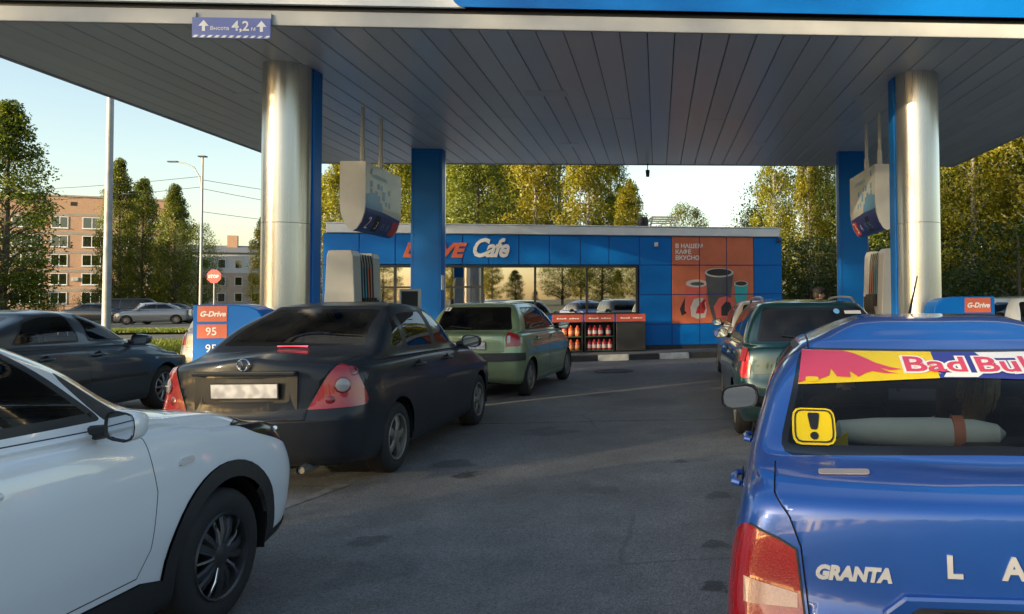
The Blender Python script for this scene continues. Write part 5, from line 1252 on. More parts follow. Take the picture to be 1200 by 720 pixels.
# ------------------------------------------------------------------ shared sedan / hatch shell
def sedan_rings(L, w, zd=1.10, zb=.98, zh=.74, xg0=.62, zg0=1.13, xg1=3.42, zg1=1.0, xr0=1.42, xr1=2.62, zr=1.50, H=1.54, wg=.775, wro=.585,
                zbot=.22, rbx=.0, rbow=.16, fbow=.30, deck=.04, shoulder=.965, side=None, mx=None, wmid=None, grb=.10, crown=.02, low=.27, rtop=.08, rys=(.38, .72, .92, .985), fys=(.97, .88, .66, .36), hb=.055):
    def ring(*a_, **k_): k_.setdefault('ry', rys); k_.setdefault('fy', fys); return ring0(*a_, **k_)
    sd = side or [L * .30, L * .5, L * .72]
    R_ = []
    R_.append(ring(.10, L - .14, w * .925, [low, zbot, zbot - .02, zbot, .22], rbow + .04, fbow, side=sd))
    R_.append(ring(.035, L - .05, w * .965, [.36, .30, .27, .30, .32], rbow, fbow, side=sd))
    R_.append(ring(.0 + rbx, L, w * .985, [.49, .47, .42, .46, .46], rbow, fbow, side=sd))
    R_.append(ring(.0 + rbx, L - .005, w, [.605, .60, .60, .60, .57], rbow, fbow, side=sd))
    R_.append(ring(.035, L - .04, w * .99, [.665, .76, .78, .73, .66], rbow, fbow, side=sd))
    R_.append(ring(.05, L - .09, w * shoulder, [zd - .07, zb - .06, zb - .07, zh + .0, zh - .05], rbow, fbow + .03, side=sd))
    R_.append(ring(.065, L - .14, w * (shoulder - .028), [zd - .012, zb + .02, zb, zh + .05, zh], rbow + .01, fbow + .06, side=sd))
    R_.append(ring(.065 + rtop, L - .24, w * (shoulder - .065), [zd + .012, zb + .05, zb + .028, zh + .075, zh + .03], rbow, fbow + .1, side=sd))
    x8 = .065 + rtop + (xg0 - .065 - rtop) * .55; xf8 = (L - .24 + xg1) / 2
    R_.append(ring(x8, xf8, (w * (shoulder - .065) + wg) / 2 + .012, [(zd + .012 + zg0) / 2 + deck * .3, zb + .075, zb + .042, (zh + zg1) / 2 + hb + .01, (zh + zg1) / 2 + hb], rbow * .7, fbow, side=[sd[0] + .05, sd[1], sd[2] - .1]))
    R_.append(ring(xg0, xg1, wg, [zg0, zb + .10, zb + .06, zg1 - .0, zg1 + .005], grb, .42, rl=.22, fl=.25, ry=(.42, .80, .955, .995), fy=(.985, .93, .74, .42)))
    k = .52
    def lerp(a, b): return a + (b - a) * k
    R_.append(ring(lerp(xg0, xr0) - .03, lerp(xg1, xr1) + .05, lerp(wg, wro) + .022, [lerp(zg0, zr) + .01, lerp(zb + .1, zr), lerp(zb + .06, zr) + .01, lerp(zg1, zr), lerp(zg1, zr) + .01], grb * .95, .36, rl=.22, fl=.25, ry=(.42, .80, .955, .995), fy=(.985, .93, .74, .42)))
    R_.append(ring(xr0 - .03, xr1 + .05, wro, [zr - .015, zr - .04, zr - .035, zr - .045, zr - .03], grb, .24, rl=.2, fl=.22, ry=(.42, .80, .955, .995), fy=(.985, .93, .74, .42)))
    R_.append(ring(xr0 + .06, xr1 - .10, wro * .86, [zr + .012, zr + .008, zr + .014, zr - .0, zr + .005], grb, .2, rl=.2, fl=.2, ry=(.42, .80, .955, .995), fy=(.985, .93, .74, .42)))
    R_.append(ring(xr0 + .35, xr1 - .45, wro * .45, [H - .012, H - .008, H - .002, H - .008, H - .012], grb * .5, .1, rl=.1, fl=.1))
    c = ring(xr0 + .55, xr1 - .6, 0.0, [H - .004, H - .001, H, H - .001, H - .004], .02, .02, rl=.05, fl=.05); R_.append(c)
    return R_
SIDE, REAR, TOP = (0, 2), (1, 2), (0, 1)
def wrap_lamp(car, sidepoly, rearpoly, sd, name, mats, xmax, lo=2, hi=9, rim=.006, front=False, push=.004, parent=None):
    """lamp that wraps round a corner: limited in side view and in end view"""
    cut(car.bm, sidepoly, SIDE, lambda f: lo <= f[car.lay] < hi and f.calc_center_median().y * sd > 0)
    zs_ = [p[1] for p in sidepoly]; za, zb_ = min(zs_), max(zs_)
    rp = rearpoly if sd > 0 else mirror_poly(rearpoly)
    def fl(f):
        c = f.calc_center_median()
        return lo <= f[car.lay] < hi and c.y * sd > 0 and pip(c.x, c.z, sidepoly)
    return car.part(rp, REAR, fl, name, mats, rim=rim, push=push, parent=parent)
def rear_disc(car, y, z, r, m_, name, parent=None, sq=1.0, push=.004, xo=None):
    x = (car.px(y, z) if xo is None else xo) - push
    b = MB(); b.lathe([(0, -.008), (r * .5, -.0065), (r * .9, -.003), (r, .002)], 22, axis=0, c=(x, y, z)); return car.mb(b, name, m_, parent, smooth=True)

# ------------------------------------------------------------------ dark grey sedan in the queue
def dark_sedan():
    P = paint('paint_charcoal', (0.014, 0.019, 0.028), .1, .36, dirt=.22, dirtcol=(.075, .072, .07), gloss=.35)
    L, w = 4.58, .86
    c = Car('sedan', 'dusty dark grey sedan with round clear lamp inserts ahead of white car', (-3.25, 6.26), 3.0,
            sedan_rings(L, w, zd=1.10, zb=.985, zh=.76, xg0=.60, zg0=1.13, xg1=3.40, zg1=1.03, xr0=1.40, xr1=2.60, zr=1.50, H=1.545, rbow=.27), L, (1.02, 3.60), .315, paintm=P)
    BK = M['plastic_black']
    c.arches(6, .365)
    # glass
    rw_ = smooth_poly([(-.62, 1.165), (.62, 1.165), (.60, 1.20), (.50, 1.455), (.46, 1.475), (-.46, 1.475), (-.50, 1.455), (-.60, 1.20)], 1)
    c.part(rw_, REAR, c.sel(8, 12, nx=-.2), 'rear_window', [M['tint'], M['black_gloss']], rim=.03)
    c.part(smooth_poly([(-.66, 1.07), (.66, 1.07), (.64, 1.12), (.51, 1.45), (.48, 1.47), (-.48, 1.47), (-.51, 1.45), (-.64, 1.12)], 1), REAR, c.sel(8, 12, nx=.2), 'windshield', [M['tint_soft'], M['black_gloss']], rim=.03)
    c.both(smooth_poly([(.99, 1.135), (1.20, 1.11), (1.33, 1.10), (1.36, 1.42), (1.30, 1.41)], 1), SIDE, 9, 12, 'quarter_window', [M['tint'], M['black']], rim=.018)
    c.both(smooth_poly([(1.40, 1.095), (2.12, 1.075), (2.10, 1.455), (1.62, 1.455), (1.44, 1.43)], 1), SIDE, 9, 12, 'rear_door_window', [M['tint'], M['black']], rim=.02)
    c.both(smooth_poly([(2.20, 1.075), (3.12, 1.06), (3.10, 1.085), (2.66, 1.42), (2.52, 1.455), (2.19, 1.46)], 1), SIDE, 9, 12, 'front_door_window', [M['tint_soft'], M['black']], rim=.02)
    c.both([(2.09, 1.08), (2.21, 1.08), (2.195, 1.46), (2.095, 1.46)], SIDE, 9, 12, 'pillar_trim', [M['black']])
    # rear lamps, trunk lid, bumper
    lid_y = .47
    for sd in (1, -1):
        lo_ = wrap_lamp(c, smooth_poly([(-.2, .69), (.36, .70), (.40, .74), (.30, 1.045), (.22, 1.065), (-.2, 1.065)], 1), [(.465, .60), (.465, .69), (.585, .95), (.655, 1.07), (.68, 1.2), (1.1, 1.2), (1.1, .6)], sd, 'tail_lamp', [M['lens_red'], BK], .4, rim=.006)
    c.part(smooth_poly([(-.34, .755), (.34, .755), (.34, .955), (-.34, .955)], 1, .03), REAR, c.sel(3, 8, nx=-.3), 'plate_recess', [M['charcoal'], P], rim=.012, push=-.022)
    b = MB(); xq = c.pick_rear(0, .85); b.b2((xq + .03, -.40, .70), (xq + .06, .40, 1.0)); c.mb(b, 'lid_inner', M['black'])
    fl = lambda f: 3 <= f[c.lay] < 9 and f.calc_center_median().x < .57 and (f.normal.x < -.15 or f.normal.z > .4)
    lid = c.part([(-.47, .615), (.47, .615), (.475, .69), (.585, .95), (.66, 1.08), (.68, 1.3), (-.68, 1.3), (-.66, 1.08), (-.585, .95), (-.475, .69)], REAR, fl, 'trunk_lid', [P, M['black']], rim=.006, rimpush=-.006)
    c.part([(-.2, .05), (.66, .05), (.665, .30), (.70, .585), (.5, .605), (-.2, .605)], SIDE, lambda f: f[c.lay] < 4 and f.calc_center_median().x < .72, 'rear_bumper', [P, M['black']], rim=.005)
    for sd in (1, -1):
        c.part([(1.20, .32), (1.30, .31), (2.14, .29), (2.155, 1.06), (1.36, 1.085), (1.30, .90), (1.36, .72), (1.33, .55)], SIDE, c.sel(1, 10, ny=.3, side=sd), 'rear_door', [P, M['black']], rim=.005)
        c.part([(2.165, .29), (3.12, .29), (3.20, .45), (3.20, .95), (3.10, 1.05), (2.175, 1.06)], SIDE, c.sel(1, 10, ny=.3, side=sd), 'front_door', [P, M['black']], rim=.005)
    c.add_wheels('five', M['alloy_dirty'], .20, track=.86)
    for sd in (1, -1):
        wrap_lamp(c, [(4.0, .60), (4.7, .56), (4.7, .74), (4.1, .80)], [(.42, .58), (1.0, .58), (1.0, .84), (.42, .74)], sd, 'headlamp', [M['lens_clear'], M['chrome']], 0, front=True)
        c.handle(1.52, .93, sd, P); c.handle(2.36, .93, sd, P)
    body = c.finish()
    # round clear lamp inserts
    for sd in (1, -1):
        for rr_, lf, m_, nm in ((.072, .004, M['lens_dark_red'], 'lamp_ring'), (.058, .008, M['lens_smoke'], 'reversing_lamp')):
            b = MB(); b.lathe([(0, .008), (rr_ * .6, .006), (rr_ * .92, .001), (rr_, -.02)], 26)
            if nm == 'reversing_lamp': b.box((0, 0, .007), (rr_ * 1.8, .008, .006))
            c.stick(b, nm, m_, (-1, sd * .69, .875), (1, 0, 0), lf, smooth=True)
    for sd in (1, -1):
        for yy, zz in ((.735, .985), (.62, .765)):
            b = MB(); b.lathe([(0, .004), (.03, .003), (.045, -.006)], 20); c.stick(b, 'lamp_roundel', M['lens_dark_red'], (-1, sd * yy, zz), (1, 0, 0), .004, smooth=True)
    # plate recess, handle bar, badge, brake light, exhaust
    b = MB(); xg_ = c.pick_rear(0, .985); b.b2((xg_ - .022, -.40, .97), (xg_ + .04, .40, 1.005)); c.mb(b, 'lid_grip', P, lid, bevel=.010, seg=2)
    c.plate(c.pick_rear(0, .85) + .004, .85, 4)
    b = MB(); b.lathe([(.04, -.004), (.046, -.012), (.052, -.004)], 28, axis=0, c=(.035, -.0, 1.056))
    for pts in ([(-.026, 1.083), (0, 1.03), (.026, 1.083)],):
        b.tube([(.030, p[0], p[1]) for p in [(-.020, 1.088), (-.0, 1.052), (.020, 1.088)]], .005, 6); b.tube([(.030, p[0], p[1]) for p in [(-.040, 1.072), (-.018, 1.022), (0, 1.052), (.018, 1.022), (.040, 1.072)]], .005, 6)
    c.mb(b, 'badge', M['chrome'], lid, smooth=True)
    b = MB(); b.b2((.70, -.16, 1.150), (.73, .10, 1.166)); c.mb(b, 'high_brake_light', M['brake_glow'])
    b = MB(); b.tube([(.3, -.44, .225), (.05, -.44, .225)], .036, 14, cap=False); b.tube([(.3, -.44, .225), (.07, -.44, .225)], .028, 14); me = c.mb(b, 'exhaust', M['alloy_dirty'], smooth=True)
    b = MB(); b.b2((.3, -.62, .21), (4.2, .62, .25)); c.mb(b, 'underbody', M['black'])
    c.mirror(2.98, 1.08, P, y=.80)
    c.interior(1.02, 1.15, 3.15, .70, 1.62, 2.55, zr=1.10)
    return c
defmat('brake_glow', (0.35, 0.02, 0.03), .3, emit=((1, .05, .08), 2.0))
dark_sedan()
M['clear_window'] = glass('clear_window', (0.78, 0.80, 0.79), 0.55, 1.45, dust=0.06)
def side_windows(c, P, splits, zlo, zhi, rear, front, glass_=('tint', 'window', 'window'), lo=9, hi=12, pillar=True, rim=.02):
    """row of side windows; rear / front: ((x_low, x_high)) slanted ends; splits: pillar centres"""
    xs_ = [rear] + [(q, q - .015) for q in splits] + [front]; n = len(xs_) - 1
    for i in range(n):
        a, b = xs_[i], xs_[i + 1]; g = .028
        pl = [(a[0] + g * (i > 0), zlo(a[0])), (b[0] - g * (i < n - 1), zlo(b[0])), (b[1] - g * (i < n - 1), zhi), (a[1] + g * (i > 0), zhi)]
        if i == n - 1: pl = [(a[0] + g, zlo(a[0])), (b[0], zlo(b[0])), (b[0] - .03, zlo(b[0]) + .05), (b[1] + .10, zhi - .06), (b[1], zhi - .012), (a[1] + g, zhi)]
        nm = 'front_door_window' if i == n - 1 else ('rear_door_window' if i == n - 2 else 'quarter_window')
        c.both(smooth_poly(pl, 1, .035), SIDE, lo, hi, nm, [M[glass_[i]], M['black']], rim=rim)
    if pillar:
        for q in splits[-1:]: c.both([(q - .03, zlo(q)), (q + .03, zlo(q)), (q + .015, zhi), (q - .045, zhi)], SIDE, lo, hi, 'pillar_trim', [M['black']])

def hatch(name, label, loc, heading, P, L=3.83, w=.832, H=1.52, zr=1.48, glassb=('tint', 'window'), ku=6, kv=4, wheels=(.66, 3.10), wr=.295, style='getz', rimm='alloy_dirty', lamp=None, strip=True, xg0=.20, xr0=.47, zg0=1.06,
          lampz=(.80, 1.07), lampm=('lens_red',), rails=False, xg1=2.98, xr1=2.0, splits=(1.72,), wiper=True, group=None, plate=(.02, .84), lampin=.60, rearwin='tint', seats=True, door=True, zb=.97, splitx=None, wg=None):
    c = Car(name, label, loc, heading, sedan_rings(L, w, zd=1.02, zb=zb, zh=.80, xg0=xg0, zg0=zg0, xg1=xg1, zg1=1.03, xr0=xr0, xr1=xr1, zr=zr, H=H, wg=wg or w * .90, wro=w * .70, rbow=.16, fbow=.30, deck=0, rtop=.035, grb=.11, low=.30), L, wheels, wr, ku=ku, kv=kv, paintm=P, group=group)
    BK = M['plastic_black']; c.arches(6, wr + .045)
    wb = w * .74; wt = w * .60
    c.part(smooth_poly([(-wb, zg0 + .015), (wb, zg0 + .015), (wt + .03, zr - .045), (-wt - .03, zr - .045)], 1), REAR, c.sel(7, 12, nx=-.35), 'rear_window', [M[rearwin], M['black_gloss']], rim=.03)
    c.part(smooth_poly([(-.64, 1.07), (.64, 1.07), (.50, zr - .04), (-.50, zr - .04)], 1), REAR, c.sel(8, 12, nx=.2), 'windshield', [M['window'], M['black_gloss']], rim=.03)
    side_windows(c, P, splits, lambda x: zb + .10 - .012 * x, zr - .055, (xg0 + .32, xr0 + .20), (xg1 - .28, xr1 + .03), glassb)
    for sd in (1, -1):
        z0, z1 = lampz
        lo_ = wrap_lamp(c, smooth_poly([(-.2, z0), (.20, z0), (.26, z0 + .05), (.22, z1 - .03), (.16, z1), (-.2, z1)], 1, .03), [(lampin + .02, z0 - .05), (lampin, z0 + .12), (lampin + .03, z1 + .1), (1.2, z1 + .1), (1.2, z0 - .05)], sd, 'tail_lamp', [M[lampm[0]], BK], .3, rim=.006)
        if len(lampm) > 1: 
            for q, lm2 in enumerate(lampm[1:]):
                pass
    if strip:
        c.part([(-.2, .60), (wheels[0] - wr - .05, .60), (wheels[0] - wr - .05, .715), (-.2, .735)], SIDE, lambda f: f[c.lay] < 5 and f.calc_center_median().x < wheels[0] - wr - .02, 'bumper_strip', [BK], push=.008)
    c.part([(-.2, .05), (wheels[0] - wr - .06, .05), (wheels[0] - wr - .05, .595 if strip else .62), (-.2, .595 if strip else .62)], SIDE, lambda f: f[c.lay] < 5 and f.calc_center_median().x < wheels[0] - wr, 'rear_bumper', [P, M['black']], rim=.005)
    fl = lambda f: 3 <= f[c.lay] < 11 and f.calc_center_median().x < .8 and (f.normal.x < -.2)
    lid = c.part([(-lampin + .02, .74), (lampin - .02, .74), (lampin - .03, .95), (lampin + .0, zg0 + .02), (-lampin - .0, zg0 + .02), (-lampin + .03, .95)], REAR, fl, 'tailgate', [P, M['black']], rim=.005)
    if door:
        xs_ = [splits[0] if len(splits) == 1 else splits[-1]]
        for sd in (1, -1):
            q = xs_[0]; f2 = xg1 - .24
            c.part([(q + .0, .32), (f2 - .05, .32), (f2, .45), (f2, zb), (f2 - .1, zb + .045), (q + .0, zb + .05)], SIDE, c.sel(1, 10, ny=.3, side=sd), 'front_door', [P, M['black']], rim=.005)
            r0 = wheels[0] + wr + .09
            c.part([(r0, .33), (q - .01, .32), (q - .01, zb + .05), (wheels[0] + .2, zb + .06), (wheels[0] + .12, zb - .1), (wheels[0] + wr, .62)], SIDE, c.sel(1, 10, ny=.3, side=sd), 'rear_door', [P, M['black']], rim=.005)
            if strip: c.decal([(r0, .555), (f2 - .05, .545), (f2 - .05, .615), (r0, .625)], SIDE, c.sel(1, 8, ny=.3, side=sd), 'side_moulding', M['plastic_black'], .01)
            c.handle(q - .75, zb - .07, sd, P); c.handle(q + .16, zb - .07, sd, P)
    for sd in (1, -1): wrap_lamp(c, [(L - .45, .62), (L + .1, .58), (L + .1, .76), (L - .35, .84)], [(.40, .5), (1.0, .5), (1.0, .9), (.40, .76)], sd, 'headlamp', [M['lens_clear'], M['chrome']], 0)
    c.add_wheels(style, M[rimm], .18, track=w)
    if strip:
        for sd in (1, -1):   # doors were cut away, so the moulding goes on as its own thin bar
            pass
    c.finish()
    c.plate(c.pick_rear(0, plate[1]) - .012, plate[1], 6)
    b = MB(); b.b2((-.012, -.16, 0), (.012, .16, .03)); me = b.mesh('tailgate_grip', P, bevel=.006); me.transform(Matrix.Translation(c.off + Vector((c.pick_rear(0, plate[1] + .1) - .006, 0, plate[1] + .085)))); link('tailgate_grip', me, c.root)
    if wiper:
        p0, n0 = c.hit((-2, .02, zg0 + .03), (1, 0, 0)); p1, n1 = c.hit((-2, .36, zg0 + .07), (1, 0, 0)); b = MB(); b.tube([p0 + n0 * .02, p1 + n1 * .015], [.012, .007], 6); b.lathe([(0, .03), (.03, .02), (.03, 0)], 12, axis=0, c=(p0.x - .02, p0.y, p0.z)); c.mb(b, 'rear_wiper', M['black'], smooth=True)
    b = MB(); b.b2((.3, -.6, .22), (L - .4, .6, .26)); c.mb(b, 'underbody', M['black'])
    c.mirror(xg1 - .42, zb + .10, P if name != 'x' else P, y=w - .085, sc=.95)
    if seats: c.interior(zb + .03, xg0 + .45, xg1 - .25, w * .78, xg0 + .95, xg1 - .98, zr=1.02)
    if rails:
        for sd in (1, -1):
            pts = []
            for x_ in np.linspace(xr0 + .12, xr1 - .1, 12):
                h = c.bvh.ray_cast(Vector((x_, sd * w * .60, 3)), Vector((0, 0, -1))); e = 0 if x_ in (xr0 + .12,) else 1
                k = min(1, (x_ - xr0 - .12) / .18, (xr1 - .1 - x_) / .18); pts.append((x_, sd * w * .60, h[0].z + .05 * max(0, k) ** .5 + .004))
            b = MB(); b.tube(pts, .014, 8); c.mb(b, 'roof_rail', M['alloy'], smooth=True)
    return c

def green_hatch():
    P = paint('paint_green', (0.25, 0.34, 0.19), .35, .32, dirt=.22, dirtcol=(.24, .20, .13), zref=.8)
    c = hatch('hatchback', 'dusty pale green hatchback waiting before the shop racks', (-2.93, 12.12), 7.0, P, glassb=('tint', 'tint_soft'), lampz=(.82, 1.06), lampin=.55)
    # small white sticker in the rear window and a clear strip in each lamp
    b = MB(); b.b2((-.05, -.04, 0), (.05, .04, .001)); c.stick(b, 'window_sticker', M['print_white'], (-2, .48, 1.40), (1, 0, 0), .004)
    b = MB(); b.b2((-.012, -.03, 0), (.012, .022, .001)); c.stick(b, 'sticker_mark', M['black'], (-2, .48, 1.40), (1, 0, 0), .006)
    for sd in (1, -1):
        b = MB(); b.prism([(-.025, -.06), (.02, -.06), (.025, .06), (-.02, .06)], 2, 0, .003); c.stick(b, 'lamp_insert', M['lens_clear'], (-2, sd * .60, .93), (1, 0, 0), .006)
    return c
green_hatch()

def teal_wagon():
    P = paint('paint_teal', (0.004, 0.036, 0.045), .45, .3, dirt=.09)
    c = hatch('estate_car', 'dark teal estate car with roof rails ahead of blue sedan', (1.68, 8.0), 1.5, P, L=4.35, w=.855, H=1.535, zr=1.49, wheels=(.86, 3.42), wr=.30, style='far', rimm='alloy_dirty', strip=False, xg0=.16, xr0=.40, zg0=1.07,
              lampz=(.70, 1.03), lampin=.70, lampm=('lens_red',), rails=True, xg1=3.15, xr1=2.25, splits=(1.15, 2.05), glassb=('tint', 'tint', 'tint_soft'), door=True)
    for sd in (1, -1):
        b = MB(); b.b2((-.055, -.07, 0), (.055, .075, .003)); c.stick(b, 'lamp_upper', M['lens_dark_red'], (-2, sd * .765, .94), (1, 0, 0), .007)
    b = MB(); b.lathe([(0, .001), (.035, .001)], 18, c=(-.1, 0, 0)); c.stick(b, 'window_sticker', M['pale_blue'], (-2, -.36, 1.40), (1, 0, 0), .004)
    b = MB(); b.b2((-.05, -.025, 0), (.14, .02, .001)); c.stick(b, 'window_sticker', M['print_pale'], (-2, -.40, 1.39), (1, 0, 0), .004)
    return c
teal_wagon()
P_silver = paint('paint_silver', (0.40, 0.37, 0.32), .4, .33, dirt=.15)
P_white2 = paint('paint_cold_white', (0.60, 0.62, 0.63), .0, .35, dirt=.08)
hatch('hatchback', 'beige silver hatchback beyond the teal estate car, near the shop poster', (2.02, 12.9), 0.5, P_silver, L=3.9, w=.84, wheels=(.68, 3.18), style='getz', strip=False, lampz=(.84, 1.10), lampm=('lens_amber',), lampin=.62, ku=4, kv=3)
hatch('hatchback', 'silver hatchback half hidden behind the left grade post', (-7.72, 14.2), 0.0, P_silver, L=3.95, w=.85, H=1.50, wheels=(.70, 3.2), style='getz', strip=False, lampz=(.78, 1.05), lampin=.66, ku=4, kv=3)
hatch('estate_car', 'white car at the right edge behind the right grade post', (5.92, 10.7), 0.0, P_white2, L=4.3, w=.86, H=1.55, zr=1.51, wheels=(.86, 3.4), wr=.3, style='getz', strip=False, xg0=.14, xr0=.42, xg1=3.15, xr1=2.2, splits=(1.1, 2.02), glassb=('window', 'window', 'window'), ku=4, kv=3)

# ------------------------------------------------------------------ dark grey liftback on the far left lane
def grey_liftback():
    P = paint('paint_slate', (0.042, 0.064, 0.086), .4, .3, dirt=.14, gloss=.7)
    L, w = 4.57, .885
    c = Car('liftback', 'slate grey liftback in the far left lane beyond white car', (-8.06, 8.2), 0.0, sedan_rings(L, w, zd=1.0, zb=.95, zh=.74, xg0=.36, zg0=1.03, xg1=3.42, zg1=1.0, xr0=1.35, xr1=2.50, zr=1.43, H=1.475, wg=.79, wro=.60, rbow=.2, rtop=.03), L, (.95, 3.64), .315, paintm=P, ku=7, kv=4)
    c.arches(6, .36)
    c.part(smooth_poly([(-.60, 1.06), (.60, 1.06), (.50, 1.39), (-.50, 1.39)], 1), REAR, c.sel(8, 12, nx=-.15), 'rear_window', [M['tint'], M['black_gloss']], rim=.03)
    c.part(smooth_poly([(-.66, 1.05), (.66, 1.05), (.51, 1.40), (-.51, 1.40)], 1), REAR, c.sel(8, 12, nx=.2), 'windshield', [M['window'], M['black_gloss']], rim=.03)
    c.both(smooth_poly([(1.02, 1.07), (2.06, 1.055), (2.02, 1.405), (1.62, 1.405), (1.30, 1.34)], 1, .06), SIDE, 9, 12, 'rear_door_window', [M['clear_window'], M['black']], rim=.022)
    c.both(smooth_poly([(2.20, 1.055), (3.12, 1.04), (3.08, 1.075), (2.66, 1.34), (2.45, 1.40), (2.18, 1.41)], 1, .06), SIDE, 9, 12, 'front_door_window', [M['clear_window'], M['black']], rim=.022)
    for sd in (1, -1):
        wrap_lamp(c, smooth_poly([(-.2, .66), (.30, .67), (.26, .92), (-.2, .94)], 1), [(.50, .6), (.56, 1.1), (1.2, 1.1), (1.2, .6)], sd, 'tail_lamp', [M['lens_red'], M['black']], .4)
        wrap_lamp(c, smooth_poly([(4.16, .60), (4.8, .56), (4.8, .72), (4.22, .78)], 1), [(.40, .5), (1.0, .5), (1.0, .9), (.40, .74)], sd, 'headlamp', [M['lens_clear'], M['chrome']], 0)
        c.part([(1.34, .33), (2.10, .30), (2.10, 1.03), (1.14, 1.05), (1.14, .9), (1.28, .62)], SIDE, c.sel(1, 10, ny=.3, side=sd), 'rear_door', [P, M['black']], rim=.006)
        c.part([(2.11, .30), (3.14, .30), (3.22, .45), (3.22, .93), (3.1, 1.02), (2.11, 1.03)], SIDE, c.sel(1, 10, ny=.3, side=sd), 'front_door', [P, M['black']], rim=.006)
        y = c.pick(2.2, .56, sd)
        b = MB(); b.b2((1.42, y - .015, .54), (2.08, y + .015, .585)); b.b2((2.13, y - .015, .54), (3.18, y + .015, .585)); c.mb(b, 'side_moulding', M['black'], bevel=.006)
        c.handle(1.42, .88, sd, P); c.handle(2.28, .88, sd, P)
        b = MB(); b.b2((-.035, -.016, 0), (.035, .016, .006)); c.stick(b, 'side_indicator', M['lens_clear'], (3.40, sd * 3, .76), (0, -sd, 0), .002)
    c.add_wheels('multi', M['alloy'], .2, track=.885)
    c.finish(); c.plate(c.pick_rear(0, .8) - .01, .8, 5)
    b = MB(); b.b2((.3, -.62, .2), (4.2, .62, .25)); c.mb(b, 'underbody', M['black'])
    c.mirror(2.98, 1.05, P, y=.81); c.interior(1.0, 1.0, 3.15, .70, 1.55, 2.50, zr=1.04)
    return c
grey_liftback()
# ------------------------------------------------------------------ people (one continuous skinned surface each)
def skin_body(name, joints, edges, mats, parent=None, root=0, sub=2):
    """joints: (x, y, z, radius); edges as index pairs; mats applied by height/index function later"""
    me = bpy.data.meshes.new(name); me.from_pydata([j[:3] for j in joints], edges, [])
    o = link(name, me, None)
    md = o.modifiers.new('skin', 'SKIN'); md.use_smooth_shade = True
    for i, v in enumerate(me.skin_vertices[0].data): r = joints[i][3]; v.radius = (r if not isinstance(r, tuple) else r) if isinstance(r, tuple) else (r, r); v.use_root = (i == root)
    sb = o.modifiers.new('sub', 'SUBSURF'); sb.levels = sub; sb.render_levels = sub
    dg = bpy.context.evaluated_depsgraph_get(); m2 = bpy.data.meshes.new_from_object(o.evaluated_get(dg), depsgraph=dg)
    bpy.data.objects.remove(o)
    m2.materials.clear()
    for m_ in mats: m2.materials.append(m_)
    for p in m2.polygons: p.use_smooth = True
    m2.name = name
    return link(name, m2, parent)
defmat('jacket_dark', (0.03, 0.032, 0.04), .85, var=.2); defmat('trousers', (0.02, 0.025, 0.04), .85, var=.2); defmat('shirt_dark', (0.02, 0.02, 0.022), .9, var=.2); defmat('cap_black', (0.012, 0.012, 0.014), .8); defmat('shoe', (.015, .014, .013), .6)
def head_mesh(name, parent, c, look, hairm, cap=None, long_hair=None):
    """head with brow, nose, mouth, ears; c = chin-to-crown centre; look = heading in local frame"""
    bm = bmesh.new(); bmesh.ops.create_uvsphere(bm, u_segments=28, v_segments=20, radius=1)
    for v in bm.verts:
        x, y, z = v.co; sx = .098; sy = .076; sz = .118
        if z < 0: k = 1 - .28 * (-z) ** 1.5; sy *= k; sx *= (1 - .10 * -z)
        px = x * sx; py = y * sy; pz = z * sz
        if x > .5 and abs(y) < .33 and -.42 < z < .12: px += .026 * (1 - abs(y) / .33) * (1 - abs(z + .2) / .35 if abs(z + .2) < .35 else 0)
        if x > .55 and .12 < abs(y) < .62 and .02 < z < .24: px -= .010
        if x > .6 and abs(y) < .35 and -.62 < z < -.5: px += .006
        v.co = (px, py, pz)
    for f in bm.faces: f.smooth = True
    for s in (1, -1):
        r = bmesh.ops.create_uvsphere(bm, u_segments=10, v_segments=8, radius=1)
        for v in r['verts']: v.co = Vector((v.co.x * .018 - .008, s * .077 + v.co.y * .010, v.co.z * .032 - .01))
    me = bpy.data.meshes.new(name); bm.to_mesh(me); bm.free(); me.materials.append(M['skin'])
    for p in me.polygons: p.use_smooth = True
    Mx = Matrix.Translation(c) @ Matrix.Rotation(look, 4, 'Z')
    me.transform(Mx); o = link(name, me, parent)
    for s in (1, -1):
        e = MB(); e.lathe([(0, .004), (.008, .003), (.010, 0)], 10, axis=0, c=(0, 0, 0)); m_ = e.mesh('eye', M['black']); m_.transform(Mx @ Matrix.Translation((.086, s * .032, .012))); link('eye', m_, o)
    mth = MB(); mth.box((.088, 0, -.066), (.006, .045, .008)); m_ = mth.mesh('mouth', M['pink']); m_.transform(Mx); link('mouth', m_, o)
    # hair cap
    bm = bmesh.new(); bmesh.ops.create_uvsphere(bm, u_segments=24, v_segments=16, radius=1)
    dele = [v for v in bm.verts if (v.co.z < -.15 and v.co.x > -.2) or (v.co.x > .55 and v.co.z < .55) or v.co.z < -.6]
    bmesh.ops.delete(bm, geom=dele, context='VERTS')
    for v in bm.verts: v.co = Vector((v.co.x * .106 - .004, v.co.y * .084, v.co.z * .126 + .004)); 
    for f in bm.faces: f.smooth = True
    me = bpy.data.meshes.new('hair'); bm.to_mesh(me); bm.free(); me.materials.append(hairm); me.transform(Mx); link('hair', me, parent)
    if cap:
        b = MB(); b.lathe([(.100, .03), (.104, .06), (.096, .105), (.06, .135), (0, .145)], 24); b.prism([(.06, .08), (.14, .065), (.175, .03), (.18, 0), (.175, -.03), (.14, -.065), (.06, -.08)], 2, .035, .043)
        m_ = b.mesh('cap', cap, smooth=True); m_.transform(Mx); link('cap', m_, parent)
    return o
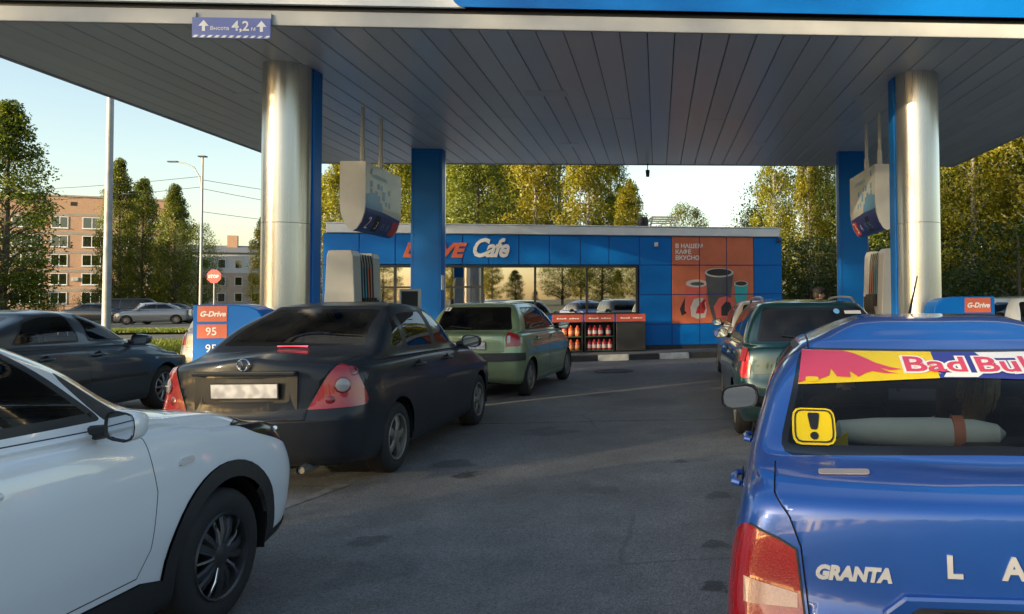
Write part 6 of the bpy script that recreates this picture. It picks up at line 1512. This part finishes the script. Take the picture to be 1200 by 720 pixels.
def standing_person(loc, heading, label):
    t = thing('person', label, 'person', (*loc, 0), heading); t.scale = (.95, .95, .945)
    J = [(0, 0, .96, .15), (0, 0, 1.15, .14), (0, 0, 1.36, .16), (0, 0, 1.47, .09), (.01, 0, 1.56, .055), (.01, 0, 1.60, .05),
         (0, .17, 1.42, .075), (.02, .24, 1.14, .052), (.16, .22, .95, .04), (.22, .2, .90, .03),
         (0, -.17, 1.42, .075), (.02, -.24, 1.14, .052), (.10, -.25, .90, .04), (.13, -.25, .83, .03),
         (0, .09, .90, .105), (.01, .10, .50, .07), (-.01, .10, .10, .048), (.13, .11, .045, .042),
         (0, -.09, .90, .105), (.01, -.10, .50, .07), (-.01, -.10, .10, .048), (.13, -.11, .045, .042)]
    E_ = [(0, 1), (1, 2), (2, 3), (3, 4), (4, 5), (2, 6), (6, 7), (7, 8), (8, 9), (2, 10), (10, 11), (11, 12), (12, 13), (0, 14), (14, 15), (15, 16), (16, 17), (0, 18), (18, 19), (19, 20), (20, 21)]
    b = skin_body('body', J, E_, [M['jacket_dark'], M['trousers'], M['skin'], M['shoe']], t)
    for p in b.data.polygons:
        z = p.center.z; p.material_index = 3 if z < .09 else (1 if z < .93 and abs(p.center.y) < .2 else (2 if z > 1.52 or (z < .96 and p.center.x > .1) else 0))
    head_mesh('head', t, (.03, 0, 1.69), 0, M['hair_dark'], cap=M['cap_black'])
    for s, hx, hy, hz in ((1, .24, .20, .885), (-1, .14, -.25, .80)):
        h = MB(); h.tube([(hx - .02, hy, hz + .03), (hx + .03, hy, hz - .01), (hx + .06, hy, hz - .04)], [.028, .036, .03], 8)
        for k in range(4): h.tube([(hx + .05, hy + (k - 1.5) * .017, hz - .03), (hx + .085, hy + (k - 1.5) * .018, hz - .065), (hx + .08, hy + (k - 1.5) * .017, hz - .10 + .008 * abs(k - 1.5))], [.0095, .009, .007], 6)
        h.tube([(hx + .01, hy - s * .03, hz), (hx + .05, hy - s * .05, hz - .03), (hx + .07, hy - s * .045, hz - .055)], [.011, .010, .008], 6)
        h.build('hand', M['skin'], t, smooth=True)
    return t
standing_person((2.74, 13.1), RAD(10), 'person in black cap and dark jacket standing by right pump')
def seated_person(car, x, y, zseat, label, shirt, hairm, arm_to=None, head_off=(0, 0, 0), long_hair=False):
    R_ = car.root; Mw = Matrix.Translation(R_.location) @ Matrix.Rotation(R_.rotation_euler.z, 4, 'Z')
    p = Mw @ (Vector((x, y, 0)) + car.off)
    t = thing('person', label, 'person', tuple(p), R_.rotation_euler.z)
    zs = zseat; s = 1 if y > 0 else -1
    J = [(0, 0, zs + .10, .14), (-.06, 0, zs + .30, .135), (-.10, 0, zs + .50, .145), (-.08, 0, zs + .60, .08), (-.06, 0, zs + .67, .05), (-.05, 0, zs + .71, .045)]
    E_ = [(0, 1), (1, 2), (2, 3), (3, 4), (4, 5)]
    for sd in (1, -1):
        n = len(J); 
        if arm_to and sd == s: el = (arm_to[0] - .22, arm_to[1] + .02 * sd, arm_to[2] - .12); ha = arm_to
        else: el = (.10, sd * .24, zs + .28); ha = (.34, sd * .16, zs + .40)
        J += [(-.08, sd * .165, zs + .56, .07), (*el, .048), (*ha, .032)]; E_ += [(2, n), (n, n + 1), (n + 1, n + 2)]
        n = len(J); J += [(.05, sd * .10, zs + .09, .10), (.45, sd * .12, zs + .13, .075), (.60, sd * .12, .18, .05), (.72, sd * .12, .13, .045)]; E_ += [(0, n), (n, n + 1), (n + 1, n + 2), (n + 2, n + 3)]
    b = skin_body('body', J, E_, [shirt, M['trousers'], M['skin']], t)
    for q in b.data.polygons: 
        cz = q.center; q.material_index = 1 if (cz.z < zs + .22 and cz.x > -.05) else (2 if cz.z > zs + .655 else 0)
    hc = Vector((-.03, 0, zs + .80)) + Vector(head_off)
    head_mesh('head', t, hc, 0, hairm)
    for k, sd in enumerate((1, -1)):
        if arm_to and sd == s: hx, hy, hz = arm_to
        else: hx, hy, hz = .34, sd * .16, zs + .40
        h = MB(); h.tube([(hx - .03, hy, hz), (hx + .03, hy, hz + .01), (hx + .07, hy, hz + .005)], [.03, .04, .032], 8)
        for j in range(4): h.tube([(hx + .06, hy + (j - 1.5) * .018, hz + .005), (hx + .10, hy + (j - 1.5) * .019, hz), (hx + .12, hy + (j - 1.5) * .018, hz - .03)], [.0095, .009, .007], 6)
        h.tube([(hx, hy - sd * .03, hz + .01), (hx + .04, hy - sd * .055, hz + .02), (hx + .07, hy - sd * .055, hz + .01)], [.011, .010, .008], 6)
        h.build('hand', M['skin'], t, smooth=True)
    if long_hair:
        rg = np.random.default_rng(5); hb = MB()
        for i in range(70):
            a = rg.uniform(-1.7, 1.7); r = .088; x0_, y0_ = hc.x - r * cos(a) * .95, hc.y + r * sin(a) * .9; z0_ = hc.z + rg.uniform(0, .11)
            sp = rg.uniform(.9, 1.35); e = rg.uniform(-.26, -.12)
            hb.tube([(x0_ + .02, y0_ * .9, z0_ + .02), (x0_ - .035, y0_ * 1.05, z0_ - .08), (x0_ - .06, hc.y + (y0_ - hc.y) * sp + .03, hc.z - .2), (x0_ - .06, hc.y + (y0_ - hc.y) * sp * 1.1 + .08, hc.z - .28 + e * .35)], [.012, .014, .012, .004], 5, cap=False)
        hb.build('long_hair', hairm, t, smooth=True)
    return t

# ------------------------------------------------------------------ blue sedan, close on the right
def blue_sedan():
    P = paint('paint_blue', (0.010, 0.085, 0.40), .25, .30, dirt=.08, dirtcol=(.12, .10, .09), zref=.7)
    L, w = 4.26, .87
    c = Car('sedan', 'bright blue sedan with sticker banner on rear window, nearest at right', (1.015, 1.985), 9.5,
            sedan_rings(L, w, zd=.985, zb=.945, zh=.78, xg0=.43, zg0=1.015, xg1=3.18, zg1=1.0, xr0=1.12, xr1=2.42, zr=1.375, H=1.475, wg=.80, wro=.645, rbow=.12, deck=.03, rtop=.07, grb=.13, low=.30, rys=(.40, .77, .955, .992)), L, (.92, 3.40), .29, ku=11, kv=7, paintm=P)
    BK = M['plastic_black']; c.arches(6, .34)
    gw = smooth_poly([(-.705, 1.035), (.705, 1.035), (.615, 1.345), (-.615, 1.345)], 1, .05)
    gsel = c.sel(8, 13, nx=-.15)
    # stickers first (they sit on the outside of the glass)
    def yl(z): return .615 + (1.345 - z) * (.705 - .615) / .31
    z0, z1 = 1.248, 1.335
    dec = [c.decal([(yl(1.225) - .02, 1.225), (.40, 1.236), (.20, 1.246), (.10, 1.25), (.10, z1), (yl(z1) - .012, z1)], REAR, gsel, 'banner_yellow', M['yellow'], .003)]
    bull = [(yl(1.23) - .02, 1.228), (yl(1.3) - .015, 1.30), (yl(z1) - .012, z1 - .002), (.44, z1 - .002), (.40, 1.325), (.36, 1.31), (.325, 1.295), (.275, 1.282), (.23, 1.275), (.275, 1.272), (.315, 1.278), (.28, 1.266), (.245, 1.262), (.30, 1.262), (.345, 1.268), (.37, 1.262), (.40, 1.25), (.43, 1.268), (.43, 1.248), (.48, 1.25), (.50, 1.275), (.51, 1.252), (.55, 1.24), (.60, 1.236)]
    c.decal(bull[::-1], REAR, gsel, 'bull_silhouette', M['pink'], .005)
    c.decal(smooth_poly([(.60, 1.233), (.55, 1.233), (.55, 1.247), (.60, 1.247)], 1, .01), REAR, gsel, 'bull_horn', M['yellow'], .006)
    c.decal([(.10, 1.25), (-.07, 1.25), (-.07, z1), (.10, z1)], REAR, gsel, 'banner_blue', M['sticker_blue'], .003)
    c.decal([(-.07, 1.25), (-.62, 1.236), (-.61, z1), (-.07, z1)], REAR, gsel, 'banner_blue', M['sticker_blue'], .003)
    c.decal([(.085, 1.2525), (-.04, 1.2525), (-.07, 1.266), (.07, 1.266)], REAR, gsel, 'banner_white', M['print_white'], .0045)
    c.decal([(-.09, 1.312), (-.60, 1.312), (-.60, z1 - .003), (-.07, z1 - .003)], REAR, gsel, 'banner_white', M['print_white'], .0045)
    # exclamation sticker
    c.decal(smooth_poly([(.655, 1.055), (.505, 1.055), (.505, 1.155), (.655, 1.155)], 1, .03)[::-1], REAR, gsel, 'warning_sticker', M['yellow'], .003)
    ro = smooth_poly([(.648, 1.060), (.512, 1.060), (.512, 1.150), (.648, 1.150)], 1, .026); ri = smooth_poly([(.643, 1.064), (.517, 1.064), (.517, 1.146), (.643, 1.146)], 1, .023)
    n_ = len(ro); 
    fr = MB(); PR = lambda q, d: c.hit((-3, q[0], q[1]), (1, 0, 0))[0] + Vector((-d, 0, d))
    fr.add([PR(q, .004) for q in ro] + [PR(q, .004) for q in ri], [(i, (i + 1) % n_, n_ + (i + 1) % n_, n_ + i) for i in range(n_)]); c.mb(fr, 'sticker_border', M['black'])
    ex = MB(); ex.add([PR(q, .004) for q in smooth_poly([(.602, 1.141), (.558, 1.141), (.568, 1.094), (.592, 1.094)], 1, .008)], [tuple(range(16))]); ex.add([PR(q, .004) for q in ell(.580, 1.078, .0145, .0105, n=14)], [tuple(range(14))]); c.mb(ex, 'exclamation_mark', M['black'])
    for k, (dz, mm, off_) in enumerate(((0, M['print_white'], .007), (0, M['pink'], .0))):
        c.rear_text('banner_lettering', 'Bad', .108, .225, 1.268, mm, push=.0062 + .0015 * k, slant=.62, offset=off_ + .002, sx=1.5)
        c.rear_text('banner_lettering', 'Bull', .108, -.045, 1.268, mm, push=.0062 + .0015 * k, slant=.62, offset=off_ + .002, sx=1.5)
    c.part(gw, REAR, gsel, 'rear_window', [M['clear_window'], M['black_gloss']], rim=.022)
    c.part(smooth_poly([(-.64, 1.045), (.64, 1.045), (.50, 1.36), (-.50, 1.36)], 1), REAR, c.sel(8, 12, nx=.2), 'windshield', [M['clear_window'], M['black_gloss']], rim=.03)
    side_windows(c, P, (1.28, 2.0), lambda x: 1.055 - .01 * x, 1.352, (.96, 1.22), (2.92, 2.44), ('window', 'window', 'window'))
    # roof ditch seams
    for sd in (1, -1):
        fs = [(1.06, sd * .575), (1.06, sd * .583), (2.40, sd * .588), (2.40, sd * .580)]
        c.part(fs, TOP, lambda f: 9 <= f[c.lay] < 14 and f.normal.z > .2, 'roof_ditch', [M['black']], push=-.004)
    # lid, lamps, bumper
    lamps = []
    for sd in (1, -1):
        lamps.append(wrap_lamp(c, smooth_poly([(-.2, .60), (.22, .61), (.27, .68), (.25, .84), (.16, .905), (-.2, .91)], 1, .05), [(.615, .5), (.625, .66), (.648, .845), (.70, .872), (.86, .93), (1.1, .93), (1.1, .5)], sd, 'tail_lamp', [M['lens_red'], BK], .4, rim=.006))
    fl = lambda f: 3 <= f[c.lay] < 10 and f.calc_center_median().x < .40 and (f.normal.x < -.12 or f.normal.z > .3)
    lid = c.part([(-.60, .60), (.60, .60), (.618, .66), (.64, .85), (.672, .93), (.715, .985), (.715, 1.2), (-.715, 1.2), (-.715, .985), (-.672, .93), (-.64, .85), (-.618, .66)], REAR, fl, 'trunk_lid', [P, M['black']], rim=.005, rimpush=-.006)
    c.part([(-.2, .05), (.52, .05), (.54, .30), (.60, .56), (.3, .595), (-.2, .595)], SIDE, lambda f: f[c.lay] < 5 and f.calc_center_median().x < .62, 'rear_bumper', [P, M['black']], rim=.005)
    for sd in (1, -1):
        c.part([(1.20, .32), (2.02, .30), (2.02, 1.02), (1.02, 1.035), (1.02, .9), (1.16, .62)], SIDE, c.sel(1, 10, ny=.3, side=sd), 'rear_door', [P, M['black']], rim=.005)
        c.part([(2.03, .30), (2.92, .30), (3.0, .45), (3.0, .95), (2.9, 1.01), (2.03, 1.02)], SIDE, c.sel(1, 10, ny=.3, side=sd), 'front_door', [P, M['black']], rim=.005)
        wrap_lamp(c, [(3.8, .62), (4.5, .58), (4.5, .74), (3.9, .80)], [(.40, .5), (1.0, .5), (1.0, .84), (.40, .74)], sd, 'headlamp', [M['lens_clear'], M['chrome']], 0)
        c.handle(1.14, .80, sd, P); c.handle(2.10, .80, sd, P)
        # clear band across the lamp with amber glints
        for za, zb_, mm, nm in ((.69, .745, M['lens_pink'], 'clear_band'),):
            ys = np.linspace(.648 if nm == 'clear_band' else .67, .80 if nm == 'clear_band' else .72, 9); b = MB(); vs = []
            for q, y_ in enumerate(ys):
                k = q / 8
                for z_ in (za - .0 + .03 * (1 - k) * 0, zb_ - .018 + .03 * k):
                    h = c.bvh.ray_cast(Vector((-3, sd * y_, z_)), Vector((1, 0, 0))); h = h if h[0] else c.bvh.ray_cast(Vector((-3, sd * y_ * .95, z_)), Vector((1, 0, 0))); n_ = h[1] if h[1].x < 0 else -h[1]; vs.append(h[0] + n_ * (.007 if nm == 'clear_band' else .009))
            b.add(vs, [(2 * i, 2 * i + 2, 2 * i + 3, 2 * i + 1) for i in range(8)]); c.mb(b, nm, mm, lamps[0 if sd > 0 else 1], smooth=True)
    c.add_wheels('granta', M['alloy'], .18, track=.85)
    c.finish()
    # crease and plate recess on the lid, lettering
    xr_ = c.pick_rear(0, .72)
    b = MB(); b.prism([(-.42, .58), (.42, .58), (.42, .70), (.36, .745), (-.36, .745), (-.42, .70)], 0, xr_ - .012, xr_ + .02); c.mb(b, 'plate_recess', P, lid, bevel=.012, seg=2)
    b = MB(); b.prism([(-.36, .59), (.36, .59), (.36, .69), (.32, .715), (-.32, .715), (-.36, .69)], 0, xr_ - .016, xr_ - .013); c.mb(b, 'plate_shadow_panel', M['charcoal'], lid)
    c.plate(xr_ - .03, .645, 4)
    for ch, y_ in zip('LADA', (.245, .095, -.055, -.205)): c.rear_text('letter', ch, .082, y_, .793, M['badge_metal'], push=.002, extrude=.004, offset=.003, sx=1.05)
    c.rear_text('badge', 'GRANTA', .050, .600, .772, M['badge_metal'], push=.002, extrude=.003, shear=.22, offset=.003, sx=1.02)
    # lid lock plate below the window
    pl_ = smooth_poly([(-.078, -.022), (.078, -.022), (.078, .022), (-.078, .022)], 1, .012); b = MB(); b.prism(pl_, 2, 0, .003); c.stick(b, 'paper_label', mat('faded_label', (.34, .29, .27), .7), (.30, .50, 3), (0, 0, -1), .002, up=(1, 0, 0))
    # high brake light behind the glass, parcel shelf and the things on it
    b = MB(); b.prism([(-.20, 1.022), (.12, 1.022), (.06, 1.058), (-.14, 1.058)], 0, .53, .60); c.mb(b, 'brake_light_housing', M['black'])
    b = MB()
    for i in range(6): b.box((.525, .05 - i * .028, 1.040), (.008, .012, .008))
    c.mb(b, 'brake_light_diodes', M['print_white'])
    b = MB(); b.b2((.50, -.62, .985), (1.05, .62, 1.0)); c.mb(b, 'parcel_shelf', M['interior'])
    an = [c.bvh.ray_cast(Vector((2.25, 0, 3)), Vector((0, 0, -1)))[0]]
    b = MB(); b.tube([an[0], an[0] + Vector((-.02, 0, .012))], .03, 10); b.tube([an[0], an[0] + Vector((-.075, -.01, .11)), an[0] + Vector((-.17, -.03, .27))], [.011, .007, .004], 8); c.mb(b, 'aerial', M['black'], smooth=True)
    b = MB(); b.b2((.3, -.6, .21), (3.9, .6, .25)); c.mb(b, 'underbody', M['black'])
    c.mirror(2.40, .985, M['plastic_black'], y=.83, sc=1.02, tilt=.04)
    c.interior(.97, 1.05, 2.92, .70, 1.50, 2.22, zr=.93)
    return c
gr = blue_sedan()
def car_world(c, p): return Matrix.Translation(c.root.location) @ Matrix.Rotation(c.root.rotation_euler.z, 4, 'Z') @ (Vector(p) + c.off)
# bundle on the parcel shelf
bp_ = thing('rolled_blanket', 'pale rolled blanket with orange strap on rear shelf of blue sedan', 'blanket', tuple(car_world(gr, (.80, .15, 1.0))), gr.root.rotation_euler.z)
b = MB(); prf = [(-.34, .02), (-.33, .04), (-.20, .05), (.0, .056), (.16, .052), (.24, .036), (.27, .008)]
b.tube([(.02 * sin(i), -p[0], .055 - .0 * i) for i, p in enumerate(prf)], [p[1] for p in prf], 16); b.build('roll', M['sheet'], bp_, smooth=True)
b = MB(); b.lathe([(.056, -.022), (.064, -.02), (.064, .02), (.056, .022)], 20, axis=1, c=(.0, -.10, .055)); b.build('strap', M['strap_orange'], bp_, smooth=True)
b = MB(); b.prism([(.30, .002), (.36, .002), (.345, .03), (.30, .06)], 0, -.03, -.02); b.build('yellow_cloth', M['yellow'], bp_)
ph = thing('phone', 'black phone in a holder on the dashboard of blue sedan', 'phone', tuple(car_world(gr, (2.62, .0, .985))), gr.root.rotation_euler.z)
MB().b2((0, -.04, .04), (.012, .04, .20)).build('handset', M['black_gloss'], ph, bevel=.006); MB().tube([(.02, 0, 0), (.015, 0, .06)], .012, 8).build('holder', M['black'], ph)
seated_person(gr, 2.10, .36, .42, 'driver of the blue sedan in dark clothes, arm by the window', M['shirt_dark'], M['hair_dark'], arm_to=(-.25, .18, .60))
seated_person(gr, 2.08, -.34, .42, 'passenger with long blond hair in the blue sedan', M['shirt_dark'], M['hair_blond'], long_hair=True)

# ------------------------------------------------------------------ white crossover, close on the left
def white_crossover():
    P = paint('paint_white', (0.80, 0.81, 0.82), .0, .30, dirt=.03, dirtcol=(.3, .29, .27))
    L, w = 4.24, .87
    R_ = sedan_rings(L, w, zd=1.03, zb=1.0, zh=.845, xg0=.30, zg0=1.08, xg1=3.24, zg1=1.08, xr0=.75, xr1=2.42, zr=1.50, H=1.545, wg=.775, wro=.60, rbow=.16, fbow=.26, deck=0, rtop=.04, low=.3, zbot=.24, fys=(.99, .955, .78, .44), hb=.03)
    c = Car('crossover', 'white crossover with black wheel arch cladding, nearest at left', (-3.14, .64), 3.0, R_, L, (.76, 3.36), .32, ku=10, kv=6, paintm=P)
    BK = M['plastic_black']
    c.arches(6, .375, clad=.08, cladm=BK)
    c.part(smooth_poly([(-.60, 1.10), (.60, 1.10), (.50, 1.42), (-.50, 1.42)], 1), REAR, c.sel(8, 12, nx=-.2), 'rear_window', [M['tint'], M['black_gloss']], rim=.03)
    c.part(smooth_poly([(-.66, 1.10), (.66, 1.10), (.53, 1.46), (-.53, 1.46)], 1), REAR, c.sel(8, 12, nx=.2), 'windshield', [M['window'], M['black_gloss']], rim=.03)
    side_windows(c, P, (1.0, 1.78), lambda x: 1.115 - .012 * x, 1.45, (.66, .95), (2.70, 2.28), ('tint_soft', 'clear_window', 'clear_window'), rim=.035)
    for sd in (1, -1):
        c.part(smooth_poly([(2.715, 1.075), (2.90, 1.07), (2.80, 1.15), (2.60, 1.29), (2.59, 1.25)], 1, .02), SIDE, c.sel(7, 12, ny=.25, side=sd), 'mirror_triangle', [BK])
        wrap_lamp(c, smooth_poly([(-.2, .72), (.30, .74), (.26, .98), (-.2, 1.0)], 1), [(.48, .6), (.52, 1.1), (1.2, 1.1), (1.2, .6)], sd, 'tail_lamp', [M['lens_red'], M['black']], .4)
        hl = wrap_lamp(c, smooth_poly([(3.52, .93), (3.66, .865), (3.86, .80), (4.06, .72), (4.5, .68), (4.5, .92), (4.02, .95), (3.70, .96)], 1, .03), [(.52, .5), (1.0, .5), (1.0, .99), (.52, .99)], sd, 'headlamp', [M['black_gloss'], M['black_gloss']], 0, rim=.008)
        # chrome strip in the lamp
        pts = [c.hit((x_, sd * 3, z_), (0, -sd, 0)) for x_, z_ in ((3.90, .845), (3.98, .825), (4.04, .80))]
        b = MB(); b.tube([p + n * .006 for p, n in pts], .012, 8); c.mb(b, 'lamp_strip', M['chrome'], hl, smooth=True)
        c.part([(1.20, .44), (1.79, .42), (1.79, 1.075), (1.0, 1.09), (1.0, .9), (1.16, .68)], SIDE, c.sel(1, 10, ny=.3, side=sd), 'rear_door', [P, M['black']], rim=.005)
        c.part([(1.80, .42), (2.76, .42), (2.83, .52), (2.87, .75), (2.84, .98), (2.78, 1.05), (1.80, 1.075)], SIDE, c.sel(1, 10, ny=.3, side=sd), 'front_door', [P, M['black']], rim=.005)
        c.part([(1.14, .05), (2.98, .05), (2.92, .36), (2.78, .395), (1.30, .405), (1.22, .33)], SIDE, c.sel(0, 5, ny=.15, side=sd), 'sill_cladding', [BK], push=.012)
        b = MB(); b.prism(smooth_poly([(-.05, -.015), (.05, -.012), (.045, .02), (-.045, .016)], 1, .02), 2, 0, .010); c.stick(b, 'side_indicator', M['badge_metal'], (3.06, sd * 3, .84), (0, -sd, 0), .001, smooth=True)
        c.handle(1.24, .92, sd, P); c.handle(2.02, .92, sd, P)
    # bonnet and front bumper
    flh = lambda f: 6 <= f[c.lay] < 10 and f.normal.z > .25
    c.part([(3.14, -.70), (3.55, -.715), (3.72, -.68), (3.98, -.44), (4.04, 0), (3.98, .44), (3.72, .68), (3.55, .715), (3.14, .70), (3.24, .45), (3.28, 0), (3.24, -.45)], TOP, flh, 'bonnet', [P, M['black']], rim=.006, rimpush=-.005)
    c.part([(3.70, .05), (4.6, .05), (4.6, .34), (4.0, .33), (3.78, .30)], SIDE, lambda f: f[c.lay] < 5 and f.calc_center_median().x > 3.70, 'lower_bumper', [BK], push=.008)
    c.part([(-.52, .40), (.52, .40), (.58, .50), (.5, .64), (-.5, .64), (-.58, .50)], REAR, c.sel(1, 6, nx=.4), 'grille', [M['black_gloss']], push=.002)
    c.add_wheels('kia', M['alloy_dark'], .20, track=.875)
    c.finish()
    c.plate(c.pick_rear(0, .52, True) + .02, .5, 0, rear=False)
    b = MB(); b.b2((.3, -.62, .24), (3.9, .62, .28)); c.mb(b, 'underbody', M['black'])
    # mirrors: black lower shell, white cap
    c.mirror(2.60, 1.08, P, y=.82, sc=.86, wy=.62, dxs=.7)
    c.interior(1.04, 1.0, 3.02, .70, 1.40, 2.15, zr=1.05)
    return c
white_crossover()

# ------------------------------------------------------------------ parked cars far left
def far_car(name, label, px, Y, heading, P, L, w, H, sh, glass_='tint_soft'):
    x, y = at_px(px, Y)
    if sh == 'van': kw = dict(zd=1.05, zb=1.02, zh=.86, xg0=.16, zg0=1.12, xg1=L - .95, zg1=1.12, xr0=.40, xr1=L - 1.65, zr=H - .05, rtop=.03, deck=0)
    elif sh == 'wagon': kw = dict(zd=1.0, zb=.93, zh=.78, xg0=.18, zg0=1.03, xg1=L - 1.12, zg1=.98, xr0=.52, xr1=L - 1.95, zr=H - .05, rtop=.03, deck=0)
    else: kw = dict(zd=1.0, zb=.95, zh=.76, xg0=.55, zg0=1.03, xg1=L - 1.15, zg1=1.0, xr0=1.3, xr1=L - 2.0, zr=H - .05)
    c = Car(name, label, (x, y), heading, sedan_rings(L, w, H=H, wg=w * .9, wro=w * .7, **kw), L, (.85, L - .85), .31, ku=3, kv=3, paintm=P, group='cars parked along the street')
    c.arches(6, .35)
    zt_ = kw['zr'] - .05; zb_ = kw['zb'] + .11
    q = (kw['xr1'] + kw['xr0']) / 2
    for nm, pl in (('rear_window', [(-w * .7, kw['zg0'] + .03), (w * .7, kw['zg0'] + .03), (w * .58, zt_), (-w * .58, zt_)]),): c.part(pl, REAR, c.sel(7, 12, nx=-.2), nm, [M['tint'], M['black']], rim=.03)
    c.part([(-w * .74, kw['zg1'] + .05), (w * .74, kw['zg1'] + .05), (w * .58, zt_), (-w * .58, zt_)], REAR, c.sel(7, 12, nx=.2), 'windshield', [M['tint_soft'], M['black']], rim=.03)
    side_windows(c, P, (q - .5, q + .35) if sh != 'sedan' else (q + .1,), lambda v: zb_, zt_, (kw['xg0'] + .35, kw['xr0'] + .2), (kw['xg1'] - .3, kw['xr1'] + .02), (glass_,) * 3)
    for sd in (1, -1):
        wrap_lamp(c, [(L - .5, .62), (L + .1, .58), (L + .1, .76), (L - .4, .84)], [(.40, .5), (1.0, .5), (1.0, .9), (.40, .76)], sd, 'headlamp', [M['lens_clear'], M['chrome']], 0)
        wrap_lamp(c, [(-.2, .75), (.22, .75), (.2, 1.0), (-.2, 1.0)], [(.58, .6), (.60, 1.1), (1.2, 1.1), (1.2, .6)], sd, 'tail_lamp', [M['lens_red'], M['black']], .4)
    c.add_wheels('far', M['alloy_dirty'], .19, track=w); c.finish(); c.mirror(kw['xg1'] - .4, kw['zb'] + .1, P, y=w - .08)
    b = MB(); b.b2((.3, -.6, .22), (L - .4, .6, .27)); c.mb(b, 'underbody', M['black']); b = MB(); b.b2((.9, -w * .7, .3), (L - 1.3, w * .7, kw['zb'])); c.mb(b, 'cabin_tub', M['interior'])
P_black = paint('paint_black', (.012, .012, .014), .2, .3, dirt=.1); P_wht = paint('paint_street_white', (.62, .63, .64), 0, .35, dirt=.12); P_grey = paint('paint_street_grey', (.22, .24, .27), .5, .3, dirt=.1); P_navy = paint('paint_street_navy', (.02, .03, .05), .3, .3, dirt=.1)
far_car('minivan', 'black minivan parked under the poplars behind the pole', 124, 64, 76, P_black, 4.7, .92, 1.85, 'van')
far_car('estate_car', 'small white estate car parked in front of the minivan', 154, 56, 52, P_wht, 4.1, .83, 1.50, 'wagon')
far_car('sedan', 'silver grey sedan parked right of the white estate car', 226, 57, -112, P_grey, 4.5, .87, 1.47, 'sedan')
far_car('sedan', 'dark sedan roof seen behind the slate grey liftback', 76, 60, 80, P_navy, 4.5, .87, 1.46, 'sedan')
far_car('sedan', 'dark sedan between white estate and poplars, mostly hidden', 172, 68, 82, P_navy, 4.5, .87, 1.46, 'sedan')
